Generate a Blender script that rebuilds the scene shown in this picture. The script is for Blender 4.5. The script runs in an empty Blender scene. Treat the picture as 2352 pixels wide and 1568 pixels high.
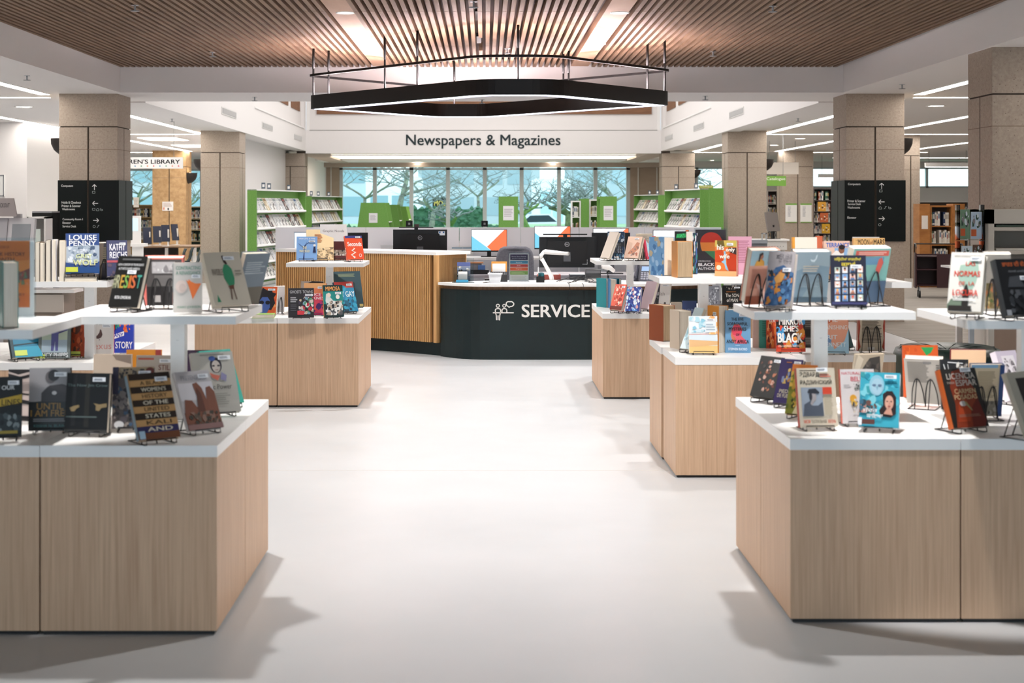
import bpy, math, random
from mathutils import Matrix, Vector
random.seed(7)
R = math.radians
# ------------------------------------------------------------------ camera, world, exposure, large lights
F, CX, CY, EYE = 3500.0, 1114.0, 470.0, 1.5      # focal length in pixels, vanishing point, eye height
scene = bpy.context.scene
COL = scene.collection
cam = bpy.data.cameras.new('camera')
cam.sensor_width = 36; cam.sensor_fit = 'HORIZONTAL'; cam.lens = F/2352*36
cam.shift_x = (1176-CX)/2352; cam.shift_y = -(784-CY)/2352
cam.clip_start = 0.05; cam.clip_end = 400
cam.dof.use_dof = True; cam.dof.focus_distance = 13.0; cam.dof.aperture_fstop = 4.5
camo = bpy.data.objects.new('camera', cam); COL.objects.link(camo)
camo.location = (0, 0, EYE); camo.rotation_euler = (R(90), 0, 0)
scene.camera = camo
w = bpy.data.worlds.new('sky'); scene.world = w; w.use_nodes = True
wb = w.node_tree.nodes['Background']; wb.inputs[0].default_value = (0.73, 0.88, 1.0, 1); wb.inputs[1].default_value = 1.5
vs = scene.view_settings; vs.view_transform = 'Standard'; vs.look = 'None'; vs.gamma = 1; vs.use_curve_mapping = False
vs.exposure = 0.85
def lamp(kind, name, loc, power, color=(1, .93, .86), rot=(0, 0, 0), **k):
    l = bpy.data.lights.new(name, kind); l.energy = power; l.color = color
    for a, b in k.items(): setattr(l, a, b)
    o = bpy.data.objects.new(name, l); COL.objects.link(o); o.location = loc; o.rotation_euler = rot
    return o
DOWN_Y = (7.0, 9.3, 11.6, 13.9, 16.6)
for y in DOWN_Y:
    for sx in (-1.25, 1.25):
        lamp('SPOT', 'downlight_lamp', (sx, y, 3.19), 165 if y < 8 else 78 if y < 10 else 122, (1, .975, .955), spot_size=R(116), spot_blend=.5, shadow_soft_size=.04)
# narrow adjustable spots aimed at the near display tables
for sx in (-1, 1):
    d = Vector((sx*.56, .74, -2.5)); o = lamp('SPOT', 'accent_lamp', (sx*1.25, 5.25, 3.19), 210, (1, .97, .95), spot_size=R(35), spot_blend=.35, shadow_soft_size=.03)
    o.rotation_euler = d.to_track_quat('-Z', 'Y').to_euler()
# added fill lamp under the closed atrium ceiling, brightens the well
lamp('AREA', 'atrium_fill_lamp', (0, 30.3, 5.9), 470, (1, .97, .955), shape='RECTANGLE', size=8.4, size_y=17)

# ------------------------------------------------------------------ helpers
def G(px, py, z):
    """world point where the line of sight through a pixel meets the level z"""
    Y = (EYE-z)*F/(py-CY)
    return Vector(((px-CX)*Y/F, Y, z))
def WX(px, Y): return (px-CX)*Y/F
def WZ(py, Y): return EYE-(py-CY)*Y/F
_m = {}
def lin(c):
    return c/12.92 if c <= .04045 else ((c+.055)/1.055)**2.4
def rgb(h):
    h = h.lstrip('#'); return tuple(lin(int(h[i:i+2], 16)/255) for i in (0, 2, 4))+(1,)
def newmat(name):
    m = bpy.data.materials.new(name); m.use_nodes = True
    return m, m.node_tree.nodes['Principled BSDF'], m.node_tree
def col(h, rough=.5, metal=0, spec=.4):
    """plain paint, print, plastic or metal"""
    k = (h, rough, metal)
    if k not in _m:
        m, b, nt = newmat('paint_'+h.strip('#'))
        b.inputs['Base Color'].default_value = rgb(h); b.inputs['Roughness'].default_value = rough
        b.inputs['Metallic'].default_value = metal; b.inputs['Specular IOR Level'].default_value = spec
        _m[k] = m
    return _m[k]
def glow(h, s):
    k = ('glow', h, s)
    if k not in _m:
        m, b, nt = newmat('lamp_'+h.strip('#'))
        b.inputs['Base Color'].default_value = (0.05, .05, .05, 1)
        b.inputs['Emission Color'].default_value = rgb(h); b.inputs['Emission Strength'].default_value = s
        _m[k] = m
    return _m[k]
def grain(name, c1, c2, scale, rough=.45, bump=0.0, stops=(.3, .7), detail=5, spots=None, coord='Object', spec=.4):
    m, b, nt = newmat(name); N = nt.nodes.new; L = nt.links.new
    tc = N('ShaderNodeTexCoord'); mp = N('ShaderNodeMapping'); mp.inputs['Scale'].default_value = scale
    L(tc.outputs[coord], mp.inputs[0])
    n = N('ShaderNodeTexNoise'); n.inputs['Scale'].default_value = 1; n.inputs['Detail'].default_value = detail
    n.inputs['Roughness'].default_value = .6
    L(mp.outputs[0], n.inputs[0])
    cr = N('ShaderNodeValToRGB'); cr.color_ramp.elements[0].position = stops[0]; cr.color_ramp.elements[1].position = stops[1]
    cr.color_ramp.elements[0].color = rgb(c1); cr.color_ramp.elements[1].color = rgb(c2)
    L(n.outputs[0], cr.inputs[0]); out = cr.outputs[0]
    if spots:
        v = N('ShaderNodeTexVoronoi'); v.inputs['Scale'].default_value = spots[1]
        L(tc.outputs[coord], v.inputs[0])
        r2 = N('ShaderNodeValToRGB'); r2.color_ramp.elements[0].position = spots[2]; r2.color_ramp.elements[1].position = spots[2]+.05
        r2.color_ramp.elements[0].color = (1, 1, 1, 1); r2.color_ramp.elements[1].color = (0, 0, 0, 1)
        L(v.outputs['Distance'], r2.inputs[0])
        mx = N('ShaderNodeMix'); mx.data_type = 'RGBA'; mx.inputs[7].default_value = rgb(spots[0])
        L(r2.outputs[0], mx.inputs[0]); L(out, mx.inputs[6]); out = mx.outputs[2]
    L(out, b.inputs['Base Color']); b.inputs['Roughness'].default_value = rough; b.inputs['Specular IOR Level'].default_value = spec
    if bump:
        bp = N('ShaderNodeBump'); bp.inputs['Strength'].default_value = bump; bp.inputs['Distance'].default_value = .01
        L(n.outputs[0], bp.inputs['Height']); L(bp.outputs[0], b.inputs['Normal'])
    return m
def clear(name, tint='#ffffff', refl=.12):
    """thin clear sheet: mostly see-through with a mirror-like reflection"""
    m = bpy.data.materials.new(name); m.use_nodes = True; nt = m.node_tree; nt.nodes.clear(); N = nt.nodes.new; L = nt.links.new
    o = N('ShaderNodeOutputMaterial'); t = N('ShaderNodeBsdfTransparent'); t.inputs[0].default_value = rgb(tint)
    g = N('ShaderNodeBsdfGlossy'); g.inputs['Roughness'].default_value = .02
    f = N('ShaderNodeLayerWeight'); f.inputs['Blend'].default_value = refl
    mx = N('ShaderNodeMixShader'); L(f.outputs['Fresnel'], mx.inputs[0]); L(t.outputs[0], mx.inputs[1]); L(g.outputs[0], mx.inputs[2]); L(mx.outputs[0], o.inputs[0])
    return m
WHITE = col('#f1efed', .45); WALL = col('#e6e2e0', .8); LAM = col('#f2f1ef', .35); BLACK = col('#0b0b0c', .4); WIRE = col('#141214', .4)
OFF = col('#d9d7d4', .5); GREY = col('#8e8f92', .5); STEEL = col('#b9bcc0', .35, .6)
OAK = grain('oak_veneer', '#c09c7e', '#dab898', (95, 95, 2.2), .5, .05)
OAKW = grain('oak_slat_wood', '#be8c54', '#dcae76', (60, 60, 2), .5)
CEILW = grain('ceiling_slat_wood', '#6b523f', '#8c715a', (22, 1.1, 22), .6)
CONC = grain('sandblasted_concrete', '#a29385', '#b5a799', (42, 42, 42), .85, .25, (.3, .7), 8, ('#6f6054', 30, .09))
CONC_LIT = grain('warm_lit_concrete', '#b08d63', '#c9a67b', (9, 9, 9), .85, .2, (.35, .65), 8, ('#8a6a48', 34, .12))  # column concrete with warm lamplight mixed into its base colour
GROOVE = col('#4a4038', .9)
DGREEN = grain('dark_green_panel', '#08181a', '#0c2022', (3, 3, 3), .45)
DKSIGN = col('#050d0d', .5, 0, .22)
TEALSIDE = col('#2c4a50', .4)
LIME = grain('lime_speckled_laminate', '#588838', '#709f4a', (60, 60, 60), .6)
GLASS = clear('window_glass', '#f0f7f4', .05); ACRYL = clear('clear_acrylic', '#f6f9fa', .1)

class MB:
    """collects faces in many materials and links them as ONE mesh object"""
    def __init__(s): s.v = []; s.f = []; s.mi = []; s.mats = []; s.M = Matrix(); s.sm = []
    def mat(s, m):
        if m not in s.mats: s.mats.append(m)
        return s.mats.index(m)
    def add(s, vs, fs, m, smooth=False):
        o = len(s.v); k = s.mat(m)
        s.v += [tuple(s.M @ Vector(p)) for p in vs]
        for f in fs: s.f.append([i+o for i in f]); s.mi.append(k); s.sm.append(smooth)
    def box(s, a, b, m):
        x0, x1 = sorted((a[0], b[0])); y0, y1 = sorted((a[1], b[1])); z0, z1 = sorted((a[2], b[2]))
        v = [(x, y, z) for z in (z0, z1) for y in (y0, y1) for x in (x0, x1)]
        s.add(v, [(0, 2, 3, 1), (4, 5, 7, 6), (0, 1, 5, 4), (2, 6, 7, 3), (0, 4, 6, 2), (1, 3, 7, 5)], m); return s
    def obox(s, c, size, yaw, m, tilt=0):
        M0 = s.M; s.M = M0 @ Matrix.Translation(c) @ Matrix.Rotation(yaw, 4, 'Z') @ Matrix.Rotation(tilt, 4, 'X')
        s.box([-k/2 for k in size], [k/2 for k in size], m); s.M = M0; return s
    def prism(s, pts, z0, z1, m, side=None):
        n = len(pts); v = [(p[0], p[1], z0) for p in pts]+[(p[0], p[1], z1) for p in pts]
        a = sum(pts[i][0]*pts[(i+1) % n][1]-pts[(i+1) % n][0]*pts[i][1] for i in range(n))
        q = [(i, (i+1) % n, n+(i+1) % n, n+i) for i in range(n)]; top = list(range(n, 2*n)); bot = list(range(n))[::-1]
        if a < 0: q = [t[::-1] for t in q]; top = top[::-1]; bot = bot[::-1]
        s.add(v, [top, bot], m); s.add(v, q, side or m); return s
    def poly(s, pts, m): s.add(pts, [list(range(len(pts)))], m); return s
    def tube(s, pts, r, m, n=6, closed=False, radii=None):
        P = [Vector(p) for p in pts]; N = len(P); rings = []
        for i in range(N):
            a = P[i-1] if (i or closed) else P[i]; b = P[(i+1) % N] if (i < N-1 or closed) else P[i]
            d = (b-a); d = d.normalized() if d.length > 1e-9 else Vector((0, 0, 1))
            u = d.cross(Vector((0, 0, 1)));
            if u.length < .1: u = d.cross(Vector((0, 1, 0)))
            u.normalize(); w_ = d.cross(u); rr = radii[i] if radii else r
            rings.append([P[i]+u*math.cos(2*math.pi*k/n)*rr+w_*math.sin(2*math.pi*k/n)*rr for k in range(n)])
        v = [p for g in rings for p in g]; f = []
        for i in range(N if closed else N-1):
            j = (i+1) % N
            for k in range(n): f.append((i*n+k, i*n+(k+1) % n, j*n+(k+1) % n, j*n+k))
        if not closed: f += [list(range(n))[::-1], [(N-1)*n+k for k in range(n)]]
        s.add(v, f, m, True); return s
    def lathe(s, prof, c, m, n=24, a0=0, a1=2*math.pi, smooth=True):
        full = abs(a1-a0-2*math.pi) < 1e-6; k = n if full else n+1; v = []
        for r, z in prof:
            for i in range(k):
                a = a0+(a1-a0)*i/n; v.append((c[0]+r*math.cos(a), c[1]+r*math.sin(a), c[2]+z))
        f = []
        for j in range(len(prof)-1):
            for i in range(n if full else n):
                i2 = (i+1) % k
                f.append((j*k+i, j*k+i2, (j+1)*k+i2, (j+1)*k+i))
        s.add(v, f, m, smooth); return s
    def build(s, name, parent=None, loc=None):
        me = bpy.data.meshes.new(name); me.from_pydata(s.v, [], s.f); me.update()
        for m in s.mats: me.materials.append(m)
        me.polygons.foreach_set('material_index', s.mi); me.polygons.foreach_set('use_smooth', s.sm); me.update()
        o = bpy.data.objects.new(name, me); COL.objects.link(o)
        if parent: o.parent = parent
        if loc is not None: o.location = loc
        return o
def tag(o, label=None, cat=None, group=None, kind=None):
    if label: o['label'] = label
    if cat: o['category'] = cat
    if group: o['group'] = group
    if kind: o['kind'] = kind
    return o
def thing(name, label, cat, loc=(0, 0, 0), rz=0, group=None, rx=0):
    o = bpy.data.objects.new(name, None); COL.objects.link(o); o.location = loc; o.rotation_euler = (rx, 0, rz); o.empty_display_size = .05
    return tag(o, label, cat, group)
def struct(mb, name): return tag(mb.build(name), kind='structure')
def dup(root, loc, rz=None, label=None, group=None):
    r = root.copy(); COL.objects.link(r); r.location = loc
    if rz is not None: r.rotation_euler = (root.rotation_euler[0], 0, rz)
    if label: r['label'] = label
    if group: r['group'] = group
    for ch in list(root.children):
        c = ch.copy(); COL.objects.link(c); c.parent = r
        for g in ch.children:
            d = g.copy(); COL.objects.link(d); d.parent = c
    return r
_t = {}
def glyphs(s, bold=0.0):
    k = (s, bold)
    if k not in _t:
        c = bpy.data.curves.new('t', 'FONT'); c.body = s; c.resolution_u = 3; c.offset = bold; c.space_line = .9
        o = bpy.data.objects.new('t', c); me = o.to_mesh()
        v = [(p.co.x, p.co.y) for p in me.vertices]; f = [list(p.vertices) for p in me.polygons]
        if not v: v = [(0, 0), (1, 0), (1, 1)]; f = [[0, 1, 2]]
        x0 = min(p[0] for p in v); x1 = max(p[0] for p in v); y0 = min(p[1] for p in v); y1 = max(p[1] for p in v)
        dx = max(x1-x0, 1e-4); dy = max(y1-y0, 1e-4)
        _t[k] = ([((a-x0)/dx, (b-y0)/dy) for a, b in v], f, dx, dy)
        o.to_mesh_clear(); bpy.data.objects.remove(o); bpy.data.curves.remove(c)
    return _t[k]
class Face:
    """draws flat print onto a w x h rectangle: o = lower-left corner, u right, v up, n outward"""
    def __init__(s, mb, o, u, v, w, h, step=.0005):
        s.mb = mb; s.o = Vector(o); s.u = Vector(u); s.v = Vector(v); s.n = s.u.cross(s.v); s.w = w; s.h = h; s.k = 1; s.step = step
    def pt(s, x, y): return tuple(s.o+s.u*(x*s.w)+s.v*(y*s.h)+s.n*(s.k*s.step))
    def draw(s, items):
        for it in items:
            c = it[-1]; m = col(c, .42) if isinstance(c, str) else c; q = it[0]
            if q == 'r': x0, y0, x1, y1 = it[1:5]; s.mb.poly([s.pt(x0, y0), s.pt(x1, y0), s.pt(x1, y1), s.pt(x0, y1)], m)
            elif q == 'e': cx, cy, rx, ry = it[1:5]; s.mb.poly([s.pt(cx+rx*math.cos(a*math.pi/10), cy+ry*math.sin(a*math.pi/10)) for a in range(20)], m)
            elif q == 'p': s.mb.poly([s.pt(x, y) for x, y in it[1]], m)
            elif q == 'l':
                _, x0, y0, x1, y1, t, _c = it; d = Vector(((x1-x0)*s.w, (y1-y0)*s.h)); n_ = Vector((-d.y, d.x)).normalized()*t*s.w/2
                a, b = n_.x/s.w, n_.y/s.h
                s.mb.poly([s.pt(x0-a, y0-b), s.pt(x1-a, y1-b), s.pt(x1+a, y1+b), s.pt(x0+a, y0+b)], m)
            elif q == 't':
                _, txt, x0, y0, x1, y1 = it[:6]; bold = .02 if len(it) < 8 else it[6]
                gv, gf, dx, dy = glyphs(txt)
                for ox, oy in (((-1, -.5), (1, .5), (-1, .5), (1, -.5)) if bold else ((0, 0),)):
                    sx, sy = ox*bold*.6/dx, oy*bold*.6/dy
                    s.mb.add([s.pt(x0+(a+sx)*(x1-x0), y0+(b+sy)*(y1-y0)) for a, b in gv], gf, m); s.k += .05
            elif q == 'L':
                _, x0, y0, x1, y1, n = it[:6]; rnd = random.Random(int(x0*97+n*13+y0*31))
                for i in range(n):
                    yy = y1-(y1-y0)*(i+.5)/n; hh = (y1-y0)/n*.28; xe = x1-(x1-x0)*rnd.random()*.25
                    s.mb.poly([s.pt(x0, yy-hh), s.pt(xe, yy-hh), s.pt(xe, yy+hh), s.pt(x0, yy+hh)], m)
            elif q == 'S':   # random blotches of several colours
                _, x0, y0, x1, y1, n, cs, sz = it[:8]; n = int(n*2.2); sz *= .68; rnd = random.Random(n*7+int(x0*50))
                for i in range(n):
                    cx, cy = x0+(x1-x0)*rnd.random(), y0+(y1-y0)*rnd.random(); r1 = sz*(.4+rnd.random()); 
                    nn = rnd.choice((5, 6, 7)); ph = rnd.random()*6
                    pts = []
                    for a in range(nn):
                        rr = r1*(.6+.6*rnd.random()); th = ph+a*2*math.pi/nn
                        pts.append(s.pt(min(max(cx+rr*math.cos(th), x0), x1), min(max(cy+rr*math.sin(th)*.8, y0), y1)))
                    s.mb.poly(pts, col(cs[i % len(cs)], .42)); s.k += .06
            s.k += 1
def label_sticker(x=.62, y=.86): return [('r', x, y, x+.3, y+.07, '#eceef2'), ('L', x+.03, y+.015, x+.27, y+.055, 2, '#8a8f98')]
# ------------------------------------------------------------------ the building
XC = -.042                                   # centre line of the hall
def floor_mat():
    m, b, nt = newmat('polished_floor'); N = nt.nodes.new; L = nt.links.new
    tc = N('ShaderNodeTexCoord'); n = N('ShaderNodeTexNoise'); n.inputs['Scale'].default_value = .6; n.inputs['Detail'].default_value = 8
    L(tc.outputs['Object'], n.inputs[0]); cr = N('ShaderNodeValToRGB')
    cr.color_ramp.elements[0].position = .3; cr.color_ramp.elements[1].position = .7
    cr.color_ramp.elements[0].color = rgb('#bcbec0'); cr.color_ramp.elements[1].color = rgb('#c8cacc')
    L(n.outputs[0], cr.inputs[0]); L(cr.outputs[0], b.inputs['Base Color'])
    n2 = N('ShaderNodeTexNoise'); n2.inputs['Scale'].default_value = 3; L(tc.outputs['Object'], n2.inputs[0])
    mr = N('ShaderNodeMapRange'); mr.inputs[3].default_value = .25; mr.inputs[4].default_value = .4; L(n2.outputs[0], mr.inputs[0]); L(mr.outputs[0], b.inputs['Roughness'])
    b.inputs['Specular IOR Level'].default_value = .45
    return m
m = MB(); m.box((-18, -3, -.1), (18, 50.2, 0), floor_mat()); struct(m, 'floor')
CARPET = grain('grey_carpet_planks', '#7b746d', '#9a938b', (1.2, 9, 9), .8, .1)
m = MB(); m.box((4.72, 12.6, 0), (18, 50, .004), CARPET); struct(m, 'floor')
m = MB()
for y in (1.9, 4.72, 8.6): m.box((-4.6, y, 0), (4.6, y+.008, .0012), col('#cbc8c3', .4))
for x in (-3.1, 0.0+3.2): m.box((x, 3.0, 0), (x+.006, 12, .0012), col('#cbc8c3', .4))
struct(m, 'trim_1')

AT = 4.63
HX = 4.58                                   # half width of the slatted ceiling well
SOF = 2.92; WOODZ = 3.24
# slatted ceiling
m = MB(); m.box((-HX+XC, -1, 3.34), (HX+XC, 19.32, 3.4), col('#54423a', .8))
n = int(2*HX/.0745); strips = (-1.26, 1.24)
for i in range(n):
    x = -HX+.01+i*.0745
    if any(abs(x+.02-s) < .13 for s in strips): continue
    for (a, b, gap) in ((-1, 13.72, 0), (13.73, 16.72, 0), (16.73, 19.28, 0)):
        if abs(x+.02) < .05 and (a > 13 or b > 14): 
            if a > 14 and a < 17: a = 17.2
            if a == 13.73: b = 15.9
        m.box((x+XC, a, WOODZ), (x+.04+XC, b, 3.335), CEILW)
for s in strips: m.box((s-.11+XC, -1, WOODZ+.012), (s+.11+XC, 19.28, 3.335), grain('ceiling_board', '#a3826a', '#b8977e', (3, .6, 3), .6) if s < 0 else bpy.data.materials['ceiling_board'])
for y0 in (14.2, 16.3): m.box((-.05+XC, y0, 3.30), (.0+XC, y0+.7, 3.34), BLACK)
struct(m, 'ceiling')
# white bulkhead round the wood ceiling and the flat ceiling of the aisles
m = MB()
for s in (-1, 1):
    m.box((s*HX+XC, -1, SOF), (s*18, 20.97, 3.5), WALL); m.box((s*(AT+.3)+XC, 20.97, SOF), (s*18, 50, 3.5), WALL); m.box((s*(AT+.01)+XC, 39.75, SOF), (s*(AT+.31)+XC, 50, 3.4), WALL)
m.box((-HX+XC, 19.3, SOF), (HX+XC, 20.97, 3.5), WALL)
m.box((-HX+XC, 40.0, SOF+.02), (HX+XC, 50, 3.5), WALL)
struct(m, 'ceiling')
# atrium well
AT = 4.63
m = MB()
for s in (-1, 1):
    x = s*AT+XC; o = s*.3
    m.box((x, 20.97, SOF-.02), (x+o, 39.75, 3.49), WALL); m.box((x+s*.07, 20.97, 3.49), (x+o, 39.75, 6), WALL)
    for a, b in ((20.97, 30.9), (39.3, 39.75)): m.box((x, a, 3.49), (x+s*.08, b, 6), WALL)
    m.box((x-s*.02, 30.9, 3.46), (x+.0, 39.3, 3.49), WHITE)
struct(m, 'wall_sides')
m = MB()
m.box((-AT+XC, 39.7, 2.84), (AT+XC, 40.0, 3.44), WALL); m.box((-AT+XC, 39.77, 3.44), (AT+XC, 40.0, 6), WALL)
m.box((-AT+XC+.02, 39.72, 3.44), (-AT+.1+XC, 39.78, 6), WHITE); m.box((AT+XC-.1, 39.72, 3.44), (AT+XC-.02, 39.78, 6), WHITE)
m.box((-AT+XC+.1, 39.7, 3.43), (AT+XC-.1, 39.76, 3.455), OFF)
struct(m, 'wall_atrium')
m = MB(); m.box((-AT+XC-.2, 20.6, 6), (AT+XC+.2, 40, 6.1), WALL); m.box((-AT+XC-.2, 20.8, 3.3), (AT+XC+.2, 20.97, 6), WALL); struct(m, 'ceiling')
m = MB()
ATW = grain('atrium_wood_panel', '#74503a', '#8c6448', (3, 3, 20), .6)
m.box((WX(727, 39.7), 39.73, 3.86), (WX(1497, 39.7), 39.76, 4.6), ATW)
for s in (-1, 1):
    x = s*(AT+.05)+XC
    for a, b in ((31.6, 33.3), (34.0, 36.6), (37.2, 38.9)): m.box((x, a, 3.88), (x+s*.03, b, 4.7), ATW)
struct(m, 'trim_2')
FACEWALL = Face
# big lettering on the atrium wall
fm = MB(); f = Face(fm, (WX(933, 39.7), 39.69, WZ(341, 39.7)), (1, 0, 0), (0, 0, 1), WX(1287, 39.7)-WX(933, 39.7), .36, .002)
f.draw([('t', 'Newspapers & Magazines', 0, 0, 1, 1, .02, '#0c2226')])
tag(fm.build('wall_lettering'), 'dark green lettering Newspapers & Magazines across the white atrium wall', 'sign')
# air vents in the atrium side walls
names = {(-1, 0): 'left atrium wall, nearest', (-1, 1): 'left atrium wall, middle one', (-1, 2): 'left atrium wall, farthest',
         (1, 0): 'right atrium wall, nearest', (1, 1): 'right atrium wall, middle one', (1, 2): 'right atrium wall, farthest'}
for s in (-1, 1):
    for k, (y0, px) in enumerate(((27.0, 0), (31.9, 0), (37.2, 0))):
        x = s*AT+XC; t = thing('air_vent', 'long grey slotted air vent on the '+names[(s, k)], 'vent', (x, y0, 3.11))
        m = MB(); m.box((0, 0, 0), (-s*.012, 1.6, .13), OFF); m.build('frame', t)
        m = MB(); m.box((-s*.013, .06, .02), (-s*.016, 1.54, .11), GREY)
        for j in range(24): m.box((-s*.016, .08+j*.061, .02), (-s*.02, .1+j*.061, .11), OFF)
        m.build('grille', t)
# strip light panel and dropped beam beyond the atrium
m = MB()
m.box((-5.2, 49.2, 2.72), (6.0, 49.9, 2.95), grain('beige_beam', '#a7968a', '#b5a598', (2, 2, 2), .7))
m.box((-5.2, 46.6, 2.86), (6.0, 49.2, 2.95), WALL)
for s in (-1, 1): m.box((s*4.35+XC, 40.0, 2.84), (s*4.9+XC, 49.3, 2.95), grain('beige_beam_side', '#b3a398', '#bfafa4', (2, 2, 2), .7) if s < 0 else bpy.data.materials['beige_beam_side'])
struct(m, 'trim_3')
t = thing('ceiling_light_panel', 'long cream glowing light panel in the ceiling in front of the back windows', 'light', (0, 45, 2.9))
m = MB(); m.box((WX(768, 45), -1.6, 0), (WX(1458, 45), 1.2, .03), glow('#fff0dc', 2.2)); m.build('diffuser', t)
m = MB(); m.box((WX(765, 45), -1.66, -.005), (WX(1461, 45), -1.6, .03), WHITE); m.box((WX(765, 45), 1.2, -.005), (WX(1461, 45), 1.26, .03), WHITE); m.build('frame', t)

# walls
m = MB(); m.box((-18, 26.2, 0), (WX(62, 26.2), 26.4, SOF), WALL); m.box((WX(62, 26.2)-.2, 26.4, 0), (WX(62, 26.2), 29.3, SOF), WALL); struct(m, 'wall_left')
m = MB(); m.box((-10, 29.2, 0), (-7.1, 29.4, SOF), col('#dcd9d8', .8)); struct(m, 'wall_left')
m = MB(); m.box((-5.4, 30.6, 0), (-5.2, 50, SOF), WALL); struct(m, 'wall_left')
m = MB(); m.box((-18, -1, 0), (-17.8, 50, SOF), WALL); struct(m, 'wall_left')
m = MB(); m.box((17.8, -1, 0), (18, 50, SOF), WALL); struct(m, 'wall_right')
# back wall with openings
def wallrow(m, x0, x1, holes, mat, y=50.0, z1=3.0):
    x = x0
    for a, b, lo, hi in holes:
        m.box((x, y, 0), (a, y+.2, z1), mat); m.box((a, y, 0), (b, y+.2, lo), mat); m.box((a, y, hi), (b, y+.2, z1), mat); x = b
    m.box((x, y, 0), (x1, y+.2, z1), mat)
WL, WR = WX(780, 50), WX(1447, 50)
m = MB(); wallrow(m, -18, 18, ((-13.4, -9.2, .95, 2.66), (WL, WR, .25, 2.80), (6.9, 8.9, .6, 2.72), (10.3, 16.6, 2.05, 2.72)), WALL); struct(m, 'wall_back')
FW = col('#6f6a66', .8)
m = MB(); m.box((-18, -3.2, 0), (-5.5, -3, 3.4), FW); m.box((5.5, -3.2, 0), (18, -3, 3.4), FW); m.box((-5.5, -3.2, 2.75), (5.5, -3, 3.5), FW); struct(m, 'wall_front')
m = MB(); m.box((-18, -3, SOF), (18, -1, 3.5), WALL); struct(m, 'ceiling')
m = MB(); BEI = grain('beige_wall_panel', '#a08d7d', '#ad9a8a', (1, 1, 3), .7)
m.box((-5.2, 49.9, 0), (WL, 49.99, 2.8), BEI); m.box((WR, 49.9, 0), (6.05, 49.99, 2.8), BEI)
for x in (WX(760, 50), WX(1464, 50), WX(1507, 50)): m.box((x, 49.88, 0), (x+.03, 49.9, 2.8), OFF)
struct(m, 'wall_panel')
FRAME = col('#c3cace', .4)
def window(n, x0, x1, z0, z1, mull, transom=None, y=49.97, w_=.13):
    m = MB(); r = tag(MB.build(m, 'window_%d' % n), kind='structure')
    for x in mull: m.box((x-w_/2, y, z0), (x+w_/2, y+.15, z1), FRAME)
    m.box((x0, y, z1-.05), (x1, y+.15, z1), FRAME); m.box((x0, y, z0), (x1, y+.15, z0+.06), FRAME)
    if transom: m.box((x0, y, transom-.03), (x1, y+.12, transom+.03), FRAME)
    m.build('window_frame', r)
    g = MB(); g.box((x0, y+.08, z0), (x1, y+.086, z1), GLASS); g.build('window_pane', r)
window(1, WL, WR, .25, 2.80, [WX(p, 50) for p in (783, 861, 945, 1029, 1113.5, 1198, 1284, 1367.6, 1443)], WZ(388, 50))
window(2, -13.4, -9.2, .95, 2.66, (-13.3, -12.1, -10.86, -9.3), None, w_=.1)
window(3, 6.9, 8.9, .6, 2.72, (6.95, 7.9, 8.85), None, w_=.08)
window(4, 10.3, 16.6, 2.05, 2.72, (10.35, 12.4, 14.5, 16.55), None, w_=.08)

# concrete columns
def column(x0, y0, x1, y1, label, mat=CONC, top=SOF, facesign=None):
    cx, cy = (x0+x1)/2, (y0+y1)/2; a, b = (x1-x0)/2, (y1-y0)/2
    t = thing('concrete_column', label, 'column', (cx, cy, 0))
    e = .012
    m = MB(); m.box((-a, -b, 0), (-.011, b, 2.49), mat); m.box((.011, -b, 0), (a, b, 2.49), mat)
    m.box((-a+e, -.011, 0), (a-e, .011, 2.49), mat); m.box((-.02, -b+e, 0), (.02, b-e, 2.49), GROOVE); m.build('shaft', t)
    m = MB(); m.box((-a, -b, 2.505), (a, b, top), mat); m.box((-a+e, -b+e, 2.49), (a-e, b-e, 2.505), GROOVE); m.build('capital', t)
    m = MB()
    for k in (.012,): 
        m.box((-a-.001, -.009, 0), (-a+.01, .009, 2.49), GROOVE); m.box((a-.01, -.009, 0), (a+.001, .009, 2.49), GROOVE)
        m.box((-a-.0008, -b-.0008, 2.205), (a+.0008, b+.0008, 2.211), col('#7d6b5d', .9))
    m.build('joint', t)
    return t
IN = 4.663
SZ = .745
ROWS = ((19.5, 'second from the front'), (29.2, 'beside the magazine racks'), (39.7, 'at the far corner of the atrium'))
column(-IN-SZ+XC, 19.5, -IN+XC, 20.22, 'square concrete column carrying a dark directory sign, left side')
column(IN+XC, 19.5, IN+SZ+XC, 20.22, 'square concrete column carrying a dark directory sign, right side')
column(-IN-SZ+XC, 29.2, -IN+XC, 29.92, 'concrete column left of the tall left magazine rack')
column(IN+XC+.03, 29.2, IN+SZ+XC+.03, 29.92, 'pale concrete column right of the tall right magazine rack')
column(-IN-SZ+XC, 39.7, -IN+XC, 40.42, 'far concrete column between the two left magazine racks', top=2.84)
column(IN+XC, 39.7, IN+SZ+XC+.1, 40.42, 'far concrete column behind the two right magazine racks', top=2.84)
column(IN-.05+XC, 13.73, IN+SZ+XC, 14.42, 'big concrete column at the right edge, nearest to the viewer')
column(WX(350, 40), 40.0, WX(434, 40)-.08, 40.75, 'warm-lit concrete column behind the children\'s library sign', CONC_LIT)
column(WX(1797, 40), 40.0, WX(1868, 40), 40.75, 'concrete column with two white notices behind the Catalogue sign')
column(WX(2071, 31), 31.0, WX(2113, 31), 31.7, 'narrow far concrete column just right of the right directory column')

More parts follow.
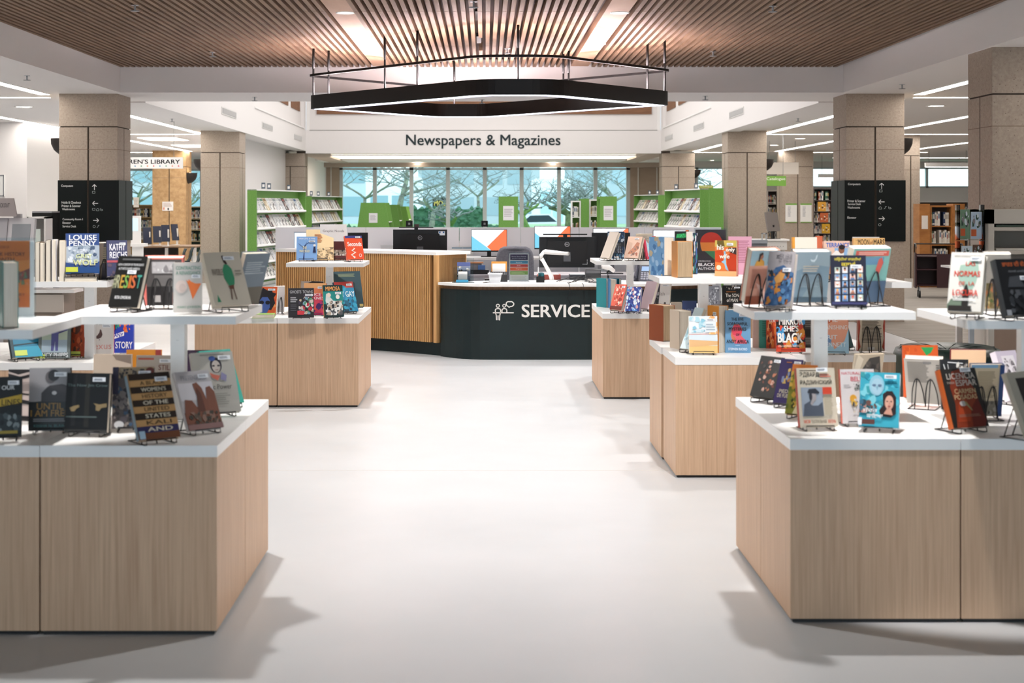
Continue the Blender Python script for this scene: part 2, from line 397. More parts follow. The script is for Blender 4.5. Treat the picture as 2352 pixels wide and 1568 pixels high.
# wall sconces: half bowls with a light above
def sconce(x, y, z, s, label, r=.2, lit=True):
    t = thing('wall_sconce', label, 'wall lamp', (x, y, z))
    m = MB(); pr = [(r, 0), (r*.98, -r*.35), (r*.8, -r*.75), (r*.45, -r*1.05), (.005, -r*1.2)]
    a0 = R(90) if s < 0 else R(-90); m.lathe(pr, (0, 0, 0), col('#2b2624', .5), 14, a0, a0+math.pi)
    m.lathe([(r, 0), (.001, -.01)], (0, 0, -.004), col('#2b2624', .5), 14, a0, a0+math.pi); m.build('bowl', t)
    m = MB(); m.lathe([(r*.6, -.006), (.001, .004)], (s*.03, 0, .004), glow('#ffe2b8', 6), 12, a0+.2, a0+math.pi-.2); m.build('bulb', t)
for s, side in ((-1, 'left'), (1, 'right')):
    sconce(s*(IN+SZ)+XC, 19.85, 2.36, s, 'dark half-bowl wall lamp on the outer side of the %s directory column' % side)
    sconce(s*(IN+SZ)+XC+.03*(s > 0), 29.55, 2.38, s, 'dark half-bowl wall lamp on the column beside the tall %s magazine rack' % side)
sconce(WX(434, 40)-.08, 40.3, 2.34, 1, 'dark half-bowl lamp glowing on the warm column under the children\'s library sign', .24)
sconce(IN+SZ+XC+.1, 40.0, 2.42, 1, 'dark half-bowl wall lamp on the far column right of the window', .2)

# linear ceiling lights of the aisles
LINE = glow('#fff8f0', 12)
def line_light(x0, y0, x1, y1, label, w_=.14):
    t = thing('linear_ceiling_light', label, 'light', ((x0+x1)/2, (y0+y1)/2, SOF))
    a, b = abs(x1-x0)/2 or w_/2, abs(y1-y0)/2 or w_/2
    m = MB(); m.box((-a, -b, -.006), (a, b, -.001), LINE); m.build('diffuser', t)
    m = MB(); e = .012
    m.box((-a-e, -b-e, -.008), (-a, b+e, 0), WHITE); m.box((a, -b-e, -.008), (a+e, b+e, 0), WHITE)
    m.box((-a, -b-e, -.008), (a, -b, 0), WHITE); m.box((-a, b, -.008), (a, b+e, 0), WHITE); m.build('trim', t)
for s, side in ((-1, 'left'), (1, 'right')):
    for a, b, nm in ((9.5, 19.6, 'in front of the directory column'), (20.5, 30.3, 'between the directory column and the next column'), (31, 40.5, 'beyond the second column')):
        line_light(s*5.62+XC, a, s*5.62+XC, b, 'inner ceiling light strip of the %s aisle, %s' % (side, nm))
        line_light(s*7.8+XC, a, s*7.8+XC, b, 'outer ceiling light strip of the %s aisle, %s' % (side, nm))
    for y, nm in ((20.1, 'level with the directory column'), (30.65, 'level with the second column'), (41.2, 'far back')):
        line_light(s*5.7+XC, y, s*7.6+XC, y, 'short cross strip light in the %s aisle ceiling %s' % (side, nm))
        line_light(s*8.0+XC, y, s*12+XC, y, 'outer cross strip light in the %s aisle ceiling %s' % (side, nm))
for s, side in ((-1, 'left'), (1, 'right')):  # extra strips added to brighten the far back walls
    for x in (11.0, 14.5): line_light(s*x, 31.5, s*x, 40.8, 'added ceiling strip light brightening the far %s hall, %s' % (side, 'inner' if x < 12 else 'outer'))
    line_light(s*10.5, 46, s*16, 46, 'added ceiling strip light brightening the far %s window wall' % side)
# round recessed downlights
def downlight(x, y, z, label, r=.075, p=9):
    t = thing('recessed_downlight', label, 'light', (x, y, z))
    m = MB(); m.lathe([(r, -.004), (r*1.25, -.008), (r*1.3, 0)], (0, 0, 0), WHITE, 20); m.build('ring', t)
    m = MB(); m.lathe([(r, -.003), (.001, -.0035)], (0, 0, 0), glow('#fff3e2', p), 20); m.build('lens', t)
downlight(-1.25, 5.25, WOODZ+.012, 'adjustable spot in the wood ceiling over the near left tables', .07)
downlight(1.25, 5.25, WOODZ+.012, 'adjustable spot in the wood ceiling over the near right tables', .07)
for i, y in enumerate(DOWN_Y):
    for s, sd in ((-1.25, 'left'), (1.25, 'right')):
        if y > 12.5: downlight(s+XC+.02, y, WOODZ+.012, 'round downlight, %s plain board of wood ceiling, %s' % (sd, 'nearer one' if y < 15 else 'above the far end of the ring lamp'), .07)
        else: downlight(s+XC+.02, y, WOODZ+.012, 'round downlight in the wood ceiling, %s row, %s' % (sd, ('just behind the front display tables', 'over the middle display tables', 'over the tables by the service desk')[i]), .07)
for px, py, nm in ((55, 245, 'left aisle above the self checkout'), (2150, 243, 'right aisle beside the near column'), (1838, 318, 'right aisle over the Catalogue sign, right one'), (1778, 333, 'right aisle over the Catalogue sign, left one'), (1635, 368, 'right aisle at the far window')):
    g = G(px, py, SOF); downlight(g.x, g.y, SOF, 'round downlight in the ceiling of the '+nm, .11)
for px, py, zz, nm in ((935, 353, 2.90, 'left one under the Newspapers & Magazines wall'), (1294, 353, 2.9, 'right one under the Newspapers & Magazines wall'), (961, 375, 2.85, 'left one just above the back window'), (1268, 375, 2.85, 'right one just above the back window')):
    g = G(px, py, zz); downlight(g.x, min(g.y, 49), zz-.06, 'small round downlight, '+nm, .13)
for px, py, nm in ((375, 318, 'left'), (445, 334, 'right')):
    g = G(px, py, SOF); t = thing('ceiling_light_panel', 'rectangular glowing ceiling light beyond the left directory column, %s one' % nm, 'light', (g.x, g.y, SOF))
    m = MB(); m.box((-.4, -.7, -.02), (.4, .7, -.001), glow('#fff1dd', 4)); m.build('diffuser', t)
    m = MB(); m.box((-.43, -.73, -.012), (.43, .73, 0), WHITE); m.build('frame', t)
# sprinklers and sensors
def sprinkler(px, py, z, label):
    g = G(px, py, z-.03); t = thing('sprinkler_head', label, 'sprinkler', (g.x, g.y, z))
    m = MB(); m.lathe([(.001, -.001), (.035, -.002), (.035, 0)], (0, 0, 0), STEEL, 10); m.tube([(0, 0, 0), (0, 0, -.05)], .009, STEEL); m.build('pipe', t)
    m = MB(); m.lathe([(.001, -.054), (.04, -.052), (.04, -.047), (.001, -.045)], (0, 0, 0), GREY, 10); m.build('deflector', t)
for a in ((62, 180, SOF, 'sprinkler head in the left white ceiling nearest the wood ceiling'), (585, 228, SOF, 'sprinkler head under the white beam left of the ring lamp'),
          (1620, 226, SOF, 'sprinkler head under the white beam right of the ring lamp'), (2072, 200, SOF, 'sprinkler head in the ceiling left of the near right column'),
          (310, 20, WOODZ, 'sprinkler head in the wood ceiling, upper left'), (488, 126, WOODZ, 'sprinkler head in the wood ceiling, lower left'),
          (1088, 12, WOODZ, 'sprinkler head in the middle of the wood ceiling at the top'), (1165, 118, WOODZ, 'sprinkler head in the wood ceiling behind the ring lamp rods'),
          (1775, 22, WOODZ, 'sprinkler head in the wood ceiling, upper right'), (1638, 125, WOODZ, 'sprinkler head in the wood ceiling, lower right'), (1107, 234, SOF, 'sprinkler head seen through the ring lamp'),
          (395, 277, SOF, 'smoke detector in the left aisle ceiling'), (1833, 276, SOF, 'smoke detector in the right aisle ceiling')):
    sprinkler(*a)

# ------------------------------------------------------------------ ring pendant
RC = Vector((0, 16.65))
def ring_pts(inset=0.0, rad=.22, seg=6):
    base = [(-1.98, 16.98), (-.05, 14.72), (.68, 14.72), (2.0, 16.35), (.08, 18.6), (-.66, 18.6)]
    P = [Vector(p) for p in base]; n = len(P); Q = []
    lines = []
    for i in range(n):
        a, b = P[i], P[(i+1) % n]; d = (b-a).normalized(); nr = Vector((-d.y, d.x)); lines.append((a+nr*inset, d))
    for i in range(n):
        (a, d), (b, e) = lines[i-1], lines[i]; den = d.x*e.y-d.y*e.x
        t_ = ((b.x-a.x)*e.y-(b.y-a.y)*e.x)/den; c = a+d*t_
        rr = max(rad-inset*.5, .05)*(.55 if i in (0, 3) else 1)
        s_, e_ = c-d*rr, c+e*rr
        for k in range(seg+1):
            u = k/seg; Q.append(s_*(1-u)**2+c*2*u*(1-u)+e_*u*u)
    return Q
def band(m, outer, inner, z0, z1, mat, caps=(True, True), sides=(True, True), capm=None):
    n = len(outer); v = [(p.x, p.y, z) for z in (z0, z1) for p in outer]+[(p.x, p.y, z) for z in (z0, z1) for p in inner]
    for i in range(n):
        j = (i+1) % n
        if sides[0]: m.add([v[i], v[j], v[n+j], v[n+i]], [(0, 1, 2, 3)], mat)
        if sides[1]: m.add([v[2*n+j], v[2*n+i], v[3*n+i], v[3*n+j]], [(0, 1, 2, 3)], mat)
        if caps[0]: m.add([v[j], v[i], v[2*n+i], v[2*n+j]], [(0, 1, 2, 3)], capm or mat)
        if caps[1]: m.add([v[n+i], v[n+j], v[3*n+j], v[3*n+i]], [(0, 1, 2, 3)], mat)
t = thing('ring_pendant_lamp', 'large black six-sided ring lamp hanging on rods from the wood ceiling', 'ceiling lamp', (0, 0, 0))
ZB, ZT = 2.565, 2.715; BL = col('#0c0b0c', .45)
m = MB(); band(m, ring_pts(0), ring_pts(.014), ZB, ZT, BL); m.build('outer_band', t)
m = MB(); band(m, ring_pts(.215), ring_pts(.23), ZB, ZT, BL); band(m, ring_pts(.014), ring_pts(.215), ZT-.05, ZT-.045, BL); m.build('inner_band', t)
m = MB(); band(m, ring_pts(.018), ring_pts(.197), ZB+.002, ZB+.012, glow('#f4f6ff', 6.0)); m.build('diffuser', t)
m = MB(); band(m, ring_pts(.014), ring_pts(.03), ZB-.002, ZB+.02, col('#8d89a0', .4)); band(m, ring_pts(.2), ring_pts(.215), ZB-.002, ZB+.02, col('#8d89a0', .4)); m.build('edge_strip', t)
m = MB(); band(m, ring_pts(.06), ring_pts(.17), ZT-.03, ZT-.025, glow('#ffe8ea', 48)); m.build('uplight', t)
m = MB(); band(m, ring_pts(-.01), ring_pts(.012), 2.925, 2.95, BL); m.build('upper_rail', t)
RO, RI = ring_pts(.0), ring_pts(.11)
def rod(x, y): 
    p = min(ring_pts(.03), key=lambda q: (q.x-x)**2+(q.y-y)**2)
    m = MB(); m.tube([(x, y, ZT-.01), (x, y, WOODZ+.03)], .011, BL); m.tube([(x, y, ZT+.3), (x, y, WOODZ+.03)], .014, BL); m.build('rod', t)
for px, py in ((710, 112), (790, 113), (882, 70), (947, 93), (1190, 57), (1253, 118), (1305, 125), (1437, 98), (1520, 97), (1043, 140)):
    g = G(px, py, WOODZ); x, y = g.x, g.y
    P = ring_pts(.02, seg=2); best = None                      # snap the rod onto the band line
    for i in range(len(P)):
        a, b = P[i], P[(i+1) % len(P)]; d = b-a; u = max(0, min(1, ((x-a.x)*d.x+(y-a.y)*d.y)/max(d.length_squared, 1e-6))); q = a+d*u
        if best is None or (q.x-x)**2+(q.y-y)**2 < best[0]: best = ((q.x-x)**2+(q.y-y)**2, q)
    q = best[1]; rod(q.x, q.y)
# ------------------------------------------------------------------ display tables
TOPZ = .66
def table(x0, y0, x1, y1, label, top=TOPZ):
    t = thing('display_table', label, 'table', ((x0+x1)/2, (y0+y1)/2, 0)); a, b = (x1-x0)/2, (y1-y0)/2
    m = MB(); m.box((-a+.003, -b+.003, .014), (a-.003, b-.003, top-.04), OAK); m.build('cabinet', t)
    m = MB(); m.box((-a+.012, -b+.012, 0), (a-.012, b-.012, .014), BLACK); m.build('plinth', t)
    m = MB(); m.box((-a+.001, -b+.001, top-.04), (a-.001, b-.001, top), LAM); m.build('tabletop', t)
def block(xs, ys, who):
    for i in range(len(xs)-1):
        for j in range(len(ys)-1):
            table(xs[i], ys[j], xs[i+1], ys[j+1], who(i, j))
fb = ('front', 'rear'); 
L1X = (-2.22, -1.553, -.933); L1Y = (5.314, 5.946, 6.578)
block(L1X, L1Y, lambda i, j: 'oak display table with white top, near left group, %s row, %s' % (fb[j], ('left one', 'aisle side')[i]))
R1X = (1.094, 1.708, 2.33, 2.95); R1Y = (5.469, 6.063, 6.66)
block(R1X, R1Y, lambda i, j: 'oak display table with white top, near right group, %s row, %s' % (fb[j], ('aisle side', 'second from aisle', 'third from aisle')[i]))
block((-2.155, -1.541, -.935), (11.29, 11.91, 12.53), lambda i, j: 'pale oak display table below the Graphic Novels sign, %s row, %s' % (fb[j], ('left', 'aisle side')[i]))
block((.908, 1.52, 2.13), (11.77, 12.38, 12.98), lambda i, j: 'pale oak display table right of the service desk lettering, %s row, %s' % (fb[j], ('aisle side', 'right')[i]))
table(1.045, 8.373, 1.716, 8.955, 'oak display table of the middle right group, front, aisle side')
table(1.035, 8.97, 1.70, 9.6, 'oak display table of the middle right group, rear, aisle side')
table(1.722, 8.52, 2.30, 9.05, 'oak display table of the middle right group, front, under the orange and teal books')
table(1.706, 9.056, 2.30, 9.62, 'oak display table of the middle right group, rear, right side')
for j, (a, b, nm) in enumerate(((8.1, 8.7, 'front'), (8.71, 9.3, 'rear'))):
    x1 = -2.085 if j == 0 else -2.01
    table(x1-.6, a, x1, b, 'oak display table behind the near left group, %s row, aisle side' % nm)
    table(x1-1.21, a, x1-.605, b, 'oak display table behind the near left group, %s row, outer side' % nm)
def riser(x0, y0, x1, y1, z, post, label, base=TOPZ, th=.03):
    px, py = post; t = thing('display_riser', label, 'shelf', (px, py, base))
    m = MB(); m.box((x0-px, y0-py, z-th-base), (x1-px, y1-py, z-base), LAM); m.build('shelf', t)
    m = MB(); m.box((-.0275, -.0275, .004), (.0275, .0275, z-th-base), LAM); m.lathe([(.005, 0), (.005, .001)], (0, -.0283, z-base-.12), GREY, 8); m.build('post', t)
    m = MB(); m.box((-.06, -.06, 0), (.06, .06, .004), LAM); m.build('foot_plate', t)
SH = 1.093
g0, g1 = G(541, 726, SH), G(609, 699, SH)
riser(-1.57, g0.y, -.91, g1.y, SH, (WX(411, 5.95), 5.95), 'white riser shelf over the near left tables, aisle side, with the green-figure book')
riser(-2.12, 4.95, -1.47, g0.y-.01, SH, (-1.9, 5.45), 'white riser shelf at the left edge under the orange poster')
g = G(1743, 718, SH); gb = G(1686, 697, SH)
riser(g.x-.01, g.y+.04, 1.635, gb.y, SH, (WX(1882, 6.05), 6.05), 'white riser shelf over the near right tables with the Punjabi portrait book')
riser(1.695, 5.354, 2.42, 5.98, SH, (2.06, 5.80), 'white riser shelf at the right edge of the near right tables')
riser(-1.515, 11.6, -.925, 12.2, 1.055, (WX(757, 12.0), 12.0), 'white riser shelf holding the Graphic Novels sign')
riser(.87, 11.9, 1.52, 12.62, 1.06, (WX(1447, 12.3), 12.3), 'white riser shelf right of the service desk lettering')
riser(.967, 8.45, 1.63, 9.03, SH, (WX(1615, 8.8), 8.8), 'white riser shelf of the middle right group with the Black Authors poster')
riser(1.70, 8.0, 2.24, 8.75, SH, (WX(1898, 8.6), 8.6), 'white riser shelf of the middle right group with the Moon of Mars book')
riser(-2.62, 8.06, -2.0, 8.6, SH, (WX(208, 8.35), 8.35), 'white riser shelf behind the near left tables with the Grey Wolf book')

# ------------------------------------------------------------------ books
PAGE = grain('page_edges', '#d9ccb8', '#eee5d6', (6, 260, 6), .8)
PAGED = grain('tan_page_edges', '#a58c6e', '#c4ab8a', (300, 300, 6), .8)
NB = [0]
def stand_at(X, Y, z, yaw, tilt, w_, t_, hh, label, lift=.008):
    a = min(w_*.36, .06); l = t_/2*math.cos(tilt)+.006; H = hh; st, ct = math.sin(tilt), math.cos(tilt); r = .0023
    zb = .003; yb = t_/2+.004; B = yb+H*st+.05
    m = MB()
    m.tube([(-a, -l-.006, .022), (-a, -l-.008, .006), (-a, -l+.01, zb), (-a, B, zb), (a, B, zb), (a, -l+.01, zb), (a, -l-.008, .006), (a, -l-.006, .022)], r, WIRE, 5, closed=True)
    for s in (-1, 1):
        pts = []
        for k in range(13):
            u = k/12; xx = s*a*(1-u); hgt = H*(math.sin(u*math.pi))**.55
            pts.append((xx, yb+hgt*st, zb+hgt*ct))
        m.tube(pts, r, WIRE, 5)
        m.tube([(s*a/2, yb+H*st, zb+H*ct), (s*a/2, B, zb)], r, WIRE, 5)
    o = m.build('wire_book_stand', loc=(X, Y, z)); o.rotation_euler = (0, 0, yaw); tag(o, label, 'book stand')
def book(z, bx, by, wp, hp, short, art=(), c='#333333', yaw=0, tilt=0, t=.028, s=None, back=False, stand=None, Y=None, wm=None, hm=None, pages=None, label=None, spine=(), sticker=True):
    ya, ti = R(yaw), R(tilt); stand = (tilt > 0) if stand is None else stand
    lift = t*math.sin(ti)*(1 if True else 0)+(.008 if stand else .0005)
    if Y is None: Y = (EYE-z-lift)*F/(by-CY)
    else: z = EYE-(by-CY)*Y/F-lift
    X = (bx-CX)*Y/F
    W = wm or wp*Y/F/max(abs(math.cos(ya)), .3); H = hm or hp*Y/F/math.cos(ti)
    real = ya+(math.pi if back else 0)
    # base centre of the block lies half a thickness behind the visible face
    off = Vector((-math.sin(ya), math.cos(ya)))*(t/2)
    px, py = X+off.x, Y+off.y
    if back:
        r = thing('book', label or short, 'book', (px, py, z+lift-(0 if not ti else 0)), real, None, -ti)
    else: r = thing('book', label or short, 'book', (px, py, z+lift), real, None, -ti)
    a, T, cv = W/2, t/2, .0022
    mc = col(c, .38); ms = col(s or c, .38)
    m = MB(); m.box((-a, -T, 0), (a, -T+cv, H), mc); m.box((-a, T-cv, 0), (a, T, H), mc)
    pf = [(-a, -T), (-a-.0015, -T*.5), (-a-.002, 0), (-a-.0015, T*.5), (-a, T), (-a+cv, T-.0005), (-a+cv, -T+.0005)]
    m.prism(pf, 0, H, ms); m.build('cover', r)
    m = MB(); m.box((-a+cv, -T+cv, .003), (a-.004, T-cv, H-.003), pages or PAGE); m.build('pages', r)
    if art or sticker:
        m = MB()
        if back: f = Face(m, (a, T, 0), (-1, 0, 0), (0, 0, 1), W, H)
        else: f = Face(m, (-a, -T, 0), (1, 0, 0), (0, 0, 1), W, H)
        f.draw(list(art)+(label_sticker() if sticker is True else (label_sticker(*sticker) if sticker else [])))
        m.build('back_print' if back else 'cover_print', r)
    if spine:
        m = MB(); f = Face(m, (-a-.002, T, 0), (0, -1, 0), (0, 0, 1), t, H); f.draw(spine); m.build('spine_print', r)
    if stand: stand_at(px, py, z, real, ti, W, t, min(H*.62, .15), 'black wire stand holding the '+short)
    return r
def P(*pts): return list(pts)
T_ = TOPZ
# --- near left tables
book(T_, 6, 1006, 80, 134, 'dark book with a yellow tape band at the left edge', [('r', 0, 0, 1, 1, '#1b2022'), ('p', P((0, .02), (1, .1), (1, .35), (0, .42)), '#2c3438'), ('S', .1, .1, .95, .45, 14, ['#4a5458', '#7d8789', '#20282b'], .09), ('p', P((0, .46), (1, .56), (1, .70), (0, .58)), '#b99a35'), ('t', 'OR LINES', .1, .52, .95, .62, '#3b2f10'), ('t', 'OF OUR', .2, .78, .8, .85, '#dadada'), ('r', .1, .05, .9, .1, '#a08b3a')], '#15191b', yaw=14, tilt=16)
book(T_, 62, 968, 92, 118, 'white book with black wavy stripes', [('r', 0, 0, 1, 1, '#b9aaa4'), ('p', P((0, .96), (.25, .9), (.5, .95), (1, .88), (1, 1), (0, 1)), '#171415'), ('p', P((0, .86), (.3, .8), (.6, .86), (1, .78), (1, .84), (.6, .92), (.3, .86), (0, .92)), '#1b1819'), ('p', P((0, .55), (.5, .5), (1, .52), (1, .55), (.5, .53), (0, .58)), '#26211f'), ('p', P((0, .4), (.4, .34), (1, .26), (1, .34), (.5, .4), (0, .47)), '#171415'), ('L', .1, .58, .9, .76, 7, '#8b7f7b'), ('p', P((0, .05), (.6, .0), (1, .04), (1, .08), (.5, .1), (0, .12)), '#171415')], '#b9aaa4', tilt=6, t=.02)
book(T_, 112, 990, 92, 143, 'black book Until I Am Free with a grey portrait', [('r', 0, .45, 1, 1, '#8d8a8c'), ('p', P((0, .45), (.3, .47), (.3, .6), (.45, .7), (.8, .72), (1, .66), (1, .45)), '#3a3638'), ('e', .52, .85, .13, .1, '#5a5455'), ('e', .6, .88, .14, .09, '#2a2728'), ('p', P((.3, .45), (.34, .6), (.5, .72), (.8, .74), (1, .7), (1, .45)), '#2e2a2c'), ('e', .62, .6, .06, .03, '#bdb9b9'), ('r', 0, 0, 1, .46, '#0d1211'), ('t', 'UNTIL', .2, .34, .85, .44, '#8f6a2c'), ('t', 'I AM FREE', .06, .23, .98, .33, '#8f6a2c'), ('L', .12, .14, .95, .2, 2, '#77777a'), ('t', 'KEISHA N. BLAIN', .14, .06, .9, .1, '#3c6a68')], '#0d1211', yaw=5, tilt=6, t=.03)
book(T_, 196, 996, 101, 136, 'black book The New Jim Crow', [('r', 0, 0, 1, 1, '#0d0e10'), ('r', .15, .12, .24, .98, '#1d1d1f'), ('r', .45, .1, .56, 1, '#25231f'), ('t', 'The New Jim Crow', .03, .76, .97, .82, '#5c6a6a'), ('p', P((.1, .42), (.2, .45), (.32, .47), (.33, .43), (.26, .4), (.22, .36), (.14, .36)), '#8f7a56'), ('p', P((.66, .5), (.8, .48), (.97, .5), (.98, .44), (.85, .42), (.8, .37), (.72, .38), (.72, .46)), '#8f7a56'), ('L', .03, .25, .97, .29, 1, '#5a6664'), ('r', 0, 0, 1, .06, '#3a3835')], '#0b0c0d', yaw=-7, tilt=8, t=.032)
book(T_, 305, 984, 92, 136, 'collage-covered book with a pale swirl figure', [('r', 0, 0, 1, 1, '#5d5350'), ('r', 0, .82, 1, 1, '#a08a6c'), ('S', 0, .8, 1, .97, 26, ['#4a413c', '#c2ad8b', '#2c2724', '#9c8a74'], .06), ('S', 0, 0, 1, .8, 60, ['#2d2a2e', '#7d726f', '#4a4246', '#8c8078', '#38506a', '#241f22'], .1), ('r', 0, .55, .14, 1, '#2b2540'), ('p', P((.35, .62), (.5, .66), (.55, .6), (.42, .5), (.5, .38), (.62, .3), (.6, .08), (.54, .08), (.5, .28), (.36, .4), (.38, .52), (.46, .6)), '#c9bba8'), ('e', .9, .93, .1, .06, '#6a2f22'), ('e', .17, .05, .12, .06, '#c8c6c6')], '#3c3436', yaw=9, tilt=12, t=.034)
stripes = [('r', 0, 0, 1, 1, '#b08a5c')]
for i, (cc, wd) in enumerate((('#6d3f28', ''), ('#2f2c55', 'AND'), ('#b98f5e', 'KALI'), ('#2b211c', 'STATES'), ('#b98f5e', 'UNITED'), ('#2b211c', 'OF THE'), ('#b98f5e', 'HISTORY'), ('#2b211c', "WOMEN'S"), ('#b98f5e', 'A BLACK'), ('#2b211c', ''))):
    stripes.append(('r', 0, i*.1, 1, i*.1+.1, cc))
    if wd: stripes.append(('t', wd, .25, i*.1+.02, .85, i*.1+.08, '#d8cdb8' if cc[1] in '2' else '#40301f'))
stripes.append(('r', 0, 0, .14, .12, '#9fb8c8'))
book(T_, 368, 1010, 82, 142, 'brown and tan striped book A Black Women\'s History', stripes, '#8e6b48', s='#8fa2ab', yaw=37, tilt=26, t=.022)
book(T_, 474, 988, 68, 128, 'white book with red rock towers', [('r', 0, 0, 1, 1, '#bab5b6'), ('r', 0, .5, 1, .8, '#d0ccd0'), ('r', 0, 0, 1, .3, '#5c4740'), ('p', P((0, .25), (.1, .52), (.3, .5), (.4, .38), (.5, .4), (.42, .78), (.55, .8), (.66, .7), (.72, .5), (.78, .7), (.9, .72), (1, .62), (1, .1), (0, .1)), '#7c4a38'), ('p', P((.4, .3), (.5, .72), (.6, .6), (.62, .3)), '#5e3529'), ('S', .1, .05, .95, .3, 24, ['#3c3830', '#8a6a5c', '#5d4e42'], .08), ('r', 0, .0, 1, .09, '#8d6a66'), ('t', 'PRETENSIONS', .12, .84, .86, .92, '#8b8a92')], '#c9c5c6', yaw=42, tilt=27, t=.018)
book(T_, 506, 950, 88, 134, 'pale grey book with a portrait in a hood', [('r', 0, 0, 1, 1, '#b6b3ab'), ('e', .56, .78, .14, .13, '#3b3a44'), ('e', .56, .76, .1, .1, '#c9bfb6'), ('e', .5, .77, .035, .015, '#4a4648'), ('e', .62, .77, .035, .015, '#4a4648'), ('l', .52, .7, .6, .7, .01, '#8c4c48'), ('e', .48, .89, .08, .04, '#4a64a8'), ('p', P((.38, .66), (.5, .62), (.62, .6), (.55, .52), (.42, .58)), '#c9705e'), ('p', P((.66, .66), (.78, .6), (.74, .5), (.62, .54)), '#8a88ac'), ('t', 'Civic Power', .2, .38, .86, .46, '#5b5a58'), ('L', .2, .12, .82, .32, 6, '#9a978f'), ('L', .2, .93, .85, .97, 1, '#8f8c85')], '#b6b3ab', yaw=30, tilt=24, t=.02)
book(T_, 526, 930, 62, 120, 'teal book behind the pale hooded portrait book', [], '#1d9485', yaw=44, tilt=26, t=.02, sticker=False)
book(T_, 462, 918, 74, 113, 'dark purple book behind the rock tower book', [('r', 0, 0, 1, 1, '#3d2944')], '#37243f', yaw=4, tilt=5, t=.02)
book(T_, 352, 938, 88, 120, 'grey book with the red word STILL', [('r', 0, 0, 1, 1, '#b1a69a'), ('t', 'STILL', .6, .72, .98, .82, '#6d3932'), ('L', .05, .9, .5, .96, 1, '#b5533c')], '#b1a69a', yaw=-4, tilt=8, t=.02)
book(T_, 328, 920, 80, 116, 'orange book with a dark red spine edge', [('r', 0, 0, 1, 1, '#b1721f'), ('r', .84, 0, 1, 1, '#7c2a26')], '#b1721f', tilt=5, t=.02, sticker=False)
book(T_, 258, 932, 88, 118, 'plain beige-backed book beside the orange one', [('p', P((.6, .9), (1, .82), (1, 1), (.5, 1)), '#6f6258')], '#a8998a', back=True, yaw=-4, tilt=0, t=.02, sticker=False)
# near left risers
book(SH, 281, 708, 74, 116, 'black book RESIST with multicoloured letters', [('r', 0, 0, 1, 1, '#1a1a19'), ('t', '#', .0, .36, .1, .62, '#8f8f74'), ('t', 'R', .11, .37, .24, .62, .03, '#9a9a7c'), ('t', 'E', .26, .37, .38, .62, .03, '#b08a3c'), ('t', 'S', .40, .37, .53, .62, .03, '#6f9a4c'), ('t', 'I', .56, .37, .62, .62, .03, '#a8602c'), ('t', 'S', .65, .37, .79, .62, .03, '#b8603c'), ('t', 'T', .83, .37, .97, .62, .03, '#3f8a7c'), ('t', 'HOW A CENTURY OF YOUNG BLACK', .08, .8, .96, .845, '#c9c9c9'), ('t', 'ACTIVISTS SHAPED AMERICA', .12, .72, .85, .765, '#c9c9c9'), ('t', 'RITA OMOKHA', .2, .15, .75, .21, .03, '#d9d9d9'), ('L', .2, .9, .9, .95, 1, '#5f5f5f')], '#161616', yaw=-22, tilt=20, t=.026, sticker=(.46, .64))
book(SH, 377, 699, 90, 110, 'grey-backed book with a coral pink cover edge', [('r', .07, .0, .97, .97, '#55504f'), ('r', .07, 0, .97, .4, '#1f1a1c'), ('r', .22, .68, .8, .92, '#c9c5c6'), ('S', .25, .7, .8, .92, 6, ['#8f8a8c', '#efeeee', '#d8d4d4'], .1), ('L', .28, .42, .9, .64, 10, '#8d8886'), ('r', .25, .08, .42, .22, '#bdb8b6')], '#e0766c', back=True, yaw=3, tilt=10, t=.05, sticker=False)
book(SH, 432, 717, 62, 114, 'slim pale book with an orange cone on its cover', [('r', 0, 0, 1, 1, '#c3beb8'), ('t', 'CONTRACTING', .08, .86, .94, .93, .03, '#5f8a76'), ('t', 'A RENAISSANCE', .08, .76, .94, .83, .03, '#5f8a76'), ('p', P((.42, .66), (.5, .62), (.52, .67), (.6, .62), (.75, .58), (.96, .58), (.66, .26), (.5, .56)), '#e5732c'), ('e', .26, .52, .2, .13, '#d5c3ba'), ('e', .3, .5, .12, .08, '#c9b5ac'), ('t', 'MARIO JOHNSON', .12, .07, .94, .13, .03, '#5f8a76')], '#c3beb8', s='#aab0ae', yaw=16, t=.035, sticker=(.62, .69), spine=[('L', .3, .3, .8, .92, 14, '#7f8f94'), ('r', .3, .15, .7, .4, '#c98a7c')])
book(SH, 537, 705, 74, 120, 'cream book with a figure in a green dress', [('r', 0, 0, 1, 1, '#cabfad'), ('p', P((.47, .93), (.53, .94), (.56, .84), (.6, .78), (.55, .76), (.5, .8)), '#3a2520'), ('p', P((.5, .77), (.6, .76), (.68, .68), (.7, .5), (.66, .38), (.5, .36), (.42, .5), (.42, .66)), '#2f8a62'), ('p', P((.48, .36), (.64, .38), (.62, .3), (.5, .3)), '#6a3f30'), ('l', .53, .3, .5, .1, .03, '#5a382c'), ('l', .6, .3, .62, .1, .03, '#5a382c'), ('t', 'INVISIBLE', .12, .56, .4, .68, '#6d6258'), ('L', .74, .55, .92, .66, 2, '#948a7c'), ('p', P((.08, .06), (.12, .2), (.18, .06)), '#2f8a62')], '#cabfad', yaw=38, tilt=27, t=.03, sticker=(.5, .84))
book(SH, 566, 697, 34, 118, 'blue-grey book back to back with the green dress book', [('r', 0, 0, 1, 1, '#75828d'), ('r', 0, 0, 1, .35, '#6a6458'), ('L', .1, .6, .9, .85, 6, '#a9b4bc')], '#75828d', back=True, yaw=56, tilt=18, t=.03, wm=.14, stand=False, sticker=False)
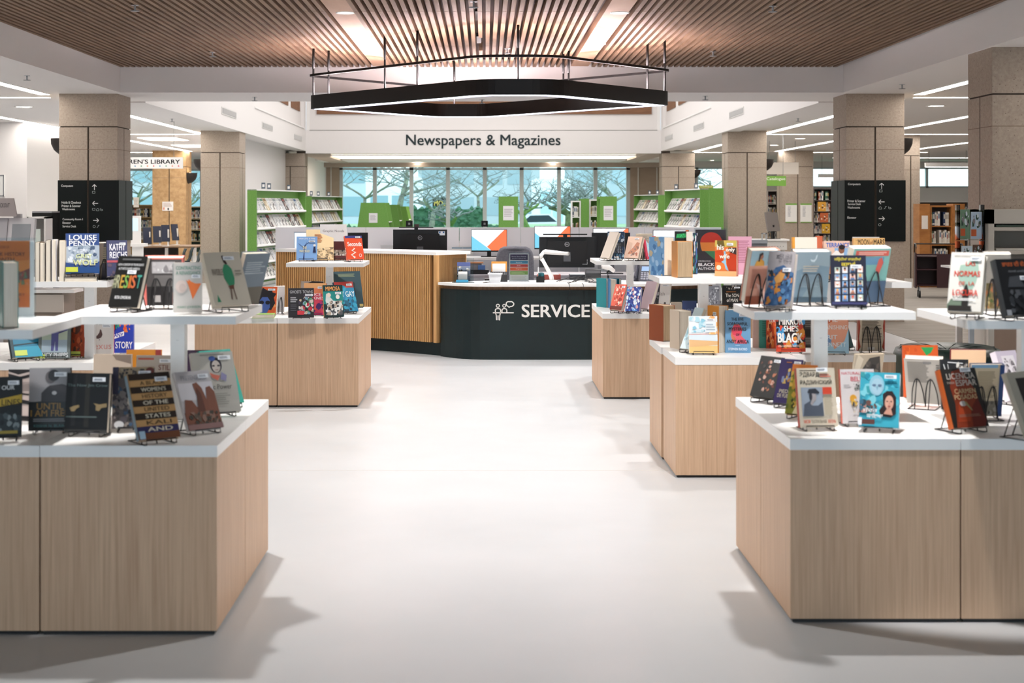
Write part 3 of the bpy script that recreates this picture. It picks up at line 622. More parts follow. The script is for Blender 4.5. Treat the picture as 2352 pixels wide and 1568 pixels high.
def acrylic_sign(z, bx, by, wp, hp, label, art, yaw=0, margin=.04, Y=None, bw=.01, name='sign_holder'):
    Y = Y or (EYE-z)*F/(by-CY); X = WX(bx, Y); W = wp*Y/F; H = hp*Y/F
    z = EYE-(by-CY)*Y/F
    t = thing(name, label, 'sign', (X, Y, z), R(yaw))
    m = MB(); m.box((-W/2-margin*W, -.004, .0), (W/2+margin*W, -.0025, H*1.04), ACRYL); m.box((-W/2-margin*W, .0025, .0), (W/2+margin*W, .004, H*1.04), ACRYL)
    m.box((-W/2-margin*W, -.035, .0), (W/2+margin*W, .045, .003), ACRYL); m.build('clear_holder', t)
    m = MB(); m.box((-W/2, -.002, .004), (W/2, .002, H), WHITE); f = Face(m, (-W/2, -.002, .004), (1, 0, 0), (0, 0, 1), W, H-.004, .00012); f.draw(art); m.build('poster', t)
acrylic_sign(SH, 22, 729, 112, 176, 'orange Black History poster in a clear holder at the left edge', [('r', .02, .12, .92, 1, '#c56a1c'), ('r', .02, .12, .92, .3, '#bd5f17'), ('p', P((.02, .5), (.92, .62), (.92, .75), (.02, .7)), '#cf7d33'), ('t', 'IN CELEBRATION OF', .06, .9, .5, .935, '#6a3208'), ('t', 'BLACK HISTORY', .06, .8, .82, .85, .03, '#4a2206'), ('t', 'MONTH', .14, .73, .6, .78, .03, '#5a2a08'), ('p', P((.2, .6), (.4, .62), (.7, .58), (.92, .64), (.92, .5), (.7, .48), (.55, .4), (.3, .42), (.2, .5)), '#6a3c30'), ('e', .5, .5, .16, .08, '#b5603c'), ('S', .3, .42, .9, .6, 20, ['#4c6a56', '#8d4a3a', '#3c3440', '#b87048', '#5d6a44'], .06), ('t', 'BLACK HISTORY', .1, .27, .82, .31, .03, '#5a2a08'), ('t', 'PROGRAMS', .3, .2, .72, .24, .03, '#4a2206'), ('L', .1, .34, .8, .38, 1, '#8a4812')])
book(SH, 2, 750, 20, 150, 'pale book with a teal edge at the far left', [], '#4e8a80', yaw=-68, t=.05, wm=.15, sticker=False, stand=False)
# rear left riser
for k, (px, c, h, nm) in enumerate(((86, '#6f5f50', 92, 'leftmost, brown covers'), (97, '#d9d0c2', 90, 'second, cream covers'), (108, '#4a3f38', 96, 'third, dark covers'), (121, '#e4e2e4', 97, 'fourth, white covers'), (137, '#d6c9b8', 95, 'fifth, beside the Grey Wolf book'))):
    book(SH, px, 647, 12, h, 'upright book with page edges outwards, '+nm, [], c, yaw=-84+k*2, t=(.026, .022, .028, .024, .036)[k], wm=.14, sticker=False, stand=False, Y=8.13+.01*k)
book(SH, 190, 630, 72, 92, 'blue book The Grey Wolf', [('r', 0, 0, 1, 1, '#2c4a86'), ('p', P((0, .66), (.5, .72), (1, .7), (1, .3), (.6, .2), (0, .28)), '#a9b6c4'), ('S', .05, .28, .95, .68, 24, ['#7e8ea0', '#c9d2dc', '#4a5c78', '#dfe6ec'], .09), ('r', 0, 0, 1, .16, '#1d4a86'), ('t', 'LOUISE', .1, .83, .92, .96, .03, '#e8ecf4'), ('t', 'PENNY', .1, .69, .9, .81, .03, '#e8ecf4'), ('t', 'THE', .42, .52, .64, .6, '#e8ecf4'), ('t', 'GREY', .3, .38, .78, .48, .03, '#d9e0a8'), ('t', 'WOLF', .22, .2, .94, .34, .03, '#d9dca0'), ('r', .0, .04, .36, .16, '#cdd648')], '#1c2c54', s='#1b2030', yaw=16, tilt=12, t=.04, Y=8.12, sticker=False)
def flatbook(z, bx, by, wp, hp, label, c, yaw=0, Y=None, d=.15, pages=PAGE):
    Y = Y or (EYE-z)*F/(by-CY); X = WX(bx, Y); W = wp*Y/F; H = hp*Y/F; z = EYE-(by-CY)*Y/F
    t = thing('book', label, 'book', (X, Y+d/2, z+.0005), R(yaw)); mc = col(c, .4)
    m = MB(); m.box((-W/2, -d/2, 0), (W/2, d/2, .002), mc); m.box((-W/2, -d/2, H-.002), (W/2, d/2, H), mc); m.box((-W/2, d/2-.002, 0), (W/2, d/2, H), mc); m.build('cover', t)
    m = MB(); m.box((-W/2+.004, -d/2+.004, .002), (W/2-.004, d/2-.002, H-.002), pages); m.build('pages', t)
flatbook(SH, 184, 648, 74, 12, 'thick book lying flat in front of the Grey Wolf book', '#2a2c30', 2, Y=7.98+.1, d=.03)
book(SH, 245, 640, 44, 84, 'dark book next to the Kathy Reichs book', [('r', 0, 0, 1, 1, '#46454c'), ('L', .2, .45, .9, .9, 8, '#8f8568'), ('r', .0, 0, .25, 1, '#7d7064')], '#46454c', yaw=30, tilt=14, t=.035, Y=8.3, back=True)
book(SH, 270, 636, 44, 82, 'navy book by Kathy Reichs', [('r', 0, 0, 1, 1, '#3d3f62'), ('t', 'KATHY', .14, .72, .9, .9, .03, '#eceaf0'), ('t', 'REICHS', .14, .5, .98, .68, .03, '#eceaf0'), ('r', 0, .38, 1, .44, '#b5505a'), ('S', 0, 0, 1, .36, 10, ['#2c2e44', '#5a4a5c'], .12)], '#34344e', yaw=18, tilt=14, t=.035, Y=8.12)
# rear left tables
book(T_, 64, 822, 58, 84, 'sea-blue book with a yellow label, tipped over on its stand', [('r', 0, 0, 1, 1, '#22404a'), ('r', .1, .0, 1, .28, '#2c9ab8'), ('r', .1, .28, 1, .5, '#1f7a9a'), ('r', .1, .5, 1, .72, '#a9c0c8'), ('t', 'SEVEN', .2, .54, .9, .66, .02, '#e9eef0'), ('l', .1, .32, .9, .36, .04, '#173a44'), ('r', .1, .04, .5, .18, '#cfe06a'), ('S', .1, .75, 1, 1, 8, ['#26302c', '#5a8a8e'], .12)], '#1c2a2e', yaw=36, tilt=26, t=.026, sticker=False)
book(T_, 124, 823, 72, 92, 'grey-green book with a violet walking figure', [('r', 0, 0, 1, 1, '#6d7674'), ('r', .1, .45, .9, .95, '#b9c6b0'), ('r', .1, .14, .9, .45, '#a6b8c4'), ('p', P((.1, .6), (.4, .85), (.5, .95), (.9, .95), (.9, .75), (.6, .7)), '#dbe2b8'), ('e', .52, .9, .05, .05, '#3c3a5c'), ('p', P((.42, .84), (.62, .84), (.7, .66), (.9, .68), (.9, .72), (.72, .72), (.62, .6), (.62, .18), (.54, .18), (.52, .42), (.48, .18), (.4, .18), (.4, .6)), '#58588e'), ('t', 'LUCY PHIPPS', .06, .02, .94, .13, .02, '#e6eaec'), ('r', -.12, 0, .22, .09, '#cfe06a')], '#3e4440', yaw=4, tilt=9, t=.022, sticker=False)
book(T_, 172, 819, 44, 92, 'rust orange book with a dark ornament', [('r', 0, 0, 1, 1, '#a8482a'), ('e', .5, .75, .28, .2, '#5a3a30'), ('S', .1, .1, .9, .95, 16, ['#8a3c26', '#c2603a', '#54382e'], .12), ('r', .2, .02, .8, .13, '#cfe06a')], '#c8391c', yaw=-8, t=.03, tilt=4, sticker=False)
book(T_, 227, 821, 66, 96, 'white book Nexus with a brown pigeon', [('r', 0, 0, 1, 1, '#e2dcd6'), ('t', 'Yuval Noah', .2, .87, .78, .94, '#a8a09c'), ('t', 'Harari', .28, .78, .66, .85, '#a8a09c'), ('p', P((.32, .47), (.45, .53), (.52, .6), (.54, .68), (.58, .66), (.62, .55), (.58, .48), (.48, .45)), '#5b3f3a'), ('l', .52, .45, .52, .41, .015, '#5b3f3a'), ('t', 'Nexus', .1, .2, .92, .36, 0, '#d99890'), ('r', -.04, -.01, .28, .07, '#cfe06a')], '#c9341e', yaw=10, t=.04, sticker=(.62, .72))
book(T_, 283, 810, 47, 86, 'blue book Any Story with orange shapes', [('r', 0, 0, 1, 1, '#2c46b0'), ('S', .1, .55, .85, .92, 8, ['#e2643c', '#e8864c', '#3a9a8a'], .14), ('p', P((0, .36), (.55, .46), (.55, .58), (0, .48)), '#eceef6'), ('t', 'ANY', .06, .42, .5, .53, .03, '#2c46b0'), ('t', 'STORY', .12, .12, .96, .3, .04, '#eceef6'), ('p', P((0, .6), (.1, .62), (.1, 1), (0, 1)), '#d9523c')], '#2c46b0', yaw=-4, tilt=0, t=.02, sticker=(.4, .9))

# --- Graphic Novels tables
book(T_, 606, 722, 56, 62, 'orange book with a blue face and black hair', [('r', 0, 0, 1, 1, '#e0663a'), ('S', 0, .1, 1, 1, 12, ['#e87a44', '#d9522c', '#f0a060'], .14), ('p', P((.1, .7), (.02, .6), (.12, .5), (.05, .35), (.3, .2), (.8, .15), (.95, .4), (.88, .6), (.98, .75), (.8, .8), (.82, .95), (.6, .86), (.4, .96), (.3, .84), (.12, .9)), '#28252a'), ('p', P((.3, .5), (.4, .62), (.62, .62), (.72, .5), (.74, .25), (.6, 0), (.35, 0), (.28, .2)), '#4a62a8'), ('e', .38, .42, .1, .07, '#22222c'), ('e', .64, .42, .1, .07, '#22222c')], '#d9d3d0', yaw=-9, tilt=12, t=.03)
flatbook(T_, 602, 731, 50, 9, 'green and yellow book lying at the table edge', '#9cc060', 4)
book(T_, 640, 716, 24, 60, 'white-backed book behind the blue face book', [], '#e9e4e4', back=True, yaw=14, tilt=14, t=.02, sticker=False)
book(T_, 692, 729, 58, 66, 'dark comic book with a purple spine', [('r', 0, 0, 1, 1, '#2e2c30'), ('t', 'GHOSTS', .06, .82, .5, .92, .02, '#b9b9bc'), ('t', 'TOWNS', .56, .82, .95, .92, .02, '#b9b9bc'), ('S', .4, .1, .98, .78, 26, ['#5a9a72', '#c9b49a', '#7da6b8', '#e9e4e0', '#c2384c', '#463c50', '#d9c8c0'], .11), ('r', .35, .08, .6, .22, '#d9424c'), ('L', .08, .5, .36, .7, 3, '#b0b0b4'), ('L', .08, .2, .34, .45, 4, '#55555c')], '#2e2c30', s='#5a3c66', yaw=8, tilt=12, t=.022, sticker=(.66, .72))
book(T_, 716, 716, 52, 70, 'book with a face peeping over the pink book', [('r', 0, 0, 1, 1, '#c9b8ac'), ('p', P((.2, .9), (.5, 1), (1, .98), (1, .7), (.6, .92)), '#2a2422')], '#c9b8ac', yaw=-4, tilt=5, t=.02, sticker=False)
book(T_, 722, 723, 52, 72, 'pink and violet book Office Darkness', [('r', 0, 0, 1, 1, '#d94c62'), ('r', 0, .82, 1, 1, '#eeb078'), ('p', P((0, .76), (.4, .84), (1, .8), (1, .66), (0, .66)), '#e8845c'), ('t', 'OFFICE', .1, .6, .76, .68, .03, '#f4e8ea'), ('t', 'DARKNESS', .05, .48, .98, .57, .03, '#f4e8ea'), ('S', 0, .08, 1, .46, 20, ['#4c2e66', '#c23c72', '#34244e', '#e0663c'], .14), ('r', 0, 0, 1, .07, '#c2306a')], '#7c3460', yaw=-5, tilt=9, t=.022, sticker=(.62, .82))
book(T_, 768, 728, 44, 72, 'teal comic book Mimosa', [('r', 0, 0, 1, 1, '#17383a'), ('r', .0, .4, 1, .8, '#258a86'), ('t', 'MIMOSA', .14, .82, .86, .95, .03, '#e8a45c'), ('p', P((.15, .72), (.3, .76), (.36, .6), (.5, .5), (.9, .46), (.95, .3), (.2, .3), (.1, .5)), '#dde0dc'), ('S', .08, .05, .95, .5, 26, ['#e6e6e2', '#5a5c60', '#f0efec', '#2a2c30', '#b9a898'], .12), ('e', .28, .68, .1, .07, '#e9d9cc'), ('e', .72, .62, .1, .07, '#e9e4dc')], '#1a2c30', s='#d99a4a', yaw=20, tilt=14, t=.022, sticker=(.6, .7))
book(T_, 802, 717, 40, 68, 'bright blue book with red top leaning left', [('r', 0, 0, 1, 1, '#1f86b0'), ('r', 0, .8, 1, 1, '#c0403a'), ('t', 'MY GAY', .1, .5, .98, .68, .02, '#dfeef0'), ('S', 0, .0, 1, .5, 16, ['#15607e', '#2fa0c2', '#123c50'], .14), ('e', .4, .78, .16, .1, '#2fa0c2')], '#123c50', yaw=40, tilt=20, t=.02)
book(T_, 806, 707, 58, 82, 'large dark teal book behind the blue one', [('r', 0, 0, 1, 1, '#2b444c'), ('L', .15, .84, .8, .94, 3, '#7a8468'), ('S', .3, .3, .75, .7, 8, ['#1d2c32', '#38282a'], .12), ('r', .84, .02, .98, .09, '#c2b070')], '#22363c', yaw=26, tilt=18, t=.02, sticker=False)
zS = 1.055
book(zS, 704, 597, 47, 53, 'light blue book The Wicked with a bare tree', [('r', 0, 0, 1, 1, '#7ea6d8'), ('t', 'VAN LUC & THE', .1, .88, .9, .94, .02, '#eef2f8'), ('p', P((.32, 0), (.4, 0), (.4, .5), (.52, .8), (.36, .52), (.36, .3)), '#26336a'), ('l', .38, .5, .1, .7, .02, '#26336a'), ('l', .38, .6, .62, .76, .02, '#26336a'), ('t', 'THE', .3, .46, .5, .58, .03, '#e9dca0'), ('t', 'WICKED', .14, .32, .66, .42, .03, '#e9dca0'), ('p', P((.8, .3), (.96, .3), (.92, .56), (.84, .56)), '#22264a'), ('e', .88, .62, .06, .05, '#e6ded6')], '#7ea6d8', s='#8fb0dc', tilt=10, t=.024, sticker=(.6, .76))
book(zS, 735, 596, 62, 68, 'cream book with a city drawing behind the sign', [('r', 0, 0, 1, 1, '#ecd2a4'), ('S', .3, 0, 1, .4, 24, ['#b59a74', '#7a6a54', '#dcc49a', '#967e5c'], .09), ('L', .3, .55, .6, .85, 6, '#c98a5c')], '#e6c88e', yaw=6, tilt=16, t=.02, sticker=False)
book(zS, 781, 596, 34, 43, 'maroon book behind the red Seconds book', [('r', 0, 0, 1, 1, '#5c2c2c'), ('r', .05, .2, .95, .5, '#a89c90'), ('S', .05, .2, .95, .5, 8, ['#d9d4cc', '#4a4040'], .1)], '#5c2c2c', tilt=8, t=.02, sticker=False)
book(zS, 818, 597, 37, 54, 'orange-red book Seconds, leaning left on the riser', [('r', 0, 0, 1, 1, '#e2512c'), ('r', 0, .9, 1, 1, '#3a3c7c'), ('t', 'Seconds', .1, .56, .92, .74, .04, '#f6ece6'), ('p', P((.4, .5), (.52, .46), (.36, .36), (.56, .3), (.3, .18), (.5, .1), (.4, .04), (.36, .1), (.22, .2), (.46, .3), (.28, .38), (.44, .46)), '#f0dcd0'), ('t', 'O', .7, .1, .86, .24, '#f0dcd0')], '#cf4426', s='#e0583a', yaw=27, tilt=18, t=.03, spine=[('t', 'S', .2, .25, .8, .5, '#f6ece6')], sticker=(.6, .9))
Ys = 12.05; t = thing('sign_card', 'white Graphic Novels sign card standing on a riser shelf', 'sign', (WX(766, Ys), Ys, zS))
m = MB(); m.box((-.04, -.02, 0), (.04, .03, .004), ACRYL); m.box((-.012, -.003, .004), (.012, .003, WZ(552, Ys)-zS), ACRYL); m.build('clear_stem', t)
m = MB(); W_ = 61*Ys/F; z0, z1 = WZ(554, Ys)-zS, WZ(515, Ys)-zS; m.box((-W_/2, -.006, z0), (W_/2, -.003, z1), WHITE)
Face(m, (-W_/2, -.006, z0), (1, 0, 0), (0, 0, 1), W_, z1-z0).draw([('t', 'Graphic Novels', .1, .5, .9, .68, 0, '#6a5f62')]); m.build('card', t)

# --- tables right of the service desk
book(1.06, 1388, 594, 12, 60, 'thin pale book leaning right at the riser end', [], '#d8ccc0', yaw=-62, tilt=24, t=.022, wm=.13, sticker=False)
book(1.06, 1415, 594, 39, 62, 'dark blue book back with white waves', [('r', 0, 0, 1, 1, '#27405e'), ('r', 0, .45, 1, .62, '#2b323c'), ('S', 0, .62, 1, 1, 12, ['#4a74a0', '#b9cad8', '#1d3350', '#7da0c0'], .12), ('S', 0, 0, 1, .2, 10, ['#4a84a8', '#9fc0d0', '#234466'], .12), ('L', .12, .22, .9, .58, 9, '#8f96a0'), ('r', .4, .03, .65, .1, '#e6e6e8')], '#202c3c', s='#e4dcd0', back=True, yaw=0, tilt=4, t=.022, sticker=False)
book(1.06, 1449, 594, 30, 49, 'peach book with folded arms photo, leaning right', [('r', 0, 0, 1, 1, '#e6c3ae'), ('p', P((.2, .2), (.5, .5), (.7, .75), (.9, .7), (.85, .4), (.6, .2)), '#c58468'), ('S', .2, .1, .9, .55, 6, ['#8f6a5c', '#b5705a', '#a89088'], .12)], '#e6cdbc', yaw=-42, tilt=20, t=.03, sticker=(.5, .86))
book(1.06, 1479, 595, 36, 58, 'cream book back behind a zigzag wire stand', [('r', 0, 0, 1, 1, '#eadfce'), ('L', .15, .6, .85, .92, 6, '#cdbfae')], '#eadfce', back=True, yaw=-8, tilt=10, t=.022, sticker=False)
book(1.06, 1500, 595, 30, 52, 'pink-framed light blue book leaning left', [('r', 0, 0, 1, 1, '#dc4a62'), ('r', .14, .1, 1, .92, '#bcdcea'), ('S', .14, .1, 1, .4, 6, ['#e88a96', '#e4c4c8'], .1), ('L', .3, .5, .9, .8, 4, '#84b4cc')], '#dc4a62', yaw=26, tilt=16, t=.02, sticker=False)
book(T_, 1381, 705, 10, 66, 'upright teal book, leftmost in front of the desk', [], '#2a8c94', yaw=-62, t=.032, wm=.15, sticker=False)
book(T_, 1396, 706, 16, 66, 'upright white-paged book between two teal ones', [], '#4c86b8', yaw=-78, t=.055, wm=.15, sticker=False)
book(T_, 1411, 705, 8, 66, 'upright dark teal book, right of the white-paged one', [], '#20707c', yaw=-60, t=.02, wm=.14, sticker=False)
book(T_, 1413, 713, 24, 57, 'coral red book leaning right beside the upright books', [('r', 0, 0, 1, 1, '#d9604c'), ('S', .1, .1, .9, .95, 16, ['#f0b09a', '#9a3226', '#f4d0c0', '#b84434'], .13), ('r', 0, 0, 1, .14, '#6e2c22')], '#c24c3c', yaw=-42, tilt=22, t=.04)
book(T_, 1452, 716, 31, 55, 'blue and white abstract book leaning right', [('r', 0, 0, 1, 1, '#44509a'), ('S', 0, 0, 1, 1, 34, ['#eef2f8', '#5a8fd0', '#2c3880', '#9cc4e8', '#d9a4a8', '#e9eef4'], .13)], '#3c4688', yaw=-24, tilt=16, t=.035, sticker=False)
book(T_, 1480, 710, 22, 62, 'cream-paged book behind the blue abstract one', [], '#d9c4cc', yaw=-50, tilt=22, t=.03, sticker=False)
book(T_, 1512, 706, 46, 54, 'half dark half white book Lilith', [('r', 0, 0, .5, 1, '#3c3e42'), ('r', .5, 0, 1, 1, '#ece8e4'), ('S', 0, .1, .5, .6, 10, ['#6a6c70', '#2a2c30'], .07), ('t', 'Lil', .24, .48, .48, .62, .01, '#e6e6e6'), ('t', 'ith', .52, .48, .76, .62, .01, '#b0aca8'), ('e', .8, .15, .05, .06, '#55524f')], '#dcd8d4', yaw=-22, tilt=18, t=.03)
book(T_, 1639, 707, 28, 50, 'grey text-covered book left of The Son of Man', [('r', 0, 0, 1, 1, '#767880'), ('S', 0, 0, 1, .85, 22, ['#9c9ea8', '#565862', '#b9bcc4'], .1)], '#4a4c54', tilt=5, t=.03)
book(T_, 1682, 706, 44, 50, 'black book The Son of Man', [('r', 0, 0, 1, 1, '#141110'), ('S', .2, .8, .9, 1, 8, ['#3c3632', '#8a8078'], .08), ('L', .2, .68, .8, .72, 1, '#b06a2c'), ('t', 'The SON', .16, .46, .86, .62, .015, '#d9d4cc'), ('t', 'of MAN', .22, .24, .8, .4, .015, '#d9d4cc')], '#141110', tilt=8, t=.03)
flatbook(T_, 1668, 709, 56, 10, 'dark book lying flat in front of The Son of Man', '#1e2623', 8)

# --- middle right group, riser
book(SH, 1508, 632, 9, 88, 'upright book with blue painted cover beside thick pages', [('r', 0, 0, 1, 1, '#6d9ac4'), ('S', 0, 0, 1, 1, 14, ['#9cbcd8', '#4a78a8', '#b9a88a'], .18)], '#6d9ac4', yaw=-62, t=.072, wm=.15, s='#c8b858', sticker=False)
book(SH, 1542, 629, 22, 74, 'peach-orange upright book behind the thick tan one', [('r', 0, 0, 1, 1, '#e89a6c')], '#e89a6c', yaw=-30, t=.02, sticker=False)
book(SH, 1549, 636, 6, 82, 'very thick upright book with tan pages and orange covers', [], '#d98f36', yaw=-84, t=.088, wm=.14, pages=PAGED, sticker=False)
book(SH, 1567, 629, 32, 98, 'black book with a green painted title', [('r', 0, 0, 1, 1, '#0f1210'), ('p', P((.06, .84), (.98, .9), (.96, .98), (.1, .93)), '#1c6a34'), ('t', 'AVANTAGE', .08, .84, .95, .94, .03, '#46e082')], '#0f1210', t=.03, sticker=False)
book(SH, 1584, 630, 14, 98, 'cream upright book right of the black and green one', [], '#e8e0d4', t=.02, sticker=False)
book(SH, 1595, 629, 14, 94, 'black and white patterned upright book', [('r', 0, 0, 1, 1, '#2a2e40'), ('S', 0, 0, 1, 1, 26, ['#e4e4ea', '#4a6ab0', '#1c1e26', '#3a8a7a'], .16)], '#1c1e26', t=.02, sticker=False)
acrylic_sign(SH, 1632, 627, 70, 100, 'Celebrating Black Authors poster in a clear holder', [('r', 0, 0, 1, 1, '#3e383c'), ('e', .52, .70, .36, .24, '#cf3a28'), ('r', 0, .3, .12, .7, '#3e383c'), ('p', P((.16, .7), (.88, .7), (.86, .58), (.82, .5), (.22, .5), (.18, .58)), '#e8893c'), ('p', P((.3, .5), (.96, .5), (.96, .4), (.7, .26)), '#3c7a52'), ('t', 'CELEBRATING', .1, .25, .5, .28, .01, '#e2dede'), ('t', 'BLACK', .1, .15, .62, .22, .03, '#f2eeee'), ('t', 'AUTHORS', .1, .06, .66, .12, .02, '#e2dede')])
book(SH, 1667, 634, 46, 82, 'orange and yellow book His Only Wife', [('r', 0, 0, 1, 1, '#e07a3a'), ('r', 0, .82, 1, 1, '#c9b45a'), ('p', P((.1, 1), (.4, 1), (.45, .84), (.3, .72), (.1, .8)), '#6a5c2c'), ('p', P((0, .4), (.0, .7), (.35, .74), (.42, .6), (.36, .5), (.4, .44), (.3, .38)), '#c8481e'), ('p', P((1, .15), (1, .62), (.72, .66), (.55, .55), (.56, .3), (.66, .15)), '#b83a16'), ('p', P((.62, .8), (1, .8), (1, .6), (.66, .68)), '#3a2c28'), ('p', P((.42, .7), (.5, .7), (.52, .35), (.64, .14), (.5, .2), (.44, .34), (.3, .4), (.42, .45)), '#8fc0dc'), ('e', .18, .24, .11, .07, '#f0dcc0'), ('t', 'his', .1, .74, .42, .88, .04, '#f6eee2'), ('t', 'only', .52, .66, .92, .8, .04, '#f6eee2'), ('t', 'wife', .22, .5, .68, .62, .04, '#f6eee2'), ('r', 0, .0, 1, .14, '#eeb07a')], '#b8441c', s='#d98a4c', yaw=-24, t=.04, sticker=(.56, .86))
book(SH, 1700, 630, 52, 87, 'pink book back with rows of small text', [('r', 0, 0, 1, 1, '#dba6bc'), ('L', .1, .3, .9, .9, 14, '#b5788e'), ('r', .12, .04, .24, .11, '#e9e4e8')], '#cf96ae', back=True, yaw=-2, t=.024, sticker=False)
# second riser of the middle right group
book(SH, 1850, 640, 56, 95, 'white book with orange spine and brown photo', [('r', 0, 0, 1, 1, '#ece4d6'), ('r', 0, 0, .08, 1, '#e6a03c'), ('p', P((.12, .62), (.8, .6), (.8, .3), (.1, .3)), '#4a2c28'), ('S', .1, .0, .9, .6, 16, ['#6a3c36', '#d9c8bc', '#8f5a48'], .12)], '#e6a03c', yaw=3, t=.03, tilt=3, sticker=False, stand=False)
book(SH, 1882, 636, 14, 94, 'terracotta upright book beside the white one', [('r', 0, 0, 1, 1, '#cf6c4c')], '#cf6c4c', t=.022, sticker=False)
book(SH, 1925, 644, 60, 90, 'peach book with a man in a white shirt', [('r', 0, 0, 1, 1, '#e6c2ae'), ('t', 'TERRANCE', .08, .84, .98, .95, .04, '#3f6ac0'), ('r', .4, .6, 1, .82, '#8fb4dc'), ('p', P((.05, .2), (.2, .6), (.45, .76), (.75, .7), (.8, .3), (.7, .12), (.2, .12)), '#eeeae6'), ('p', P((.1, .15), (.2, .45), (.42, .6), (.4, .4), (.25, .15)), '#d98a54'), ('e', .66, .78, .12, .1, '#8a5a44'), ('e', .68, .84, .12, .06, '#2a201e'), ('r', 0, 0, 1, .16, '#3a2c28'), ('t', 'FLAMIN FO', .05, .03, .95, .13, .03, '#eaa83c')], '#dcb29c', s='#dca890', yaw=4, tilt=6, t=.028, sticker=False)
book(SH, 1998, 645, 72, 98, 'tan book Moon of Mars with a black wavy frame', [('r', 0, 0, 1, 1, '#e0b070'), ('t', 'MOON', .14, .84, .5, .97, .01, '#1a1410'), ('t', 'of', .52, .86, .62, .94, 0, '#a0502c'), ('t', 'MARS', .64, .84, .98, .97, .01, '#1a1410')]+[('e', .6+.32*math.cos(a*.3), .45+.36*math.sin(a*.3), .05, .04, '#1a1410') for a in range(21)]+[('e', .6, .45, .3, .33, '#e0b070'), ('p', P((.5, .3), (.6, .55), (.8, .3), (.74, .2), (.56, .2)), '#1a1410'), ('t', 'KIA CORTHRON', .1, .03, .92, .11, .01, '#1a1410'), ('t', 'A NOVEL', .04, .93, .14, .95, 0, '#1a1410')], '#c9985a', yaw=0, tilt=4, t=.03, sticker=False, stand=True)
book(SH, 1990, 640, 60, 96, 'grey book just behind Moon of Mars', [], '#c9c4c0', t=.02, sticker=False, Y=8.42)
# middle right group, table tops
book(T_, 1507, 782, 11, 82, 'rust brown upright book with thick tan pages', [], '#8e4524', yaw=-64, t=.085, wm=.16, pages=PAGED, sticker=False)
book(T_, 1549, 800, 8, 88, 'upright cream-paged book, slightly open', [], '#cdbca8', yaw=-76, t=.075, wm=.15, sticker=False)
book(T_, 1554, 778, 24, 84, 'grey upright book in the back of the middle group', [('r', 0, 0, 1, 1, '#a89c8c')], '#a89c8c', t=.03, sticker=False)
book(T_, 1584, 779, 32, 88, 'navy blue book Helen', [('r', 0, 0, 1, 1, '#2c3c66'), ('t', 'HELEN', .2, .72, .85, .79, 0, '#8fa0c4'), ('t', 'OYEYEMI', .2, .62, .85, .69, 0, '#8fa0c4')], '#26345a', t=.03, sticker=False)
book(T_, 1572, 803, 18, 92, 'pale blue book leaning right in front of open pages', [('r', 0, 0, 1, 1, '#cfe0e4'), ('S', .1, .1, .9, .6, 10, ['#6aa8bc', '#9cc8d4'], .12)], '#d6dcd4', yaw=-52, tilt=28, t=.026, sticker=False)
book(T_, 1616, 811, 65, 84, 'watercolour beach book on a wire stand', [('r', 0, 0, 1, 1, '#e8eef2'), ('r', 0, 0, 1, .2, '#efc884'), ('p', P((0, .16), (1, .22), (1, .34), (0, .38)), '#e4b884'), ('p', P((0, .36), (1, .32), (1, .5), (0, .5)), '#dbe8f2'), ('l', 0, .5, 1, .52, .015, '#e0785c'), ('S', 0, .55, .6, .98, 10, ['#b4dce8', '#d4e8f0', '#8fc8dc'], .12), ('S', .7, .5, 1, 1, 8, ['#f0b06c', '#f4d4a0'], .12), ('r', .58, .56, .95, .86, '#e4ecf0'), ('L', .6, .6, .92, .8, 3, '#b0c0cc')], '#e6e4da', yaw=-2, tilt=8, t=.02)
book(T_, 1638, 810, 22, 108, 'orange book with a house and thick cream pages', [('r', 0, 0, 1, 1, '#e8973c'), ('p', P((.2, .55), (.5, .85), (.9, .75), (.9, .55)), '#6a3c24'), ('S', .2, .3, .9, .8, 10, ['#b8642c', '#e9dccc', '#5a3424'], .14)], '#e8973c', yaw=-48, t=.085, sticker=(.5, .8), Y=8.66)
book(T_, 1695, 810, 57, 97, 'blue book The Five Sorrowful Mysteries of Andy Africa', [('r', 0, 0, 1, 1, '#6ea0c8'), ('p', P((.22, .4), (.25, .55), (.35, .68), (.55, .68), (.68, .55), (.62, .42), (.85, .25), (.3, .25)), '#d97a5c'), ('e', .46, .52, .2, .15, '#e2445c'), ('p', P((.3, .42), (.55, .42), (.82, .3), (.85, .22), (.35, .22), (.42, .34)), '#ea6074'), ('t', 'THE FIVE', .24, .76, .72, .83, .03, '#20242c'), ('t', 'SORROWFUL', .08, .65, .88, .72, .03, '#20242c'), ('t', 'MYSTERIES', .14, .53, .82, .6, .03, '#20242c'), ('t', 'OF', .42, .4, .56, .46, .03, '#2a2440'), ('t', 'ANDY AFRICA', .05, .23, .93, .31, .03, '#20242c'), ('t', 'A NOVEL', .4, .17, .58, .19, 0, '#e0ecf4'), ('t', 'STEPHEN BUORO', .12, .06, .86, .12, .03, '#e4eef6')], '#6ea0c8', yaw=-8, t=.045, sticker=(.55, .86))
book(T_, 1737, 798, 14, 74, 'pale pink upright book right of the blue novel', [('r', 0, 0, 1, 1, '#e9c8bc')], '#e9c8bc', t=.02, sticker=False)
book(T_, 1759, 799, 28, 74, 'teal book back with small dark text', [('r', 0, 0, 1, 1, '#46a292'), ('L', .2, .35, .9, .9, 10, '#2c7a6c'), ('r', .66, .05, .9, .16, '#d9e0dc')], '#46a292', back=True, yaw=3, t=.026, sticker=False)
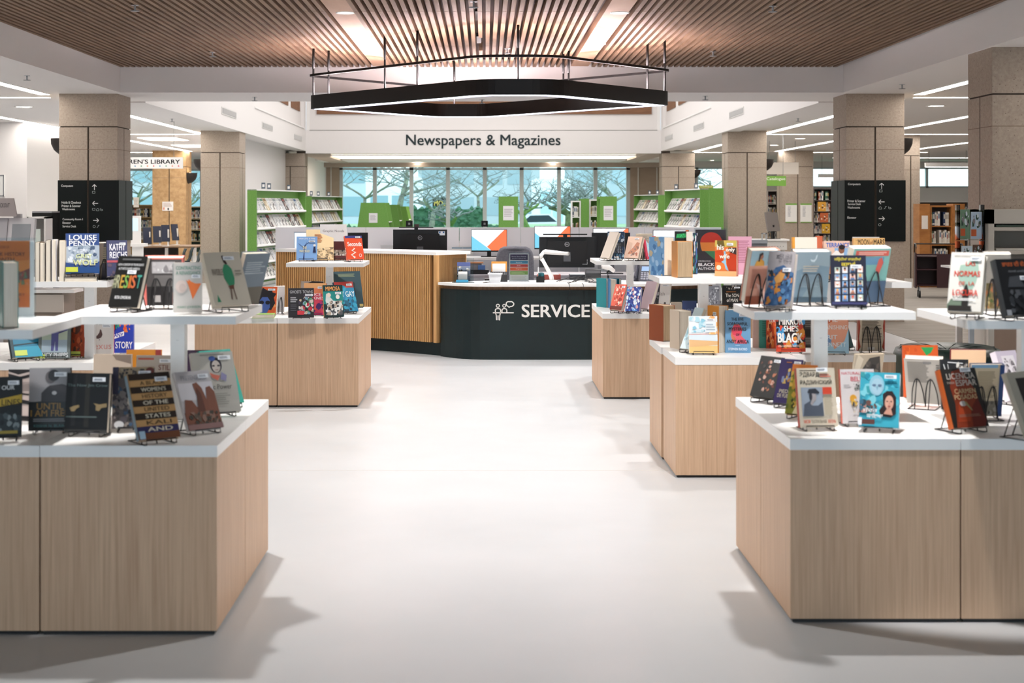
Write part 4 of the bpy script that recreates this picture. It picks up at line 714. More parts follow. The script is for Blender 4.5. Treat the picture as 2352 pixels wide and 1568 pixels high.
book(T_, 1776, 800, 30, 86, 'orange painted book behind In Every Mirror', [('r', 0, 0, 1, 1, '#d9572c'), ('S', 0, 0, 1, 1, 20, ['#e8843c', '#b83c20', '#f0a86c', '#7a3020'], .15), ('t', 'GOOD', .2, .7, .9, .78, .03, '#f0e4d8')], '#c94c24', yaw=-3, t=.02, sticker=False)
book(T_, 1817, 808, 66, 96, 'red and black book In Every Mirror She\'s Black', [('r', 0, 0, 1, 1, '#2a1c1c'), ('r', 0, 0, 1, .1, '#d9482c'), ('S', 0, .08, 1, 1, 26, ['#d9482c', '#3a2420', '#4aa0d8', '#e8983c', '#241818', '#cc3c24'], .17), ('t', 'IN EVERY', .12, .84, .9, .95, .04, '#f4efe8'), ('t', 'MIRROR', .1, .64, .92, .82, .05, '#f4efe8'), ('t', "SHE'S", .26, .48, .76, .62, .05, '#f4efe8'), ('t', 'BLACK', .05, .22, .9, .44, .06, '#f8f4ee'), ('t', 'LOLA AKINMADE AKERSTROM', .06, .11, .88, .16, .01, '#f4d8c8')], '#c8432a', yaw=-2, tilt=6, t=.022, sticker=False)
book(T_, 1857, 798, 26, 84, 'dark book back behind the post', [('r', 0, 0, 1, 1, '#3c3836'), ('r', 0, .3, 1, .5, '#191817'), ('L', .1, .55, .9, .9, 6, '#7a7470'), ('L', .1, .08, .9, .28, 4, '#8a8480')], '#3c3836', back=True, t=.024, sticker=False)
book(T_, 1917, 812, 64, 94, 'orange and blue book with two overlapping faces', [('r', 0, 0, 1, 1, '#a9cfe0'), ('r', 0, .68, 1, 1, '#d9622c'), ('p', P((.2, .68), (.95, .98), (1, .6), (.85, .3), (.5, .1), (.35, .3), (.2, .42)), '#f0a888'), ('p', P((0, .5), (.3, .45), (.4, .3), (.2, .1), (0, .1)), '#7a9cc8'), ('t', 'THE', .15, .76, .62, .87, .03, '#f4ece4'), ('t', 'VANISHING', .1, .58, .95, .68, .02, '#f4ece4'), ('t', 'BRIT', .1, .34, .6, .44, .02, '#eef2f4'), ('t', 'BENNETT', .1, .16, .9, .26, .02, '#eef2f4')], '#c9a06c', yaw=-6, tilt=8, t=.024, sticker=(.6, .9))
book(T_, 1953, 800, 22, 88, 'dark teal book leaning left between two novels', [('r', 0, 0, 1, 1, '#2c5c60')], '#24484c', yaw=44, tilt=18, t=.02, sticker=False)
book(T_, 2001, 806, 62, 96, 'cream back of The Sweetness of Water with red ribbons', [('r', 0, 0, 1, 1, '#cdbda4'), ('p', P((0, 0), (.1, .1), (.04, .3), (.08, .6), (.02, .9), (.08, 1), (0, 1)), '#b04430'), ('p', P((1, 0), (.9, .1), (.96, .3), (.92, .6), (.98, .9), (.92, 1), (1, 1)), '#b04430'), ('t', 'THE SWEETNESS of WATER', .16, .84, .84, .88, .01, '#4a3c30'), ('L', .14, .2, .88, .8, 18, '#7a6c5c'), ('r', .36, .04, .62, .1, '#e6e2da')], '#b04430', back=True, yaw=2, tilt=3, t=.03, sticker=False)

# --- near right tables
book(T_, 1748, 915, 34, 90, 'dark hardback leaning right at the aisle corner', [('r', 0, 0, 1, 1, '#252423'), ('S', .1, .1, .9, .9, 16, ['#6a3c30', '#a8684c', '#3c3836', '#c9a090'], .09)], '#1d1c1b', yaw=-52, tilt=24, t=.034, pages=col('#57544f', .7), wm=.13)
book(T_, 1800, 930, 44, 100, 'dark purple book second from the aisle corner', [('r', 0, 0, 1, 1, '#34285a'), ('S', .2, .45, .95, .8, 14, ['#a8702c', '#5a3424', '#7a86a8', '#c9a85c'], .12), ('t', 'PIEDRA', .2, .24, .85, .32, .02, '#c9bfa8'), ('t', 'DE FUEGO', .15, .14, .85, .22, .02, '#c9bfa8'), ('L', .3, .9, .6, .94, 1, '#a8683c')], '#2b2148', yaw=-40, tilt=22, t=.02, sticker=(.64, .88))
book(T_, 1831, 954, 50, 110, 'orange and green book with a sunlit path', [('r', 0, 0, 1, 1, '#8a8c34'), ('r', 0, .82, 1, 1, '#e8863c'), ('S', 0, .1, 1, .85, 30, ['#c9a03c', '#4a5c24', '#e0b850', '#6f7a30', '#3c4420'], .13), ('p', P((.3, 0), (.7, 0), (.6, .3), (.5, .3)), '#e0d4a8')], '#d9a24c', yaw=-36, tilt=22, t=.026, sticker=False)
book(T_, 1882, 982, 90, 132, 'Russian book with a man in a hat and red spine', [('r', 0, 0, 1, 1, '#cbbfab'), ('r', .08, .95, .52, .965, '#3c362e'), ('t', 'ЭДВАРД', .08, .84, .58, .93, .03, '#3c362e'), ('t', 'РАДЗИНСКИЙ', .08, .71, .9, .81, .035, '#3c362e'), ('L', .6, .84, .92, .9, 2, '#c8604c'), ('r', .08, .18, .64, .67, '#8f99a6'), ('p', P((.1, .18), (.14, .38), (.3, .44), (.36, .36), (.5, .36), (.62, .42), (.64, .18)), '#4a505c'), ('p', P((.3, .4), (.34, .36), (.4, .42), (.38, .46)), '#9c9494'), ('e', .38, .51, .09, .09, '#9c9494'), ('p', P((.24, .58), (.28, .64), (.46, .65), (.56, .58), (.52, .56), (.3, .57)), '#2c2e36'), ('e', .32, .52, .04, .07, '#33343c'), ('r', .64, .55, .88, .67, '#c8442c'), ('L', .66, .2, .9, .53, 14, '#a0957f'), ('t', 'МОЯ', .1, .06, .26, .12, .03, '#c8442c'), ('t', 'ТЕАТРАЛЬНАЯ', .28, .06, .68, .12, .02, '#3c362e'), ('t', 'ЖИЗНЬ', .72, .06, .92, .12, .03, '#c8442c')], '#cbbfab', s='#b33d28', yaw=6, tilt=13, t=.026, sticker=(.5, .93))
book(T_, 1975, 973, 80, 122, 'pale book Naturalmente Bella with citrus and flowers', [('r', 0, 0, 1, 1, '#d6d0d0'), ('t', 'NATURALMENTE', .04, .9, .96, .95, .015, '#d4606c'), ('t', 'BELLA', .3, .78, .76, .86, .02, '#d4606c'), ('L', .08, .66, .3, .72, 2, '#a8a2a4'), ('S', .38, .62, .62, .76, 10, ['#4a5450', '#6a746c'], .035), ('e', .34, .46, .1, .07, '#e0a438'), ('e', .62, .52, .08, .06, '#e0b060'), ('e', .36, .37, .09, .06, '#e4b84c'), ('S', .3, .18, .75, .45, 16, ['#e9e4dc', '#c9beb8', '#4a4c50', '#dcd0c4'], .05)], '#d6cfcf', s='#e2705c', yaw=5, tilt=10, t=.022, sticker=(.64, .7))
book(T_, 2018, 984, 84, 122, 'turquoise book with a long-haired woman', [('r', 0, 0, 1, 1, '#3aa2b8'), ('S', 0, .2, 1, 1, 20, ['#4cc0d4', '#2c8ca4', '#7cc8d4', '#3a98a0'], .16), ('e', .42, .76, .19, .19, '#8fc0d2'), ('e', .43, .74, .14, .15, '#a3c4d4'), ('p', P((.41, .74), (.46, .74), (.44, .66)), '#7aa8bc'), ('e', .36, .76, .05, .02, '#5c7490'), ('e', .5, .76, .05, .02, '#5c7490'), ('S', 0, .25, .45, .5, 12, ['#6a4a44', '#3c6a80', '#c08a7c', '#2c4450'], .09), ('p', P((.58, .6), (.68, .66), (.82, .66), (.92, .55), (.92, .25), (.8, .18), (.56, .2), (.5, .3), (.6, .4)), '#2a1c1e'), ('e', .75, .45, .11, .13, '#d3a08c'), ('e', .70, .47, .022, .01, '#3a2424'), ('e', .80, .47, .022, .01, '#3a2424'), ('p', P((.74, .42), (.77, .42), (.755, .47)), '#c08a76'), ('e', .75, .38, .035, .012, '#a84c48'), ('p', P((.62, .24), (.7, .34), (.8, .34), (.85, .22)), '#c89480'), ('t', 'ਸੁੰਦਰ', .1, .25, .46, .34, .02, '#eef0f0'), ('t', 'ਕਾਇਆ', .2, .16, .6, .25, .02, '#eef0f0'), ('r', .0, .04, .4, .13, '#5c3a34'), ('r', -.02, .02, .08, .16, '#e4e6ea')], '#e4e2e4', yaw=-20, tilt=18, t=.028, sticker=(.62, .88))
book(T_, 1985, 918, 70, 108, 'curled paperback seen from behind on a stand', [('r', 0, 0, 1, 1, '#b5a793'), ('p', P((0, .2), (.3, .9), (.1, 1), (0, .7)), '#d2c6b2'), ('p', P((.35, .0), (.3, .7), (.5, .92), (.85, .96), (.95, .6), (.9, 0)), '#3a3634'), ('S', .4, .2, .85, .85, 8, ['#6c645c', '#221f1e', '#554e48'], .12)], '#c3b7a4', back=True, yaw=14, tilt=14, t=.014, sticker=False)
book(T_, 2126, 924, 76, 106, 'white-paged book back with printed blurb, leaning left', [('r', 0, 0, 1, 1, '#c6bfb6'), ('L', .08, .48, .72, .94, 16, '#7d766f'), ('r', .5, .9, .72, .95, '#8f8c8a'), ('L', .84, .6, .95, .9, 6, '#6c6864')], '#c6bfb6', back=True, yaw=-26, tilt=20, t=.035, sticker=False)
book(T_, 2118, 912, 80, 118, 'orange book with a green patch behind the blurb book', [('r', 0, 0, 1, 1, '#cf5a24'), ('p', P((.5, .96), (.88, .96), (.8, .86), (.66, .8)), '#2c9a54'), ('S', .0, .5, .5, .96, 6, ['#c4501e', '#d9682c'], .14)], '#c9521f', yaw=3, tilt=5, t=.022, sticker=False)
book(T_, 2222, 914, 78, 112, 'peach book with dark red edge at the back', [('r', 0, 0, 1, 1, '#e8c49e'), ('S', .55, .62, .75, .72, 6, ['#4c8a54', '#c84c44', '#e8e0d8'], .04)], '#7c2c34', back=True, yaw=-4, tilt=6, t=.022, sticker=False)
book(T_, 2196, 940, 62, 112, 'black and white photo book left of the navy one', [('r', 0, 0, 1, 1, '#1d1d1f'), ('l', .1, .9, .25, .6, .03, '#dcdcdc'), ('l', .25, .94, .8, .92, .03, '#e6e6e6'), ('l', .25, .9, .32, .6, .02, '#dcdcdc'), ('S', .5, .7, .95, .95, 8, ['#8c8680', '#d9d4cc', '#5a5450'], .08)], '#2c2c2e', yaw=-6, tilt=10, t=.02, sticker=False)
book(T_, 2262, 954, 76, 120, 'book back with cream text panel and navy spine', [('r', 0, 0, 1, 1, '#c6b79c'), ('r', .0, .94, .8, 1, '#7ea8c8'), ('L', .2, .36, .8, .88, 18, '#94866e'), ('r', .2, .02, .86, .3, '#7a7468'), ('S', .2, .02, .86, .3, 8, ['#a09a90', '#5c564c'], .08), ('r', .86, 0, 1, 1, '#24447c')], '#24447c', back=True, yaw=3, tilt=10, t=.028, sticker=False, )
book(T_, 2232, 984, 94, 130, 'dark red book Licencia para Espiar', [('r', 0, 0, 1, 1, '#23211f'), ('p', P((.1, 0), (.2, .4), (.16, .7), (.3, .95), (.6, 1), (.72, .8), (.86, .6), (.92, .1), (.8, 0)), '#7a2e18'), ('p', P((.55, 0), (.6, .3), (.86, .5), (.97, .1), (.9, 0)), '#5c1c12'), ('p', P((.16, .1), (.3, .42), (.5, .5), (.6, .3), (.5, .1)), '#983a1c'), ('t', 'LICENCIA', .12, .82, .92, .92, .01, '#c4bab0'), ('t', 'PARA', .1, .74, .3, .78, 0, '#a89c90'), ('t', 'ESPIAR', .34, .7, .92, .8, .01, '#c4bab0'), ('t', 'CARMEN', .24, .57, .84, .65, .01, '#c4aa80'), ('t', 'POSADAS', .2, .47, .84, .55, .01, '#c4aa80'), ('e', .4, .4, .1, .045, '#a8a09c'), ('p', P((.44, .44), (.5, .42), (.62, .28), (.6, .27), (.46, .38)), '#8a7c54'), ('L', .2, .17, .85, .22, 2, '#7a5a4c')], '#1b1a19', s='#b8561e', yaw=24, tilt=20, t=.03, sticker=(.52, .93))
book(T_, 2345, 920, 60, 108, 'lavender book with a small photo at the right edge', [('r', 0, 0, 1, 1, '#cfc4d2'), ('r', .2, .5, .8, .9, '#e6e0e4'), ('S', .25, .55, .75, .85, 8, ['#8c8488', '#c4bcc0', '#5c565a'], .1)], '#d8cfd8', yaw=32, tilt=22, t=.03, sticker=False)
book(T_, 2390, 1002, 70, 140, 'grey-beige book cut by the right edge on a stand', [('r', 0, 0, 1, 1, '#b0a898'), ('r', .3, .2, 1, .9, '#2c2826')], '#b0a898', yaw=34, tilt=24, t=.022, sticker=False)
# near right risers
book(SH, 1742, 694, 68, 124, 'peach book back with a smiling woman in yellow', [('r', 0, 0, 1, 1, '#e0a48c'), ('r', 0, .72, 1, 1, '#a9c8d4'), ('p', P((.16, .72), (.2, .8), (.34, .86), (.48, .8), (.5, .72)), '#e8a83c'), ('e', .36, .89, .07, .05, '#b8765c'), ('p', P((.26, .8), (.28, .94), (.38, .97), (.42, .94), (.34, .9), (.32, .8)), '#2c2220'), ('L', .58, .76, .9, .92, 6, '#7ea0b0'), ('L', .1, .3, .92, .66, 14, '#c2806a'), ('p', P((.3, .4), (.5, .34), (.9, .06), (.6, .04)), '#e8bcae'), ('r', 0, 0, .5, .16, '#a8583e'), ('r', .48, .06, .62, .12, '#d9cfc8')], '#d8907a', back=True, yaw=16, tilt=18, t=.045, sticker=False)
book(SH, 1784, 706, 56, 124, 'grey book with a blue and orange tiger painting', [('r', 0, 0, 1, 1, '#9c9698'), ('p', P((0, .2), (.3, .7), (.6, .75), (1, .6), (1, .1), (.4, 0), (0, 0)), '#3c5c84'), ('S', .05, .02, .98, .66, 40, ['#2c486c', '#c8843c', '#5a84ac', '#22303c', '#a06030', '#4a6c94'], .11), ('p', P((.3, .5), (.5, .62), (.7, .58), (.6, .44), (.4, .4)), '#cf9450'), ('t', 'ਚਿੱਟੇ ਘੋੜੇ', .3, .88, .9, .95, 0, '#5c5a60'), ('t', 'ਦਾ ਸਵਾਰ', .4, .8, .9, .86, 0, '#5c5a60')], '#a09a9c', yaw=-28, tilt=20, t=.032, sticker=(.6, .62))
book(SH, 1858, 690, 84, 116, 'grey-blue book back with a small crane logo', [('r', 0, 0, 1, 1, '#6c8494'), ('p', P((0, .6), (.5, .75), (1, .7), (1, 1), (0, 1)), '#8496a0'), ('p', P((.2, 0), (.6, .5), (.8, .4), (.9, 0)), '#7c909a'), ('p', P((.42, .86), (.5, .84), (.56, .86), (.58, .93), (.62, .95), (.6, .86), (.54, .8), (.46, .81)), '#c2ced4'), ('L', .24, .6, .72, .74, 3, '#a8a49a'), ('L', .2, .3, .8, .56, 12, '#8fa2ae'), ('r', 0, 0, 1, .1, '#3c5464')], '#74868f', back=True, yaw=10, tilt=14, t=.05, sticker=False)
grid = [('r', 0, 0, 1, 1, '#1b1d30'), ('t', 'ਜਿਉਂਦੀਆਂ ਜਾਗਦੀਆਂ', .1, .88, .86, .96, .01, '#d0c040'), ('t', 'ਕਲਮਾਂ', .3, .78, .7, .87, .02, '#d8c440')]
_r = random.Random(3)
for i in range(4):
    for j in range(5):
        x0 = .1+i*.21; y0 = .08+j*.138
        grid += [('r', x0, y0, x0+.155, y0+.12, _r.choice(['#c9c4c4', '#7c9cc0', '#a8b4a8', '#d8b8b0', '#8c98a4'])), ('p', P((x0+.01, y0), (x0+.04, y0+.05), (x0+.115, y0+.05), (x0+.145, y0)), _r.choice(['#d9dce0', '#3c3c48', '#8a5a4c', '#4a6a94', '#e0e0dc'])), ('e', x0+.077, y0+.065, .032, .032, '#b98468'), ('e', x0+.077, y0+.09, .036, .02, _r.choice(['#ecebe6', '#2a2428', '#c84c3c', '#5c84b8', '#e0a04c', '#22202a']))]
grid.append(('r', 0, .0, 1, .045, '#33345c'))
book(SH, 1950, 703, 78, 115, 'navy Punjabi book with a grid of small portraits', grid, '#1b1d30', yaw=-9, tilt=11, t=.02, sticker=(.54, .71))
book(SH, 1985, 690, 92, 124, 'teal book back with a red banner and a player', [('r', 0, 0, 1, 1, '#7cb4ae'), ('r', .06, .86, .96, .96, '#cf5a4c'), ('L', .14, .88, .9, .94, 2, '#e8b8ac'), ('r', .2, .7, .85, .84, '#5c8cac'), ('p', P((.66, .6), (.7, .8), (.78, .84), (.84, .74), (.76, .5)), '#c8584c'), ('r', 0, 0, 1, .4, '#4c6480')], '#d8dcdc', back=True, yaw=19, tilt=16, t=.045, sticker=False)
book(SH, 2213, 720, 66, 134, 'white book Las Normas de la Locura', [('r', 0, 0, 1, 1, '#dcd8d0'), ('p', P((.25, .6), (.3, .78), (.5, .8), (.6, .9), (.8, .88), (.86, .7), (.8, .5), (.7, .36), (.45, .4), (.3, .5)), '#9cb8a8'), ('t', 'DIEGO GONZALEZ-SEGURA', .1, .92, .9, .95, .01, '#8a8680'), ('t', 'LAS', .46, .77, .74, .84, .02, '#c8321c'), ('t', 'NORMAS', .14, .59, .9, .68, .03, '#c8321c'), ('t', 'DE  LA', .3, .44, .76, .5, .02, '#c8321c'), ('p', P((0, .1), (.1, .2), (.5, .24), (.5, .06), (0, .04)), '#6c7c6a'), ('p', P((.42, .1), (.44, .34), (.5, .44), (.54, .46), (.6, .36), (.62, .2), (.6, .06)), '#24201e'), ('t', 'LOCURA', .14, .26, .88, .36, .03, '#c8321c'), ('L', .16, .17, .9, .22, 2, '#f0eeea'), ('r', .04, .0, .72, .09, '#262220')], '#dcd8d0', yaw=-30, tilt=20, t=.045, sticker=(.6, .85))
book(SH, 2285, 712, 56, 132, 'pale book with a grass photo behind Las Normas', [('r', 0, 0, 1, 1, '#c3beb6'), ('r', .1, .05, .95, .5, '#8c7c50'), ('S', .1, .05, .95, .5, 30, ['#b89c5c', '#5c6c34', '#d8c488', '#7c6a3c', '#c87c4c'], .08)], '#e4e0dc', yaw=-6, tilt=14, t=.04, back=True, sticker=False)
book(SH, 2352, 727, 88, 128, 'black Punjabi book with orange title at the right edge', [('r', 0, 0, 1, 1, '#17181a'), ('t', 'ਭਾਰਤ ਦੀ ਵੰਡ', .16, .87, .9, .96, .02, '#b0562c'), ('t', 'ਪੰਜਾਬੀ ਸਾਹਿਤ', .3, .76, .8, .8, 0, '#7a7c80'), ('p', P((.2, .5), (.3, .68), (.6, .7), (.7, .5)), '#3c3e42'), ('S', .15, .05, .8, .45, 14, ['#303236', '#232427', '#4a4c50'], .12), ('r', 0, .0, .14, .1, '#9c9ca0')], '#131416', s='#3a3c3e', yaw=20, tilt=18, t=.03, sticker=(.6, .62))
# ------------------------------------------------------------------ service desk
def off_path(pts, d):
    """shift a plan polyline sideways (positive = away from the viewer)"""
    out = []
    for i, p in enumerate(pts):
        a = Vector(pts[max(i-1, 0)]); b = Vector(pts[min(i+1, len(pts)-1)]); t_ = (b-a).normalized(); out.append((p[0]-t_.y*d, p[1]+t_.x*d))
    return out
def slab(m, pts, d0, d1, z0, z1, mat): 
    a = off_path(pts, d0); b = off_path(pts, d1)
    for i in range(len(pts)-1): m.prism([a[i], a[i+1], b[i+1], b[i]], z0, z1, mat)
tall = [(WX(634, 16.2), 16.2), (WX(745, 15.95), 15.95), (WX(850, 15.67), 15.67), (WX(930, 15.4), 15.4), (WX(1004, 15.1), 15.1)]
t = thing('service_counter', 'tall service counter clad in golden wood slats with white top', 'counter', (0, 0, 0))
m = MB(); slab(m, tall, .03, .42, .13, 1.0, grain('dark_oak_backing', '#5f3f20', '#7a532c', (40, 40, 2), .6)); m.build('body', t)
m = MB(); slab(m, tall, .06, .40, 0, .13, DGREEN); m.build('plinth', t)
m = MB(); slab(m, off_path(tall, -.01), 0, .5, 1.0, 1.03, LAM); m.build('worktop', t)
m = MB()
seg = [(Vector(a), Vector(b)) for a, b in zip(tall, tall[1:])]; tot = sum((b-a).length for a, b in seg); n = int((tot-.07)/.0262)
for i in range(n):
    d = i*.0262+.006
    for a, b in seg:
        L_ = (b-a).length
        if d <= L_: break
        d -= L_
    u = (b-a).normalized(); p = a+u*d; m.obox((p.x-u.y*.015, p.y+u.x*.015, .5655), (.0135, .026, .869), math.atan2(u.y, u.x), OAKW)
m.build('slats', t)
u = (seg[-1][1]-seg[-1][0]).normalized(); p = seg[-1][1]-u*.02
m = MB(); m.obox((p.x-u.y*.21, p.y+u.x*.21, .565), (.04, .44, .87), math.atan2(u.y, u.x), OAKW); m.build('end_panel', t)
low = [(WX(1012, 15.1), 15.1), (WX(1022, 15.03), 15.03), (WX(1034, 14.96), 14.96), (WX(1048, 14.89), 14.89), (WX(1064, 14.83), 14.83), (WX(1082, 14.785), 14.785), (WX(1102, 14.758), 14.758), (WX(1125, 14.75), 14.75), (WX(1350, 14.75), 14.75), (WX(1500, 14.8), 14.8), (WX(1640, 15.1), 15.1)]
t = thing('service_counter', 'low curved dark green service desk with the word SERVICE', 'counter', (0, 0, 0))
m = MB(); slab(m, low, 0, .05, .0, .672, DGREEN); m.build('front_panel', t)
m = MB(); slab(m, low, .03, .07, .672, .708, grain('brown_oak_band', '#6f4f36', '#8d6a4c', (40, 40, 3), .5)); m.build('wood_band', t)
m = MB(); slab(m, off_path(low, -.03), 0, .78, .708, .733, LAM); m.build('worktop', t)
m = MB(); slab(m, low[7:], .6, .62, 0, .708, col('#15181a', .6)); slab(m, low[:7], .08, .3, 0, .708, BLACK); m.build('back_panel', t)
m = MB(); FY = 14.748
f = Face(m, (WX(1132, FY), FY, WZ(737, FY)), (1, 0, 0), (0, 0, 1), (1355-1132)*FY/F, 47*FY/F, .002)
def q(px, py): return ((px-1132)/223, (737-py)/47)
def seg_(a, b, t=.011): (x0, y0), (x1, y1) = q(*a), q(*b); return ('l', x0, y0, x1, y1, t, '#e8e6e2')
def ringpx(cx, cy, r, n=14, a0=0, a1=6.2832, sy=1, t=.010): return [seg_((cx+r*math.cos(a0+(a1-a0)*i/n), cy-sy*r*math.sin(a0+(a1-a0)*i/n)), (cx+r*math.cos(a0+(a1-a0)*(i+1)/n), cy-sy*r*math.sin(a0+(a1-a0)*(i+1)/n)), t) for i in range(n)]
(x0, y0), (x1, y1) = q(1199, 728), q(1354, 699.5)
icon = [('t', 'SERVICE', x0, y0, x1, y1, .035, '#e8e6e2')]
icon += ringpx(1143.5, 702, 3.6)+ringpx(1158, 702, 3.4)
icon += [seg_((1132, 718), (1180, 718))]
icon += [seg_(a, b) for a, b in zip([(1138, 718), (1137.5, 711), (1141, 708.5), (1147, 708.5), (1150, 711), (1149.5, 718), (1148, 724), (1147.5, 735)], [(1137.5, 711), (1141, 708.5), (1147, 708.5), (1150, 711), (1149.5, 718), (1148, 724), (1147.5, 735), (1147.5, 735.5)])]
icon += [seg_((1138, 718), (1140, 724)), seg_((1140, 724), (1140.5, 735)), seg_((1144, 724), (1144, 735))]
icon += [seg_((1153, 717), (1153, 711)), seg_((1153, 711), (1156, 708.5)), seg_((1156, 708.5), (1161, 708.5)), seg_((1161, 708.5), (1164, 711)), seg_((1164, 711), (1164, 717))]
bub = [(1166, 692.5), (1176, 692.5), (1180, 696), (1180, 700), (1176, 703.5), (1172, 703.5), (1169, 706), (1168, 703.5), (1165, 702.5), (1162.5, 699), (1163, 695)]
icon += [seg_(a, b) for a, b in zip(bub, bub[1:]+bub[:1])]
for it in icon: f.k = 1; f.draw([it])
m.build('lettering', t)

# staff worktop behind the counters
t = thing('staff_desk', 'grey staff worktop behind the service counters', 'desk', (WX(1230, 17.1), 17.1, 0))
m = MB(); m.box((-1.6, -.45, .70), (1.9, .4, .73), col('#8f8d92', .4)); m.build('desktop', t)
for x in (-1.5, .2, 1.8):
    m = MB(); m.box((x-.03, -.4, 0), (x+.03, .35, .70), col('#2a2a2d', .5)); m.build('leg', t)

DARKP = col('#121214', .4)
def monitor_back(px, py, wp, hp, Y, label, zb, yaw=0, logo=True, sticker=None, bar=False, arm=False):
    X = WX(px, Y); W = wp*Y/F; H = hp*Y/F; zt = WZ(py, Y)
    t = thing('computer_monitor', label, 'monitor', (X, Y, zb), R(yaw)); z1 = zt-zb; z0 = z1-H
    m = MB(); m.box((-W/2, -.012, z0), (W/2, .012, z1), DARKP); m.box((-W*.36, -.035, z0+H*.12), (W*.36, -.012, z1-H*.12), col('#0d0d0f', .5)); m.build('housing', t)
    m = MB(); m.box((-W/2+.01, .0125, z0+.01), (W/2-.01, .0135, z1-.01), glow('#cfe0ea', .9)); m.build('screen', t)
    m = MB(); m.box((-.035, -.045, z0+H*.2 if arm else 0.01), (.035, -.02, z0+H*.5), col('#55565a', .35)); 
    if not arm: m.box((-.03, -.04, .01), (.03, -.02, z0+.05), col('#55565a', .35)); m.box((-.13, -.1, 0), (.13, .1, .012), col('#3c3d40', .4))
    m.build('stand', t)
    if logo:
        m = MB(); m.M = Matrix.Translation((.0, -.0355, z1-H*.24)) @ Matrix.Rotation(R(90), 4, 'X'); m.lathe([(.02, 0), (.024, 0)], (0, 0, 0), col('#a9abb0', .4), 20)
        m.M = Matrix(); f = Face(m, (-.015, -.0357, z1-H*.24-.007), (1, 0, 0), (0, 0, 1), .03, .014); f.draw([('t', 'DELL', 0, 0, 1, 1, .01, '#a9abb0')]); m.build('logo', t)
    if sticker:
        m = MB(); f = Face(m, (-W/2, -.0125, z0), (1, 0, 0), (0, 0, 1), W, H); f.draw(sticker); m.build('label_print', t)
    return t
def light_bar(px, py, wp, Y, label, cam_=None):
    X = WX(px, Y); z = WZ(py, Y); W = wp*Y/F; t = thing('monitor_light_bar', label, 'light bar', (X, Y, z))
    m = MB(); m.box((-W/2, -.015, -.006), (W/2, .01, .006), BLACK); m.build('bar', t)
    m = MB(); m.box((-.02, -.02, -.03), (.02, .02, -.004), BLACK); 
    if cam_: m.box((-.02, -.015, .006), (.03, .015, .035), col('#3a2420', .4))
    m.build('clip', t)
monitor_back(965, 527, 124, 78, 16.75, 'black monitor seen from behind above the slatted counter', .73, sticker=[('r', .84, .83, .96, .95, '#e4ecf4'), ('r', .85, .9, .88, .94, '#2c6aa8'), ('r', .92, .9, .95, .94, '#2c6aa8')])
light_bar(956, 522, 79, 16.7, 'black light bar with webcam on the monitor above the slatted counter', True)
monitor_back(1302, 544, 127, 70, 15.45, 'black monitor seen from behind on a white arm on the service desk', .733, arm=True, sticker=[('r', .78, .1, .87, .2, '#c9c9cc'), ('r', .78, .22, .87, .26, '#d9d9dc'), ('r', .42, .56, .56, .62, '#e0dcd8'), ('r', .44, .62, .56, .64, '#e0703c')])
light_bar(1298, 538, 101, 15.42, 'black light bar with cable clip on the monitor with the white arm')
monitor_back(1403, 534, 88, 60, 17.0, 'black monitor partly behind the leaning books on the right riser', .73, logo=False)
monitor_back(822, 534, 46, 46, 16.6, 'small black monitor behind the Graphic Novels sign', .73, logo=False, yaw=14)
# white monitor arm
Y = 15.28; t = thing('monitor_mount', 'white jointed monitor arm clamped on the service desk', 'monitor arm', (WX(1268, Y), Y, .733))
WA = col('#ecebe9', .35)
m = MB(); m.lathe([(.001, .012), (.06, .012), (.07, .006), (.07, 0)], (0, 0, 0), WA, 20); m.build('base', t)
def ap(px, py, y=0): return (WX(px, Y)-WX(1268, Y), y, WZ(py, Y)-.733)
m = MB(); m.tube([ap(1268, 645), ap(1266, 634), ap(1259, 620), ap(1248, 600), ap(1244, 594)], .02, WA, 10, radii=[.024, .024, .02, .018, .022]); m.build('lower_arm', t)
m = MB(); m.tube([ap(1244, 596), ap(1243, 586), ap(1250, 578)], .02, WA, 10); m.build('elbow', t)
m = MB(); m.tube([ap(1249, 579), ap(1252, 578), ap(1275, 580), ap(1298, 582), ap(1306, 583, .12)], .02, WA, 10, radii=[.02, .026, .022, .018, .02]); m.build('upper_arm', t)
